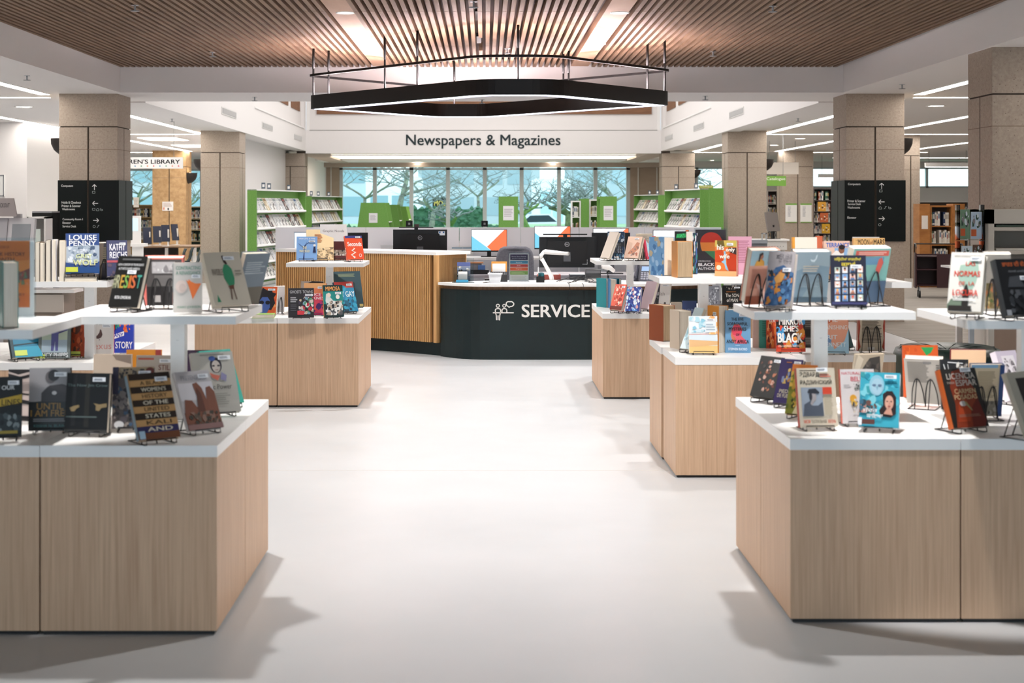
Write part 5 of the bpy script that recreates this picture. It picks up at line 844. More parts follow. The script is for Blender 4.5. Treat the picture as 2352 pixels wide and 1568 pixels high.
# office chair
def office_chair(X, Y, label, yaw=0):
    t = thing('office_chair', label, 'chair', (X, Y, 0), yaw); FB = grain('grey_mesh_fabric', '#58585f', '#6c6c74', (60, 60, 60), .8)
    m = MB(); pts = []
    for i in range(21):
        a = math.pi*2*i/20; pts.append((.205*math.copysign(abs(math.cos(a))**.45, math.cos(a)), .3*math.copysign(abs(math.sin(a))**.5, math.sin(a))))
    for y, k in ((-.03, .92), (-.02, 1), (.02, 1), (.03, .92)): pass
    rings = [[(x*k, y+.06*(x/.2)**2, .76+z*k) for x, z in pts[:20]] for y, k in ((-.035, .9), (-.025, 1), (.02, 1), (.03, .9))]
    v = [p for r_ in rings for p in r_]; fs = [(j*20+i, j*20+(i+1) % 20, (j+1)*20+(i+1) % 20, (j+1)*20+i) for j in range(3) for i in range(20)]+[list(range(20))[::-1], list(range(60, 80))]
    m.add(v, fs, FB, True); m.build('backrest', t)
    m = MB(); m.box((-.24, -.02, .44), (.24, .44, .5), FB); m.build('seat', t)
    for s in (-1, 1):
        m = MB(); m.tube([(s*.25, .05, .47), (s*.29, .05, .5), (s*.29, .08, .68)], .016, DARKP); m.box((s*.29-.035, 0, .68), (s*.29+.035, .26, .705), DARKP); m.build('armrest', t)
    m = MB(); m.tube([(0, .2, .44), (0, .2, .1)], .03, DARKP, 10); m.build('gas_post', t)
    for k in range(5):
        a = k*2*math.pi/5; e = (.3*math.cos(a), .2+.3*math.sin(a)); m = MB(); m.tube([(0, .2, .11), (e[0], e[1], .07)], .02, DARKP); m.lathe([(.001, .0), (.028, .006), (.028, .05), (.001, .056)], (e[0], e[1], 0), BLACK, 8); m.build('base_leg', t)
office_chair(WX(1183, 16.3), 16.3, 'grey fabric office chair behind the service desk')
# things on the service desk
zD = .733
def sign_face(*a, **k): acrylic_sign(*a, **k)
acrylic_sign(zD, 1192, 646, 44, 64, 'upright notice with coloured stripes on the service desk', [('r', 0, 0, 1, 1, '#e6e6e4'), ('r', .04, .76, .96, .97, '#3c2f52'), ('t', 'Borrow Library Materials', .12, .86, .88, .91, 0, '#d8d4e4'), ('t', 'and print or renew your card', .14, .8, .86, .84, 0, '#d8d4e4'), ('r', .04, .63, .96, .74, '#3c86a8'), ('t', 'Resources', .34, .66, .66, .7, 0, '#e6eef2'), ('r', .04, .51, .96, .61, '#c0453e'), ('t', 'Books', .4, .54, .58, .58, 0, '#f4e6e4'), ('r', .04, .38, .96, .49, '#e0683c'), ('t', 'Programs', .34, .41, .66, .46, 0, '#f8e8e0'), ('r', .04, .23, .96, .36, '#86ac5c'), ('L', .1, .25, .9, .34, 3, '#b4cc94'), ('L', .1, .04, .9, .2, 3, '#c8c8c4')], Y=14.95)
Y = 15.0; t = thing('brochure_holder', 'clear tiered brochure holder with leaflets on the service desk', 'brochure holder', (WX(1064, Y), Y, zD))
m = MB()
for k, (w_, z0, z1, y) in enumerate(((.21, 0, .24, .06), (.19, .0, .15, .02), (.17, 0, .09, -.02))):
    m.box((-w_/2, y-.002, z0), (w_/2, y, z1), ACRYL); m.box((-w_/2, y, z0), (-w_/2+.003, y+.05, z1), ACRYL); m.box((w_/2-.003, y, z0), (w_/2, y+.05, z1), ACRYL)
m.box((-.11, -.04, 0), (.11, .1, .004), ACRYL); m.build('clear_tiers', t)
m = MB(); m.box((-.06, .03, .01), (.07, .034, .2), col('#8e98b0')); f = Face(m, (-.06, .03, .01), (1, 0, 0), (0, 0, 1), .13, .19); f.draw([('r', 0, .8, 1, 1, '#5c6aa0'), ('S', 0, .1, 1, .8, 20, ['#c9c4bc', '#efece6', '#4a4c44', '#8c8878'], .14)]); m.build('leaflet', t)
m = MB(); m.box((-.07, -.028, .004), (.05, -.024, .03), col('#3f9cc4')); m.box((-.05, -.018, .02), (.04, -.014, .11), WHITE); m.build('leaflet', t)
Y = 14.95; t = thing('plastic_bin', 'clear plastic bin of paper slips on the service desk', 'bin', (WX(1137, Y), Y, zD))
PB = grain('cloudy_plastic', '#cfd4da', '#dfe3e8', (5, 5, 5), .3)
m = MB(); m.lathe([(.07, 0), (.09, .085), (.1, .088), (.1, .095), (.085, .092), (.068, .006), (.001, .006)], (0, 0, 0), PB, 4, R(45), R(405), False); m.build('box', t)
m = MB(); m.box((-.05, -.04, .007), (.05, .04, .02), col('#e8d9c6')); m.build('paper_slips', t)
Y = 15.2; t = thing('paper_tray', 'black mesh tray holding white paper and an orange folder', 'tray', (WX(1146, Y), Y, zD))
m = MB(); m.box((-.085, -.03, 0), (.085, -.025, .1), col('#2c2c2e', .5)); m.box((-.085, .06, 0), (.085, .065, .1), col('#2c2c2e', .5)); m.box((-.085, -.03, 0), (.085, .065, .004), col('#2c2c2e', .5)); 
for i in range(9): m.box((-.078+i*.018, -.032, .07), (-.07+i*.018, -.0305, .095), GREY)
m.build('mesh_box', t)
m = MB(); m.box((-.075, .03, .01), (.08, .035, .2), col('#e0a04c')); m.box((-.065, .0, .01), (.065, .004, .18), WHITE); m.build('papers', t)
def desk_phone(px, py, Y, label, yaw, z=None):
    z = zD if z is None else z; t = thing('desk_phone', label, 'telephone', (WX(px, Y), Y, z), R(yaw)); C1 = col('#3c3e4a', .4)
    m = MB(); m.M = Matrix.Rotation(R(50), 4, 'X'); m.box((-.1, 0, -.02), (.1, .2, .01), C1); m.box((-.03, .12, .01), (.08, .18, .013), col('#8fb0d8', .2)); 
    for i in range(4):
        for j in range(4): m.box((-.03+i*.028, .015+j*.024, .01), (-.01+i*.028, .032+j*.024, .015), col('#8e92a0', .4))
    m.build('body', t)
    m = MB(); m.M = Matrix.Rotation(R(50), 4, 'X'); m.tube([(-.075, .01, .035), (-.075, .03, .045), (-.075, .17, .045), (-.075, .19, .035)], .02, C1, 8, radii=[.026, .018, .018, .026]); m.build('handset', t)
    m = MB(); m.box((-.08, .0, 0), (.08, .13, .008), C1); m.box((-.06, .1, 0), (.06, .13, .1), C1); m.build('foot', t)
desk_phone(1478, 636, 15.25, 'dark desk telephone under the right riser shelf', -14)
desk_phone(1034, 620, 16.9, 'dark desk telephone left of the brochure holder', 55, .73)
Y = 15.1; t = thing('receipt_printer', 'grey receipt printer stacked on a white drawer by the cables', 'printer', (WX(1362, Y), Y, zD))
m = MB(); m.box((-.075, -.06, 0), (.075, .1, .045), col('#75767a', .5)); m.box((-.06, -.062, .01), (.07, -.06, .035), col('#dcdad6')); m.build('drawer', t)
m = MB(); m.box((-.075, -.05, .045), (.075, .1, .125), col('#3a3b3e', .4)); m.box((-.07, -.052, .09), (.07, -.05, .12), col('#67686c', .4)); m.build('printer_body', t)
Y = 15.05; t = thing('barcode_scanner', 'white handheld barcode scanner on a curved stand', 'scanner', (WX(1397, Y), Y, zD))
m = MB(); m.lathe([(.001, .008), (.045, .008), (.05, 0)], (0, 0, 0), DARKP, 14); m.tube([(0, 0, .005), (.0, .0, .06), (-.01, 0, .1), (.02, .01, .12)], .01, DARKP); m.build('stand', t)
m = MB(); m.tube([(-.06, -.02, .165), (-.03, -.01, .16), (.02, 0, .14), (.06, .02, .11)], .02, WA, 10, radii=[.03, .032, .024, .018]); m.build('head', t)
Y = 15.05; t = thing('pen_holder', 'black pen holder left of the white monitor arm', 'pen holder', (WX(1241, Y), Y, zD))
m = MB(); m.box((-.04, -.03, 0), (.04, .04, .06), BLACK); m.lathe([(.02, .03), (.03, .06), (.028, .09), (.012, .1)], (.01, 0, 0), col('#1a5560', .4), 10); m.build('cup', t)
m = MB(); m.tube([(-.02, 0, .05), (-.02, .0, .15)], .004, WHITE); m.build('pen', t)
t = thing('cable_bundle', 'tangled black cables lying across the service desk', 'cables', (0, 0, 0)); rc = random.Random(5)
for k in range(9):
    m = MB(); x0 = WX(1278+k*6, 15.1); pts = []
    for i in range(14):
        u = i/13; pts.append((x0+u*(.3+.1*rc.random())+.01*rc.random()-.02, 15.0+.22*math.sin(u*4+k)+.03*rc.random(), zD+.004+.05*math.sin(u*math.pi)*(k % 3)*.6))
    m.tube(pts, .003, BLACK if k % 3 else WA, 5); m.build('cable', t)
for k, px in enumerate((1307, 1339)):
    m = MB(); x = WX(px, 14.7); m.tube([(x, 14.86, zD+.004), (x, 14.715, zD+.004), (x+.005, 14.7, zD-.01), (x+.01, 14.7, .66), (x+.006*(k*4-2), 14.705, .6), (x+.02, 14.72, .52)], .0028, BLACK, 5); m.build('cable', t)
def clutter(name, label, cat, px, Y, z, boxes):
    t = thing(name, label, cat, (WX(px, Y), Y, z)); 
    for nm, bs in boxes:
        m = MB()
        for a, b, c in bs: m.box(a, b, c)
        m.build(nm, t)
clutter('card_terminal', 'grey card terminal beside the telephone behind the tall counter', 'card terminal', 1022, 16.75, .73, [('body', [((-.05, -.03, 0), (.05, .05, .06), col('#b4b2b0'))]), ('screen', [((-.02, -.035, .02), (.02, -.031, .06), BLACK)])])
clutter('desk_organiser', 'black desk organiser with papers left of the office chair', 'organiser', 1098, 16.9, .73, [('body', [((-.1, -.05, 0), (.12, .06, .05), DARKP), ((-.12, -.02, .05), (.04, .05, .12), col('#77787c'))]), ('papers', [((-.11, -.03, .12), (.06, .05, .135), col('#a8744c')), ((.0, -.04, .05), (.08, .02, .1), col('#3c5c8c'))])])
clutter('scanner_notice', 'small grey SCANNER notice left of the black monitor', 'notice', 888, 22.85, .733, [('sheet', [((-.09, -.002, .0), (.1, .002, .16), col('#c6c7ca'))])])
for px, py, nm, cc in ((1256, 640, 'red and teal papers left of the monitor arm', '#b4584c'), (1330, 634, 'dark grey keyboard tray under the monitor with the arm', '#4a4b50')):
    clutter('paper_stack', nm, 'papers', px, 15.7, zD, [('sheets', [((-.1, -.08, 0), (.14, .1, .05), col(cc))]), ('top_sheet', [((-.09, -.07, .05), (.12, .09, .053), col('#dcd8d2'))])])

# ------------------------------------------------------------------ public computers and the white screen wall
t = thing('partition_screen', 'long low white partition behind the service desk computers', 'partition', (0, 23, 0)); zp = WZ(522, 23)
xs = [WX(p, 23) for p in (632, 840, 1055, 1196, 1330, 1480, 1657)]
for a, b in zip(xs, xs[1:]): m = MB(); m.box((a+.004, 0, .05), (b-.004, .05, zp), col('#f2f2f8', .5)); m.build('panel', t)
m = MB(); m.box((xs[0], .0, 0), (xs[-1], .05, .05), GREY); m.build('base_rail', t)
t = thing('computer_bench', 'long white computer bench in front of the white partition', 'desk', (WX(1240, 22.5), 22.5, 0))
m = MB(); m.box((-3.6, -.35, .70), (3.0, .4, .73), WHITE); m.build('desktop', t)
for x in (-3.5, -1.2, .9, 2.9): m = MB(); m.box((x-.02, -.3, 0), (x+.02, .35, .7), STEEL); m.build('leg', t)
def monitor_front(px, py, wp, hp, Y, label, zb=.73, full=True):
    X = WX(px, Y); W = wp*Y/F; H = hp*Y/F; z1 = WZ(py, Y)-zb; z0 = z1-H; t = thing('computer_monitor', label, 'monitor', (X, Y, zb))
    m = MB(); m.box((-W/2, 0, z0-.02), (W/2, .03, z1), DARKP); m.build('housing', t)
    m = MB(); f = Face(m, (-W/2+.006, 0, z0), (1, 0, 0), (0, 0, 1), W-.012, H-.006, .0006)
    f.draw([('r', 0, 0, 1, 1, glow('#eef4fa', .75)), ('p', P((0, .7), (0, 0), (.56, 0)), glow('#6cc0dc', .75)), ('p', P((.93, 1), (1, 1), (1, 0), (.56, 0), (.44, .18)), glow('#ee6c3c', .75)), ('t', 'www.library', .05, .06, .18, .1, 0, '#dcecf4'), ('t', 'Welcome to the library', .04, .9, .42, .93, 0, '#b0bcc4')]); m.build('screen', t)
    m = MB(); m.box((-.03, .03, .0), (.03, .05, z0+.1), DARKP); m.box((-.12, -.06, 0), (.12, .12, .01), DARKP); m.build('stand', t)
for px, py, wp, hp, Y, nm in ((1123.5, 527, 82, 48, 22.5, 'computer screen with orange and blue triangles left of the office chair'), (1269, 519, 83, 50, 22.5, 'computer screen with orange triangle above the black monitor on the arm'),
        (1403, 524, 82, 48, 22.45, 'computer screen with orange corner behind the right riser books'), (1541, 528, 82, 48, 22.5, 'computer screen behind the Black Authors poster')):
    monitor_front(px, py, wp, hp, Y, nm)
t = thing('computer_monitor', 'pale blue computer screen left of the Graphic Novels sign', 'monitor', (WX(697, 22.5), 22.5, .73)); m = MB(); m.box((-.14, 0, .0), (.14, .03, .37), col('#aab4c0')); m.build('housing', t); m = MB(); m.box((-.13, -.002, .02), (.13, 0, .355), glow('#dbe9fa', .8)); m.build('screen', t); m = MB(); m.box((-.08, -.04, 0), (.08, .1, .008), GREY); m.build('stand', t)
for px, py, nm in ((940, 516, 'left'), (1113, 516, 'right')):
    clutter('webcam', 'small black camera on the white partition, %s one' % nm, 'camera', px, 23.02, zp, [('body', [((-.05, -.02, .01), (.05, .02, .1), BLACK)]), ('lens', [((-.015, -.03, .04), (.015, -.02, .07), GREY)])])
for px, nm in ((1075, 'left of the screen with triangles'), (1050, 'second left of the screen with triangles')):
    clutter('partition_notice', 'white notice with a blue line on the partition, '+nm, 'notice', px, 22.98, .5, [('sheet', [((-.08, -.002, .0), (.08, .0, .36), WHITE)]), ('blue_line', [((-.08, -.003, .34), (.08, -.002, .355), col('#2c7aa0'))])])
acrylic_sign(1.1, 1190, 0+547, 0.1+50, 30, 'large grey planner sheet behind the office chair', [('r', 0, 0, 1, 1, '#d9d4da'), ('r', .72, .1, .9, .6, '#4a8ad0'), ('L', .1, .85, .7, .95, 1, '#a8a4a8')], Y=22.3) if False else None

# ------------------------------------------------------------------ magazine racks
magp = []
for k, (c1, c2, c3) in enumerate((('#e6e4e2', '#b4b0ac', '#3c3c40'), ('#dcdcde', '#8c9498', '#c8ccd0'), ('#f0eeec', '#c8c4c0', '#24262a'), ('#2c3034', '#8c3c34', '#d9d4ce'), ('#e9e6e0', '#3c7a5c', '#1c2824'), ('#cfd6da', '#3c5a8c', '#f0f0f0'), ('#d8c8a4', '#8c6a3c', '#f4eee0'), ('#f4f4f2', '#d0d4d6', '#9ca0a4'))):
    m = MB(); m.box((-.1, -.004, 0), (.1, .004, .27), col(c1, .35)); f = Face(m, (-.1, -.004, 0), (1, 0, 0), (0, 0, 1), .2, .27)
    f.draw([('r', .06, .76, .94, .93, c2), ('S', .05, .08, .95, .7, 7, [c2, c3, c1], .16), ('L', .1, .1, .5, .4, 3, c3)])
    magp.append(m)
_mg = random.Random(11)
magroots = []
def mag_rack(p0, p1, zt, label, maglabel, group, levels, n, ends=(True, True), depth=.17, endw=.02, top=True):
    p0, p1 = Vector(p0), Vector(p1); d = p1-p0; L_ = d.length; yaw = math.atan2(d.y, d.x)
    # local x runs along the rack, local -y faces the reader
    t = thing('magazine_rack', label, 'magazine rack', (p0.x, p0.y, 0), yaw)
    for a, on in ((0, ends[0]), (L_-.03, ends[1])):
        m = MB(); m.prism([(a, -depth), (a+.03, -depth), (a+.03, 0), (a, 0)], 0, zt, LIME); m.build('end_panel', t)
    m = MB(); m.box((.03, -.02, .05), (L_-.03, 0, zt-.02), LIME); m.build('back_panel', t)
    if top: m = MB(); m.box((0, -depth, zt-.02), (L_, 0, zt), WHITE); m.build('top_board', t)
    for i, z in enumerate(levels):
        m = MB(); M0 = Matrix.Translation((0, -depth+.02, z)) @ Matrix.Rotation(R(-28), 4, 'X'); m.M = M0
        m.box((.03, 0, -.012), (L_-.03, .012, .3), OFF); m.box((.03, -.03, -.03), (L_-.03, .012, -.0), WHITE); m.build('sloping_shelf', t)
        k = 0
        for j in range(n):
            if _mg.random() < .04: continue
            x = .14+(L_-.28)*(j+.5)/n; s = Matrix.Rotation(yaw, 4, 'Z')
            pr = _mg.randrange(8); loc = Vector((x, -depth+.012, z+.006)); wl = s @ loc+Vector((p0.x, p0.y, 0))
            if magroots and isinstance(magp[pr], bpy.types.Object): o = magp[pr].copy(); COL.objects.link(o)
            else: o = magp[pr].build('magazine'); magp[pr] = o; magroots.append(o)
            o.location = wl; o.rotation_euler = (R(-28), 0, yaw); tag(o, maglabel, 'magazine', group)
lv = (.14, .45, .76, 1.07, 1.38)
mag_rack((WX(568, 27.6), 27.6), (WX(684, 31.2), 31.2), 1.78, 'tall green-ended magazine rack left of the service counter', 'magazine in the tall rack left of the service counter', 'magazines in the tall left rack', lv, 15)
mag_rack((WX(700, 37.2), 37.2), (WX(772, 41.0), 41.0), 1.72, 'green-ended magazine rack by the far left column', 'magazine in the green rack by the far left column', 'magazines in the far left rack', (.76, 1.07, 1.38), 12)
mag_rack((WX(1545, 31.2), 31.2), (WX(1629, 28.2), 28.2), 1.80, 'tall magazine rack with green end panel on the right', 'magazine in the tall right rack with green end', 'magazines in the tall right rack', (.76, 1.07, 1.38), 13)
mag_rack((WX(1470, 41.0), 41.0), (WX(1527, 38.6), 38.6), 1.76, 'narrow magazine rack left of the far right column', 'magazine in the narrow rack by the far right column', 'magazines in the narrow right rack', (.76, 1.07, 1.38), 8)
m = MB(); m.prism([(0, 0), (.26, 0), (.26, .03), (0, .03)], 0, 1.80, LIME); tag(m.build('rack_end_board', loc=(WX(1629, 27.6), 27.6, 0)), 'wide speckled green end board of the tall right rack', 'rack end')
for px, Y, zt, nm in ((605, 27.9, 1.79, 'left one, on the tall left rack'), (618, 28.6, 1.79, 'right one, on the tall left rack'), (663, 31.0, 1.79, 'on the far end of the tall left rack'), (715, 37.6, 1.725, 'left one on the far left rack'), (731, 38.8, 1.725, 'middle one on the far left rack'), (755, 40.2, 1.725, 'right one on the far left rack'),
        (1553, 31, 1.805, 'left end of the tall right rack'), (1599, 29.3, 1.805, 'right end of the tall right rack'), (1492, 40.2, 1.765, 'on the narrow right rack'), (1510, 39.4, 1.765, 'on the narrow right rack, right one')):
    clutter('shelf_marker', 'small clip-on sign '+nm, 'sign', px, Y-.3 if px < 1100 else Y-.1, zt, [('plate', [((-.035, -.003, .0), (.035, .003, .11), col('#5c6874'))]), ('symbol', [((-.02, -.004, .03), (.02, -.003, .08), WHITE)])])

# green racks in front of the back window
def notice(f, x0=.33, y0=.2, x1=.68, y1=.6): f.draw([('r', x0, y0, x1, y1, '#dcdadc'), ('L', x0+.05, y0+.1, x1-.05, y1-.08, 5, '#b4b0b4')])
def aframe(px0, px1, tx0, tx1, Y, zt, label, note=True, depth=1.6):
    t = thing('book_display_rack', label, 'book rack', (WX(px0, Y), Y, 0)); k = Y/F; W = (px1-px0)*k; a = (tx0-px0)*k; b = (tx1-px0)*k
    # sides splay down to the floor at the same slope
    sl = zt/(zt-WZ(521, Y)); a0 = a-(a)*sl; b0 = b+(W-b)*sl
    for y in (0, depth):
        m = MB(); m.add([(a0, y, 0), (b0, y, 0), (b, y, zt), (a, y, zt), (a0, y+.03, 0), (b0, y+.03, 0), (b, y+.03, zt), (a, y+.03, zt)], [(0, 1, 2, 3), (7, 6, 5, 4), (0, 4, 5, 1), (1, 5, 6, 2), (2, 6, 7, 3), (3, 7, 4, 0)], LIME)
        if y == 0 and note: f = Face(m, (a, 0, zt-.62), (1, 0, 0), (0, 0, 1), b-a, .6); notice(f)
        m.build('end_panel', t)
    m = MB(); mid = (a+b)/2; m.box((mid-.02, .03, .05), (mid+.02, depth, zt-.05), OFF)
    for z in (.35, .7, 1.05): m.box((a0+(a-a0)*z/zt+.02, .03, z), (b0-(b0-b)*z/zt-.02, depth, z+.02), WHITE)
    m.build('shelves', t)
aframe(821, 895, 829, 885, 38, 1.55, 'sloping green display rack in front of the window, nearest with notice')
aframe(868, 920, 876, 911, 41, 1.50, 'sloping green display rack, second, behind the one with notice', False)
aframe(904, 943, 910, 932, 44, 1.45, 'sloping green display rack, third, farthest back', False)
def green_case(px0, px1, Y, zt, label, note=True, side_px=None, depth=1.0):
    X0, X1 = WX(px0, Y), WX(px1, Y); t = thing('book_display_rack', label, 'book rack', (X0, Y, 0))
    m = MB(); m.box((0, 0, 0), (X1-X0, .04, zt), LIME); 
    if note: f = Face(m, (0, 0, zt-.75), (1, 0, 0), (0, 0, 1), X1-X0, .75); notice(f, .22, .25, .78, .7)
    m.build('end_panel', t)
    m = MB(); m.box((.03, .04, 0), (X1-X0-.03, depth, .04), WHITE); m.box((.03, .04, zt-.06), (X1-X0-.03, depth, zt-.03), LIME); m.box((.0, depth, 0), (X1-X0, depth+.03, zt), LIME); m.build('case', t)
green_case(1146, 1190, 36, WZ(451, 36), 'green rack end with a white notice in the middle of the window')
green_case(1378, 1417, 36, WZ(451, 36), 'green rack end with a white notice right of the window shelves')
green_case(1335, 1353, 37.5, WZ(456, 37.5), 'narrow green post rack between the two window book shelves', False)
sm = MB(); sm.box((-.014, -.09, 0), (.014, .09, .24), WHITE); 
def spine_proto(c, c2, w_=.028, h=.24):
    m = MB(); m.box((-w_/2, -.09, 0), (w_/2, .09, h), col(c, .5)); f = Face(m, (-w_/2, -.09, 0), (1, 0, 0), (0, 0, 1), w_, h); f.draw([('r', .2, .5, .8, .85, c2), ('r', .1, .08, .9, .18, '#e8e6e0')]); o = m.build('shelved_book'); o['w'] = 0; del o['w']; return [o, w_, False]
protos = [spine_proto(*a) for a in (('#d9d4c8', '#8c867a', .03, .24), ('#2c3c5c', '#c8c8c0', .034, .25), ('#c8a468', '#5c4430', .026, .22), ('#a8482c', '#e8d8c0', .03, .24), ('#e8e4dc', '#4a6a8c', .036, .26), ('#2a2a2c', '#c4a44c', .03, .23), ('#3c6a54', '#dcd8c4', .028, .24), ('#cfcac0', '#a03c34', .024, .21), ('#b8b4ae', '#3c3c40', .04, .25))]
def fill_shelf(x0, x1, y, z, label, group, seed, yaw=0, light=False, gap=.08):
    rnd = random.Random(seed); x = x0
    while True:
        p = protos[rnd.choice((0, 0, 4, 4, 7, 8, 1, 6, 2) if light else range(9))]
        if x+p[1] > x1: break
        if rnd.random() < gap: x += .06; continue
        if p[2]: o = p[0].copy(); COL.objects.link(o)
        else: o = p[0]; p[2] = True
        c, s = math.cos(yaw), math.sin(yaw)
        o.location = (x+p[1]/2, y+.045, z); tag(o, label, 'book', group); x += p[1]+.002
def shelf_case(px0, px1, Y, zt, label, blabel, group, n, seed, body=WHITE, pt=None, d=.28, z0=.1, light=False, inner=None, yaw=0, minz=0):
    X0, X1 = WX(px0, Y), WX(px1, Y); t = thing('bookcase', label, 'bookcase', (X0, Y, 0)); W = X1-X0; e = .03
    for x in (0, W-e): m = MB(); m.box((x, 0, 0), (x+e, d, zt), body); m.build('side_panel', t)
    m = MB(); m.box((e, d-.015, .0), (W-e, d, zt), inner or body); m.build('back_panel', t)
    m = MB(); m.box((e, 0, zt-.03), (W-e, d-.015, zt), body); m.build('top_board', t); m = MB(); m.box((e, 0, 0), (W-e, d-.015, z0), body); m.build('bottom_board', t)
    step = (zt-.03-z0)/n
    for i in range(n):
        z = z0+i*step
        if i: m = MB(); m.box((e, 0, z-.02), (W-e, d-.015, z), body); m.build('shelf_board', t)
        if z+step > minz: fill_shelf(X0+e+.004, X1-e-.004, Y+.1, z+.001, blabel, group, seed+i, light=light)
shelf_case(1312, 1334, 37.7, WZ(461, 37.7), 'left white book shelf of the green rack before the window', 'book on the left shelf before the window', 'books on the left window shelf', 4, 21, inner=LIME, light=True, minz=.9)
shelf_case(1354, 1377, 37.7, WZ(458, 37.7), 'right white book shelf of the green rack before the window', 'book on the right shelf before the window', 'books on the right window shelf', 4, 31, inner=LIME, light=True, minz=.9)
# ------------------------------------------------------------------ directory signs on the two near columns
def arrow(cx, cy, d, s, c='#e6e8e6'):
    vx, vy = {'u': (0, 1), 'l': (-1, 0), 'r': (1, 0)}[d]; hx, hy = cx+vx*s, cy+vy*s; px_, py_ = -vy, vx
    return [((cx-vx*s, cy-vy*s), (hx, hy)), ((hx, hy), (hx-vx*s*.75+px_*s*.75, hy-vy*s*.75+py_*s*.75)), ((hx, hy), (hx-vx*s*.75-px_*s*.75, hy-vy*s*.75-py_*s*.75))]
def directory(side, px0, px1, texts, arrows, icons, label):
    Y = 19.5; s = 1 if side == 'r' else -1; x0 = min(s*(IN-.012), s*(IN+SZ+.012))+XC; x1 = max(s*(IN-.012), s*(IN+SZ+.012))+XC
    z0, z1 = WZ(554, Y), WZ(414, Y); t = thing('directory_sign', label, 'sign', ((x0+x1)/2, Y, z0)); a = (x1-x0)/2; H = z1-z0
    m = MB(); m.box((-a, -.02, 0), (-.014, -.002, H), DKSIGN); m.box((.014, -.02, 0), (a, -.002, H), DKSIGN)
    xi = -s*a
    SG = DKSIGN
    m.box((xi-s*.012, -.02, 0), (xi, .35, H), SG); m.box((xi-s*.012, .37, 0), (xi, .735, H), SG); m.build('panel', t)
    m = MB(); f = Face(m, (-a, -.02, 0), (1, 0, 0), (0, 0, 1), 2*a, H, .001)
    k = 2*a/(px1-px0)                     # metres per pixel
    def fp(px, py): return ((px-px0)/(px1-px0), (554-py)/140)
    for s_, xa, ya, xb, yb in texts:
        (u0, v0), (u1, v1) = fp(xa, yb), fp(xb, ya); f.k = 1; f.draw([('t', s_, u0, v0, u1, v1, .02, '#e6e8e6')])
    for cx, cy, d in arrows:
        for (ax, ay), (bx, by) in arrow(cx, -cy, d, 6.3):
            (u0, v0), (u1, v1) = fp(ax, -ay), fp(bx, -by); f.k = 1; f.draw([('l', u0, v0, u1, v1, .011, '#e6e8e6')])
    for cx, cy, kind in icons:
        (u, v) = fp(cx, cy); du, dv = 3/(px1-px0), 3/140; c = '#a9b4b2'; f.k = 1; T = .006
        if kind == 'b': L = [(-1, -.6), (1, -.6), (1, 1), (-1, 1), (-1, -.6)]
        elif kind == 'h': L = [(-1, -1), (-1, 0), (0, 1), (1, 0), (1, -1), (-1, -1)]
        elif kind == 'p': L = [(-1, 1), (-1, -.4), (0, -1), (1, -.4), (.2, .2), (-.4, .2)]
        elif kind == 'o': L = [(math.cos(q_*1.05), math.sin(q_*1.05)) for q_ in range(7)]
        else: L = [(-1, -1), (0, 0), (0, 1), (1, 1)]
        for A, B in zip(L, L[1:]): f.draw([('l', u+A[0]*du, v+A[1]*dv, u+B[0]*du, v+B[1]*dv, T, c)]); f.k = 1
    m.build('lettering', t)
directory('l', 136, 273, [('Computers', 144, 424, 171, 430.5), ('Holds & Checkout', 145, 462, 189, 467.5), ('Printer & Scanner', 145, 470, 188, 475.5), ('Washrooms', 146, 478, 175, 482.5), ('Community Room 1', 147, 501, 193, 507), ('Elevator', 147, 509, 166, 514), ('Service Desk', 147, 517, 178, 522)],
          [(219.5, 430, 'u'), (221.5, 467, 'l'), (223, 506, 'r')], [(218, 442, 'b'), (218, 481, 'b'), (227, 481, 'h'), (236, 481, 'p'), (219, 520, 'o'), (228, 520, 'z')], 'dark directory sign wrapped round the left column, with Holds & Checkout')
directory('r', 1944, 2074, [('Computers', 1949, 420, 1976, 426.5), ('Printer & Scanner', 1948, 458.5, 1987, 464), ('Service Desk', 1949, 466, 1977, 471), ('Washrooms', 1948, 474, 1975, 479), ('Elevator', 1948, 497, 1967, 502)],
          [(2022, 427, 'u'), (2022, 463.5, 'l'), (2022, 502, 'r')], [(2020, 439, 'b'), (2019, 477, 'h'), (2030, 477, 'z'), (2040, 477, 'p'), (2018, 516, 'o')], 'dark directory sign wrapped round the right column, without Holds & Checkout')

# ------------------------------------------------------------------ hanging and wall signs
def hang_sign(px0, px1, y0, y1, Y, mat, art, label, wires=True, name='hanging_sign'):
    X0, X1 = WX(px0, Y), WX(px1, Y); za, zb = WZ(y1, Y), WZ(y0, Y); t = thing(name, label, 'sign', ((X0+X1)/2, Y, zb)); a = (X1-X0)/2; H = zb-za
    m = MB(); m.box((-a, -.02, -H), (a, .02, 0), mat); m.build('board', t)
    m = MB(); f = Face(m, (-a, -.02, -H), (1, 0, 0), (0, 0, 1), 2*a, H, .002); f.draw(art)
    if art: m.build('lettering', t)
    if wires:
        for x in (-a*.8, a*.8): m = MB(); m.tube([(x, 0, 0), (x, 0, SOF-zb)], .004, GREY, 4); m.build('wire', t)
dots = [('e', .471+i*.0694, .22, .0085, .045, ['#2c86b8', '#3c9a6c', '#e8844c', '#d9484c'][i % 4]) for i in range(8)]
hang_sign(214, 420, 361, 387, 29.0-3, WHITE, [('t', "CHILDREN'S LIBRARY", .146, .42, .97, .8, .03, '#1a1a1c')]+[('e', d_[1]+.0, .22, .0085, .045, d_[5]) for d_ in dots], "white hanging sign reading CHILDREN'S LIBRARY with coloured dots")
hang_sign(1760, 1834, 373, 400, 34, col('#dcd4cc', .6), [], 'blank cream hanging sign above the green Catalogue sign')
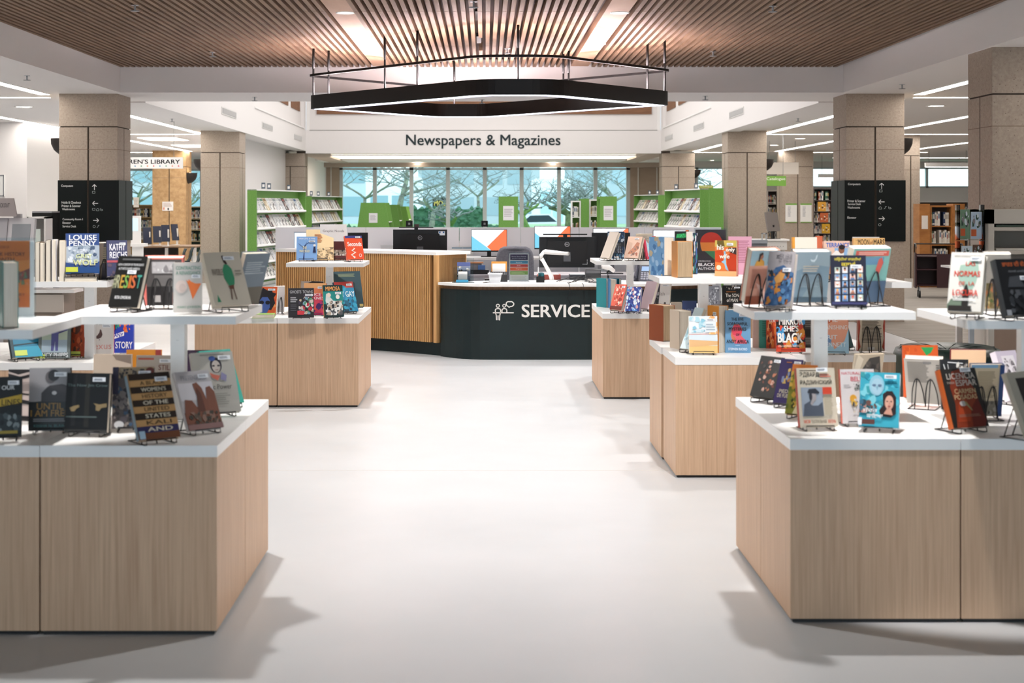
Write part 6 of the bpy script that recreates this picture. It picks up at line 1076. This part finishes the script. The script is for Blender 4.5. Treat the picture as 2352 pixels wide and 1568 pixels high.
hang_sign(1741, 1805, 404, 427, 30.8, col('#7cb04c', .5), [('t', 'Catalogue', .3, .5, .97, .86, .02, '#eef4e4')], 'bright green hanging Catalogue sign')
m = MB(); X = WX(1606, 28.2); m.box((X, 28.2, 1.80), (WX(1638, 28.2), 28.23, 1.86), col('#a8ac4c', .5)); f = Face(m, (X, 28.2, 1.80), (1, 0, 0), (0, 0, 1), WX(1638, 28.2)-X, .06); f.draw([('t', 'Catalogue', .1, .3, .9, .8, .01, '#e8ecd0')]); tag(m.build('shelf_sign'), 'small yellow-green Catalogue sign on top of the tall right rack', 'sign')
# notices on columns
def poster(px0, px1, y0, y1, Y, art, label, base=WHITE):
    X0, X1 = WX(px0, Y), WX(px1, Y); za, zb = WZ(y1, Y), WZ(y0, Y); m = MB(); m.box((X0, Y-.012, za), (X1, Y, zb), base)
    f = Face(m, (X0, Y-.012, za), (1, 0, 0), (0, 0, 1), X1-X0, zb-za, .002); f.draw(art); tag(m.build('wall_notice'), label, 'notice')
gb_ = [('r', 0, .92, 1, 1, '#7cae50'), ('r', 0, 0, 1, .04, '#7cae50'), ('L', .2, .3, .5, .85, 8, '#c4c4c8')]
poster(1804, 1830, 467, 511, 39.99, gb_, 'white notice with green edge on the far right column, left one')
poster(1838, 1864, 467, 511, 39.99, gb_, 'white notice with green edge on the far right column, right one')
poster(373, 398, 463, 484, 39.99, [('L', .1, .4, .9, .9, 4, '#c8b8b0'), ('e', .55, .2, .07, .14, '#3c3c44'), ('e', .15, .25, .06, .16, '#d98a6c')], "children's notice on the warm-lit column")

# ------------------------------------------------------------------ left background
Yk = 16.6
t = thing('self_checkout', 'grey self checkout kiosk with tilted screen at the left edge', 'kiosk', (WX(30, Yk), Yk, 0)); KG = col('#b9b6b8', .45)
m = MB(); m.box((-.5, -.1, 0), (.22, .35, .9), KG); m.build('cabinet', t)
m = MB(); m.M = Matrix.Translation((-.02, -.05, .9)) @ Matrix.Rotation(R(-14), 4, 'X'); m.box((-.36, 0, 0), (.24, .07, .47), col('#c6c4c8', .4)); m.box((-.36, -.02, 0), (-.05, 0, .46), col('#a5a3a8', .4)); m.build('screen_housing', t)
m = MB(); m.M = Matrix.Translation((-.02, -.05, .9)) @ Matrix.Rotation(R(-14), 4, 'X'); m.box((.0, -.004, .06), (.2, 0, .4), col('#8e9298', .2)); m.build('screen', t)
m = MB(); m.box((-.02, .08, 1.2), (.06, .14, 1.4), KG); m.build('sign_post', t)
m = MB(); za, zb = WZ(497, Yk), WZ(455, Yk); m.add([(-.5, -.02, za), (.05, -.02, za), (.0, .02, zb), (-.5, .02, zb), (-.5, .0, za), (.05, .0, za), (.0, .04, zb), (-.5, .04, zb)], [(0, 1, 2, 3), (7, 6, 5, 4), (0, 4, 5, 1), (1, 5, 6, 2), (2, 6, 7, 3), (3, 7, 4, 0)], col('#938a8a', .6))
n_ = Vector((0, -.98, .2)); f = Face(m, (-.5, -.024, za), (1, 0, 0), (0, .196, .98), .52, zb-za, .002); f.draw([('t', 'SELF CHECKOUT', .46, .5, .89, .74, 0, '#3a3536')]); m.build('sign_board', t)
clutter('display_cabinet', 'small white display cabinet right of the self checkout', 'cabinet', 85, 17.6, 0, [('body', [((-.12, 0, 0), (.1, .3, 1.06), WHITE), ((-.13, -.02, .98), (.11, .3, 1.0), OFF)]), ('glass_case', [((-.12, .0, 1.06), (-.1, .3, 1.36), WHITE), ((.08, .0, 1.06), (.1, .3, 1.36), WHITE), ((-.12, .28, 1.06), (.1, .3, 1.36), OFF), ((-.12, 0, 1.34), (.1, .3, 1.36), WHITE)]), ('leaflets', [((-.11, .02, 1.06), (-.06, .04, 1.24), col('#5c3c6a')), ((-.04, .03, 1.06), (.03, .05, 1.22), col('#e4f0ea'))])])
clutter('black_machine', 'tall black machine behind the white display cabinet', 'machine', 100, 18.6, 0, [('body', [((-.14, 0, 0), (.1, .35, 1.40), BLACK)]), ('top', [((-.14, 0, 1.40), (.1, .35, 1.42), GREY)])])
clutter('wall_frame', 'white wall-mounted box at the left edge above the checkout', 'box', 0, 26.15, WZ(451, 26.15), [('box', [((-.2, 0, 0), (.07, .05, .37), WHITE)]), ('rim', [((-.2, -.01, 0), (.07, 0, .02), GREY), ((-.2, -.01, .35), (.07, 0, .37), GREY), ((.055, -.01, 0), (.07, 0, .37), GREY)])])
# stepped holds shelves behind the riser
clutter('low_counter', 'low grey counter with trays behind the Grey Wolf riser', 'counter', 120, 15.6, 0, [('body', [((-.5, 0, 0), (.1, .5, .60), col('#8c7f74', .7))]), ('tray', [((-.35, -.05, .60), (.24, .3, .63), WHITE), ((-.35, -.02, .72), (.1, .3, .735), WHITE), ((-.3, -.02, .63), (-.28, .3, .72), OFF)]), ('papers', [((-.33, -.02, .4), (.12, .0, .58), col('#c3bab0'))])])
# children's area
for k, (px, yy) in enumerate(((339, 32.6), (362, 33.0), (381, 32.2), (405, 33.4))):
    nm = ('first from the left', 'second', 'third, largest', 'fourth, right')[k]
    t = thing('computer_monitor', "thin grey monitor on the children's desk, "+nm, 'monitor', (WX(px, yy), yy, .62), R((30, 26, 20, 50)[k]))
    z1 = (.40, .42, .46, .46)[k]
    m = MB(); m.M = Matrix.Rotation(R(-10), 4, 'X'); m.box((-.09, -.01, z1-.36), (.09, .01, z1), col('#34383e', .35)); m.build('housing', t)
    m = MB(); m.M = Matrix.Rotation(R(-10), 4, 'X'); m.box((-.08, -.012, z1-.35), (.08, -.01, z1-.01), col('#2a3146', .3)); m.build('screen', t)
    m = MB(); m.box((.04, .02, 0), (.07, .06, z1-.1), OFF); m.box((-.07, -.04, 0), (.07, .08, .01), OFF); m.build('stand', t)
t = thing('computer_desk', "low wooden computer desk in the children's area", 'desk', (WX(375, 32.8), 32.8, 0))
m = MB(); m.box((-.75, -.6, .59), (.8, .9, .62), col('#7a6048', .6)); m.build('desktop', t)
m = MB(); m.box((-.7, .1, .0), (.3, .14, .59), col('#2a2320', .6)); m.build('modesty_panel', t)
for x in (-.68, .14, .74): m = MB(); m.box((x-.03, -.36, 0), (x+.03, -.3, .59), WHITE); m.build('leg', t)
SC = col('#26393e', .5); ch0 = thing('plastic_chair', "dark teal shell chair in the children's area, leftmost", 'chair', (WX(401, 31.0), 31.0, 0), R(-70)); K = .74
m = MB(); m.M = Matrix.Scale(K, 4); pr = [(.14, .42), (.2, .5), (.23, .6), (.24, .7), (.29, .82)]
for (y0, z0), (y1, z1) in zip(pr, pr[1:]):
    m.add([(-.17, y0, z0), (.17, y0, z0), (.17, y1, z1), (-.17, y1, z1), (-.17, y0+.03, z0), (.17, y0+.03, z0), (.17, y1+.03, z1), (-.17, y1+.03, z1)], [(0, 1, 2, 3), (7, 6, 5, 4), (0, 4, 5, 1), (1, 5, 6, 2), (2, 6, 7, 3), (3, 7, 4, 0)], SC)
m.build('backrest', ch0)
m = MB(); m.M = Matrix.Scale(K, 4); m.box((-.18, -.2, .40), (.18, .2, .44), SC); m.build('seat', ch0)
for sx, sy in ((-1, -1), (1, -1), (-1, 1), (1, 1)): m = MB(); m.M = Matrix.Scale(K, 4); m.tube([(sx*.15, sy*.16, .41), (sx*.2, sy*.22, 0)], .011, STEEL); m.build('leg', ch0)
for px, yy, nm in ((418, 31.9, 'second from left'), (436, 30.3, 'third, closer'), (455, 30.9, 'partly behind the column')):
    dup(ch0, (WX(px, yy), yy, 0), R(-70), "dark teal shell chair in the children's area, "+nm)
Yk = 24.4; t = thing('catalogue_kiosk', "white kiosk with small blue screen beside the left directory column", 'kiosk', (WX(316, Yk), Yk, 0))
m = MB(); m.box((-.12, -.02, .83), (.12, .2, .88), WHITE); m.box((-.1, .05, 0), (.05, .2, .83), WHITE); m.build('base', t)
m = MB(); m.box((-.12, .06, .88), (.03, .12, 1.32), WHITE); m.build('housing', t); m = MB(); m.box((-.12, .055, 1.08), (-.01, .06, 1.28), glow('#b8dcf0', .9)); m.build('screen', t)
shelf_case(300, 350, 46, 1.5, "wooden bookcase under the children's window", "book in the bookcase under the children's window", "books under the children's window", 4, 41, body=col('#b89a6c', .6), minz=.6)
shelf_case(431, 462, 45, 1.45, "bookcase between the warm column and the left concrete column", 'book in the bookcase left of the concrete column', 'books left of the concrete column', 4, 51, body=col('#c9b48c', .6), inner=col('#2c4a40'), minz=.6)
poster(307, 319, 453, 476, 28.5, [('L', .1, .2, .9, .9, 5, '#b8b0a8')], "narrow pale sign board by the left directory column", col('#d8d0c4'))

# ------------------------------------------------------------------ right background
WB = grain('orange_brown_wood', '#9a6230', '#b47a40', (4, 4, 14), .55)
Yb = 27.6; zb = WZ(468, Yb)
for a, b, nm in ((2112, 2136, 'left'), (2189, 2216, 'right')):
    X0, X1 = WX(a, Yb), WX(b, Yb); m = MB(); m.box((X0, Yb, 0), (X1, Yb+.4, zb), WB); f = Face(m, (X0, Yb, 0), (1, 0, 0), (0, 0, 1), X1-X0, zb, .002); f.draw([('r', .2, .7, .8, .86, '#e4ddd4')])
    tag(m.build('bookcase_end'), 'orange-brown end panel with a white card, %s of the book cart shelves' % nm, 'bookcase end')
shelf_case(2136.5, 2188.5, Yb+.05, zb-.03, 'bookcase between orange-brown panels behind the book cart', 'pale book in the bookcase behind the book cart', 'books in the bookcase behind the cart', 4, 61, body=WB, inner=col('#4a3a30'), light=True, minz=.3)
shelf_case(1868, 1912, 42, WZ(432, 42), 'dark metal bookcase left of the right directory column', 'book in the dark metal bookcase', 'books in the dark metal bookcase', 6, 71, body=col('#5a5250', .5), inner=col('#2c2624'), minz=.5)
shelf_case(1762, 1789, 44, WZ(437, 44), 'bookcase behind the catalogue computer', 'book in the bookcase behind the catalogue computer', 'books behind the catalogue computer', 5, 81, body=col('#c9c0b8', .5), inner=col('#3a302a'), minz=.6)
shelf_case(2076, 2230, 45, WZ(462, 45), 'long far bookcase with white top under the bright ribbon window', 'book in the long far bookcase', 'books in the long far bookcase', 4, 91, body=WHITE, inner=col('#5c4c44'), light=True, minz=1.2)
for k, (px, py, c) in enumerate(((1888, 478, '#e0a43c'), (1893, 505, '#c9683c'), (1897, 535, '#d9a830'))):
    Y = 42.005; m = MB(); m.box((-.11, 0, 0), (.11, .03, .26), col(c)); f = Face(m, (-.11, 0, 0), (1, 0, 0), (0, 0, 1), .22, .26); f.draw([('S', .1, .2, .9, .8, 5, ['#5a3424', '#e8dcc8', c], .16)]); tag(m.build('display_book', loc=(WX(px, Y), Y, (1.318, 1.014, .71)[k])), 'face-out yellow book on the dark metal bookcase, %s' % ('top one', 'middle one', 'bottom one')[k], 'book')
# book cart
Yc = 24.6; t = thing('book_cart', 'dark maroon steel book cart on casters', 'cart', (WX(2155, Yc), Yc, 0), R(-12)); MR = col('#33151a', .45); a = .36
for x in (-a, a):
    m = MB(); m.box((x-.012, -.2, .16), (x+.012, .2, .72), MR); m.build('side_panel', t)
    m = MB(); m.tube([(x, -.19, .7), (x, -.19, .82), (x, -.12, .87), (x, .12, .87), (x, .19, .82), (x, .19, .7)], .011, DARKP); m.build('handle', t)
m = MB(); m.tube([(-a, -.1, .87), (a, -.1, .87)], .011, DARKP); m.build('handle', t)
m = MB(); m.box((-a, .18, .17), (a, .2, .7), MR); m.build('back_panel', t)
for z in (.2, .45, .66): m = MB(); m.box((-a, -.19, z), (a, .19, z+.015), MR); m.build('shelf', t)
m = MB(); m.box((-a*.1, -.2, .17), (a, -.19, .7), MR); m.build('front_panel', t)
for sx in (-1, 1):
    for sy in (-1, 1):
        m = MB(); m.M = Matrix.Translation((sx*.3, sy*.15, .06)) @ Matrix.Rotation(R(90), 4, 'Y'); m.lathe([(.001, -.015), (.06, -.015), (.06, .015), (.001, .015)], (0, 0, 0), BLACK, 14); m.M = Matrix(); m.tube([(sx*.3, sy*.15, .06), (sx*.3, sy*.15, .18)], .012, STEEL); m.build('caster', t)
# round ottoman
cx_, cy_ = WX(2176, 10.75), 10.75; t = thing('round_ottoman', 'round dark green leather ottoman behind the near right tables', 'ottoman', (cx_, cy_, 0)); LE = grain('dark_green_leather', '#1c2a26', '#2a3a34', (14, 14, 14), .3, .15)
m = MB(); m.lathe([(.33, .05), (.36, .07), (.372, .25), (.372, .44), (.355, .485), (.3, .505), (.1, .49), (.02, .475), (.001, .47)], (0, 0, 0), LE, 48); m.build('cushion', t)
m = MB()
for k in range(12):
    b = k*math.pi/6; m.tube([(.03*math.cos(b), .03*math.sin(b), .478), (.2*math.cos(b), .2*math.sin(b), .500), (.33*math.cos(b), .33*math.sin(b), .497), (.370*math.cos(b), .370*math.sin(b), .44)], .004, col('#15201d', .5), 4)
m.build('seam', t)
m = MB(); m.lathe([(.001, 0), (.3, 0), (.3, .05)], (0, 0, 0), BLACK, 32); m.build('base', t)
# brochure tower and its white table
Yt = 13.0; t = thing('brochure_tower', 'clear acrylic brochure tower beside the near right column', 'brochure rack', (WX(2229, Yt), Yt, 0))
m = MB()
for z0, z1 in ((1.2, 1.5), (.98, 1.19), (.72, .97)):
    m.box((-.12, -.09, z0), (.09, -.086, z1-.04), ACRYL); m.box((-.12, -.09, z0), (-.116, .05, z1), ACRYL); m.box((.086, -.09, z0), (.09, .05, z1), ACRYL); m.box((-.12, -.09, z0), (.09, .05, z0+.004), ACRYL)
m.build('pockets', t)
m = MB(); m.box((.092, -.02, .62), (.11, .06, 1.5), col('#4a403a', .4)); m.build('post', t)
for k, (x0, x1, z0, z1, c) in enumerate(((-.1, -.02, 1.21, 1.46, '#7f9a7c'), (-.01, .08, 1.21, 1.44, '#cdd6e6'), (-.09, .0, .985, 1.15, '#dfe3e8'), (.005, .08, .985, 1.16, '#6a4a3a'), (-.1, -.01, .73, .93, '#c9ccd4'), (.0, .07, .8, .93, '#3aa0bc'))):
    m = MB(); m.box((x0, -.05, z0), (x1, -.04, z1), col(c)); f = Face(m, (x0, -.05, z0), (1, 0, 0), (0, 0, 1), x1-x0, z1-z0); f.draw([('r', 0, .1, .5, .35, '#e0683c'), ('S', .1, .4, .9, .95, 5, ['#e8e8ea', '#4a5a4c', '#9c8c8c'], .2)]); m.build('leaflet', t)
m = MB(); m.box((-.11, -.1, 0), (.10, .1, .03), OFF); m.box((-.01, -.01, .03), (.03, .03, .72), STEEL); m.build('base', t)
clutter('side_table', 'small white perforated side table left of the brochure tower', 'table', 2206, 13.9, 0, [('tabletop', [((-.09, 0, .92), (.11, .3, .94), WHITE)]), ('apron', [((-.07, 0, .79), (.1, .02, .92), OFF)]), ('leg', [((.0, .1, 0), (.05, .15, .92), OFF)])])
X0, Yc = WX(2270, 12.9), 12.9; t = thing('storage_cabinet', 'pale open steel cabinet with shelves at the right edge', 'cabinet', (X0, Yc, 0)); CB = col('#b9b2a8', .6)
m = MB(); m.box((0, 0, 0), (.05, .5, 1.46), CB); m.box((.85, 0, 0), (.9, .5, 1.46), CB); m.box((0, .48, 0), (.9, .5, 1.46), CB); m.box((0, 0, 1.34), (.9, .5, 1.46), CB); m.build('case', t)
for z in (.5, .84, 1.08, 1.28): m = MB(); m.box((.05, .02, z), (.85, .48, z+.03), CB); m.build('shelf', t)
m = MB(); m.box((0.05, -.0, .0), (.85, .02, .5), grain('brown_panel', '#8a7466', '#9a8474', (3, 3, 3), .7)); m.build('lower_door', t)
for z, c, nm in ((1.311, '#5c6a5c', 'upper'), (1.111, '#cfcac0', 'lower')): m = MB(); m.box((.08, .04, z-.0), (.45, .3, z+.018), col(c)); tag(m.build('paper_stack', loc=(X0, Yc, 0)), 'paper stack on the %s shelf of the pale steel cabinet' % nm, 'papers')
# catalogue computer station
Yd = 27.0; t = thing('catalogue_desk', 'white perforated catalogue desk with a book-return panel', 'desk', (WX(1790, Yd), Yd, 0))
m = MB(); m.box((-.7, -.1, .86), (.16, .4, .89), WHITE); m.build('desktop', t); m = MB(); m.box((-.6, -.08, .70), (.12, -.06, .86), OFF)
for i in range(6): m.box((-.2+i*.05, -.083, .76), (-.19+i*.05, -.081, .77), BLACK)
m.build('apron', t); m = MB(); m.box((-.55, .0, 0), (-.5, .35, .86), OFF); m.box((.05, 0, 0), (.1, .35, .86), OFF); m.build('leg', t)
t = thing('computer_monitor', 'tilted grey monitor on the white catalogue desk', 'monitor', (WX(1777, Yd+.1), Yd+.1, .89), R(35))
m = MB(); m.M = Matrix.Translation((0, 0, .14)) @ Matrix.Rotation(R(-12), 4, 'X'); m.box((-.15, -.015, 0), (.15, .015, .34), col('#77706c', .4)); m.build('housing', t)
m = MB(); m.box((-.02, .0, 0), (.02, .05, .25), DARKP); m.box((-.1, -.07, 0), (.1, .1, .01), DARKP); m.build('stand', t)
clutter('grey_console', 'blue-grey console with a handle left of the catalogue desk', 'console', 1738, 26.0, 0, [('body', [((-.35, 0, 0), (.18, .4, .84), col('#6c7278', .5)), ((-.35, -.03, .84), (.18, .4, .9), col('#8c9298', .4))]), ('handle', [((.08, -.02, .9), (.1, .0, 1.02), STEEL), ((.15, -.02, .9), (.17, 0, 1.02), STEEL), ((.08, -.02, 1.0), (.17, 0, 1.02), STEEL)])])
# pendant strip lights far right
for k, (px0, px1, py, Y) in enumerate(((2125, 2228, 379, 40), (1880, 1925, 404, 44))):
    X0, X1 = WX(px0, Y), WX(px1, Y); z = WZ(py, Y); t = thing('strip_pendant', 'white hanging strip light %s' % ('right of the far narrow column', 'left of the right directory column')[k], 'light', (X0, Y, z))
    m = MB(); m.box((0, -.06, -.05), (X1-X0, .06, .06), WHITE); m.build('housing', t); m = MB(); m.box((.02, -.05, -.055), (X1-X0-.02, .05, -.05), glow('#ffffff', 5)); m.build('diffuser', t)
    for x in (.1, X1-X0-.1): m = MB(); m.tube([(x, 0, .06), (x, 0, SOF-z)], .006, GREY, 4); m.build('rod', t)
# bench and stool seen behind the left tables
clutter('side_bench', 'grey cushioned bench behind the orange book with the blue face', 'bench', 625, 15.2, 0, [('cushion', [((-.2, 0, .44), (.05, .5, .56), col('#4a4c50', .7)), ((-.22, -.02, .56), (.06, .52, .6), col('#8c8a8a', .6))]), ('frame', [((-.18, .02, 0), (-.14, .06, .44), col('#5a3a24')), ((.0, .02, 0), (.04, .06, .44), col('#5a3a24'))])])

# ------------------------------------------------------------------ outside the back windows
m = MB(); GR = grain('lawn_grass', '#7fa07a', '#a4bf98', (.8, .8, .8), .9)
m.add([(-40, 50.3, -.2), (40, 50.3, -.2), (40, 56, .35), (-40, 56, .35), (40, 70, .62), (-40, 70, .62)], [(0, 1, 2, 3), (3, 2, 4, 5)], GR); tag(m.build('ground'), kind='structure')
m = MB(); m.add([(-60, 70, .62), (60, 70, .62), (60, 71, -.35), (-60, 71, -.35), (60, 140, -.3), (-60, 140, -.3)], [(0, 1, 2, 3), (3, 2, 4, 5)], col('#b4bec0', .8)); tag(m.build('ground'), kind='structure')
def hedge(x0, x1, y, z, h, label, seed):
    rnd = random.Random(seed); m = MB(); HG = grain('hedge_leaves_%d' % seed, '#355846', '#5c8468', (6, 6, 6), .9)
    m.box((x0, y, z-.3), (x1, y+.7, z+h*.85), HG); nb = int((x1-x0)*26)
    for i in range(nb):
        cx, cy, cz = x0+(x1-x0)*rnd.random(), y+.7*rnd.random()-.05, z+h*(.1+.85*rnd.random()); r = .1+.12*rnd.random()
        if rnd.random() < .5: cy = y-.02
        v = [(cx+r*(.6+.5*rnd.random())*a, cy+r*.7*b, cz+r*(.5+.5*rnd.random())*c) for a, b, c in ((1, 0, 0), (-1, 0, 0), (0, 1, 0), (0, -1, 0), (0, 0, 1), (0, 0, -1))]
        m.add(v, [(0, 2, 4), (2, 1, 4), (1, 3, 4), (3, 0, 4), (2, 0, 5), (1, 2, 5), (3, 1, 5), (0, 3, 5)], HG)
    tag(m.build('hedge'), label, 'hedge')
hedge(WX(780, 54), WX(1160, 54), 54, .25, .45, 'low clipped hedge close outside the window', 3)
hedge(WX(935, 66), WX(1020, 66), 66, .45, 1.0, 'dark hedge outside, left of the middle mullion', 4)
hedge(WX(1035, 66), WX(1110, 66), 66, .45, 1.0, 'dark hedge outside, behind the mossy stump', 6)
hedge(WX(300, 56), WX(460, 56), 56, .3, 1.1, "green hedge outside the children's window", 7)
BARK = grain('mossy_bark', '#6c6a64', '#98a08c', (5, 5, 5), .95, .1, (.35, .62)); TWIG = grain('grey_twigs', '#7c8080', '#a4aaa8', (3, 3, 3), .95); MOSS = grain('green_moss', '#5c7a44', '#8ca860', (9, 9, 9), .95, .1)
def tree(px, Y, z0, h, r, label, seed, lean=0, levels=6, spread=.72, trunkmat=None, nb=3):
    rnd = random.Random(seed); X = WX(px, Y); t = thing('bare_tree', label, 'tree', (X, Y, z0)); mt = MB(); mb_ = MB()
    def grow(p, d, L_, r_, lev):
        pts = [p]; q_ = p.copy(); dd = d.copy()
        for k in range(4):
            dd = (dd+Vector((rnd.uniform(-.22, .22), rnd.uniform(-.22, .22), rnd.uniform(-.1, .16)))).normalized(); q_ = q_+dd*L_/4; pts.append(q_.copy())
        (mt if lev <= 1 else mb_).tube(pts, r_, (trunkmat or BARK) if lev <= 1 else TWIG, 6 if lev <= 1 else 3, radii=[r_*(1-.1*k)*(.62 if lev else .8) for k in range(5)])
        if lev >= levels: return
        for k in range((2 if lev > 1 else nb) if lev else nb+1):
            a = rnd.uniform(0, 6.28); s = Vector((math.cos(a), math.sin(a)*.6, rnd.uniform(-.1, .5)))
            st = pts[rnd.choice((2, 3, 4)) if lev else 4]
            grow(st, (dd*(1-spread)+s*spread).normalized(), L_*rnd.uniform(.7, 1.0), r_*.56, lev+1)
    grow(Vector((0, 0, -.1)), Vector((lean, 0, 1)).normalized(), h, r, 0)
    mt.build('trunk', t); mb_.build('branches', t)
tree(987, 58, .4, 1.0, .19, 'bare tree with forked crown outside, left of the middle', 2, lean=.05)
tree(915, 63, .4, 1.6, .22, 'tall dark bare tree outside behind the green sloping racks', 8, lean=.05)
tree(1310, 57, .3, .95, .32, 'large mossy tree with spreading branches outside on the right', 5, levels=5, lean=-.15, trunkmat=grain('mossy_bark_green', '#4f5046', '#8a9664', (6, 6, 6), .95, .1), nb=4)
tree(1215, 54.5, .3, .95, .2, 'short mossy tree outside between the two green rack ends', 12, lean=-.1, trunkmat=MOSS, levels=5)
tree(1043, 56, .3, .55, .26, 'mossy leaning stump tree outside left of the middle rack end', 15, lean=-.6, trunkmat=MOSS, levels=4)
tree(1100, 72, .6, 1.4, .14, 'slim bare tree far outside, centre', 17, lean=0)
tree(1400, 66, .5, 1.3, .18, 'bare tree outside at the right end of the window', 19, lean=.2)
tree(830, 68, .5, 1.4, .15, 'bare tree far outside at the left end of the window', 23, lean=.1)
tree(322, 60, .4, 1.3, .16, "bare tree outside the children's window", 29)
tree(445, 64, .4, 1.2, .15, 'bare tree outside, seen between the left columns', 31)
tree(1632, 60, .4, 1.3, .15, 'bare tree outside the right-hand window', 37)
# buildings across the street
def building(px0, px1, Y, h, c, bands, label, wc='#8fb0b8'):
    X0, X1 = WX(px0, Y), WX(px1, Y); t = thing('street_building', label, 'building', ((X0+X1)/2, Y, -.32)); a = (X1-X0)/2
    m = MB(); m.box((-a, 0, 0), (a, 8, h), col(c, .8)); m.build('walls', t)
    for i, (z0, z1) in enumerate(bands):
        m = MB(); n = max(2, int(2*a/2.2))
        for j in range(n):
            x0 = -a+.3+j*(2*a-.6)/n; m.box((x0, -.05, z0), (x0+(2*a-.6)/n*.82, 0, z1), col(wc, .2))
        m.build('window_row', t)
building(840, 960, 96, 3.6, '#eef4f4', [(1.0, 2.4)], 'small white building across the street on the left')
building(1230, 1310, 92, 3.4, '#eef6f6', [(.4, 2.6)], 'pale building with glass front behind the mossy tree', '#b8dce4')
building(960, 1240, 118, 7, '#c8d2d4', [(1, 2.4), (3.4, 4.6), (5.6, 6.8)], 'wide grey-blue building far across the street', '#a8bcc2')
building(700, 860, 110, 7, '#c4d0d4', [(1, 2.4), (3.4, 4.8), (5.8, 7)], 'grey building far across the street at the left')
building(1310, 1500, 112, 6, '#b4c2c6', [(1, 2.4), (3.4, 4.8)], 'grey building far across the street at the right', '#a8c0c8')
building(230, 520, 108, 8, '#c3ccd0', [(1, 2.4), (3.4, 4.8)], "pale building beyond the children's window")
t = thing('shop_sign', 'small dark lit shop sign MOD across the street', 'sign', (WX(1012, 95), 95, WZ(480, 95))); m = MB(); m.box((-.5, 0, 0), (.5, .1, .7), BLACK); f = Face(m, (-.5, 0, 0), (1, 0, 0), (0, 0, 1), 1, .7, .004); f.draw([('t', 'MOD', .1, .3, .9, .75, .02, glow('#e8d84c', .6))]); m.build('board', t); m = MB(); m.box((-.04, .05, -2), (.04, .1, 0), GREY); m.build('post', t)
Y = 84; t = thing('parked_car', 'white car parked across the street', 'car', (WX(1238, Y), Y, -.33)); CW = col('#dfe8ec', .3)
m = MB(); pr = [(-1.9, .3), (-1.85, .7), (-1.1, .85), (-.6, 1.3), (.6, 1.32), (1.1, .9), (1.85, .78), (1.95, .35), (1.9, .25), (-1.85, .25)]
m.add([(x, -.8, z) for x, z in pr]+[(x, .8, z) for x, z in pr], [list(range(10)), list(range(19, 9, -1))]+[(i, 10+i, 10+(i+1) % 10, (i+1) % 10) for i in range(10)], CW); m.build('body', t)
m = MB(); m.add([(-.95, -.81, .86), (-.5, -.81, 1.24), (.5, -.81, 1.26), (.95, -.81, .9)], [(3, 2, 1, 0)], col('#2c3a40', .2)); m.build('side_window', t)
for x in (-1.25, 1.25):
    for y in (-.8, .8): m = MB(); m.M = Matrix.Translation((x, y, .3)) @ Matrix.Rotation(R(90), 4, 'X'); m.lathe([(.001, -.1), (.3, -.1), (.3, .1), (.001, .1)], (0, 0, 0), BLACK, 16); m.build('wheel', t)
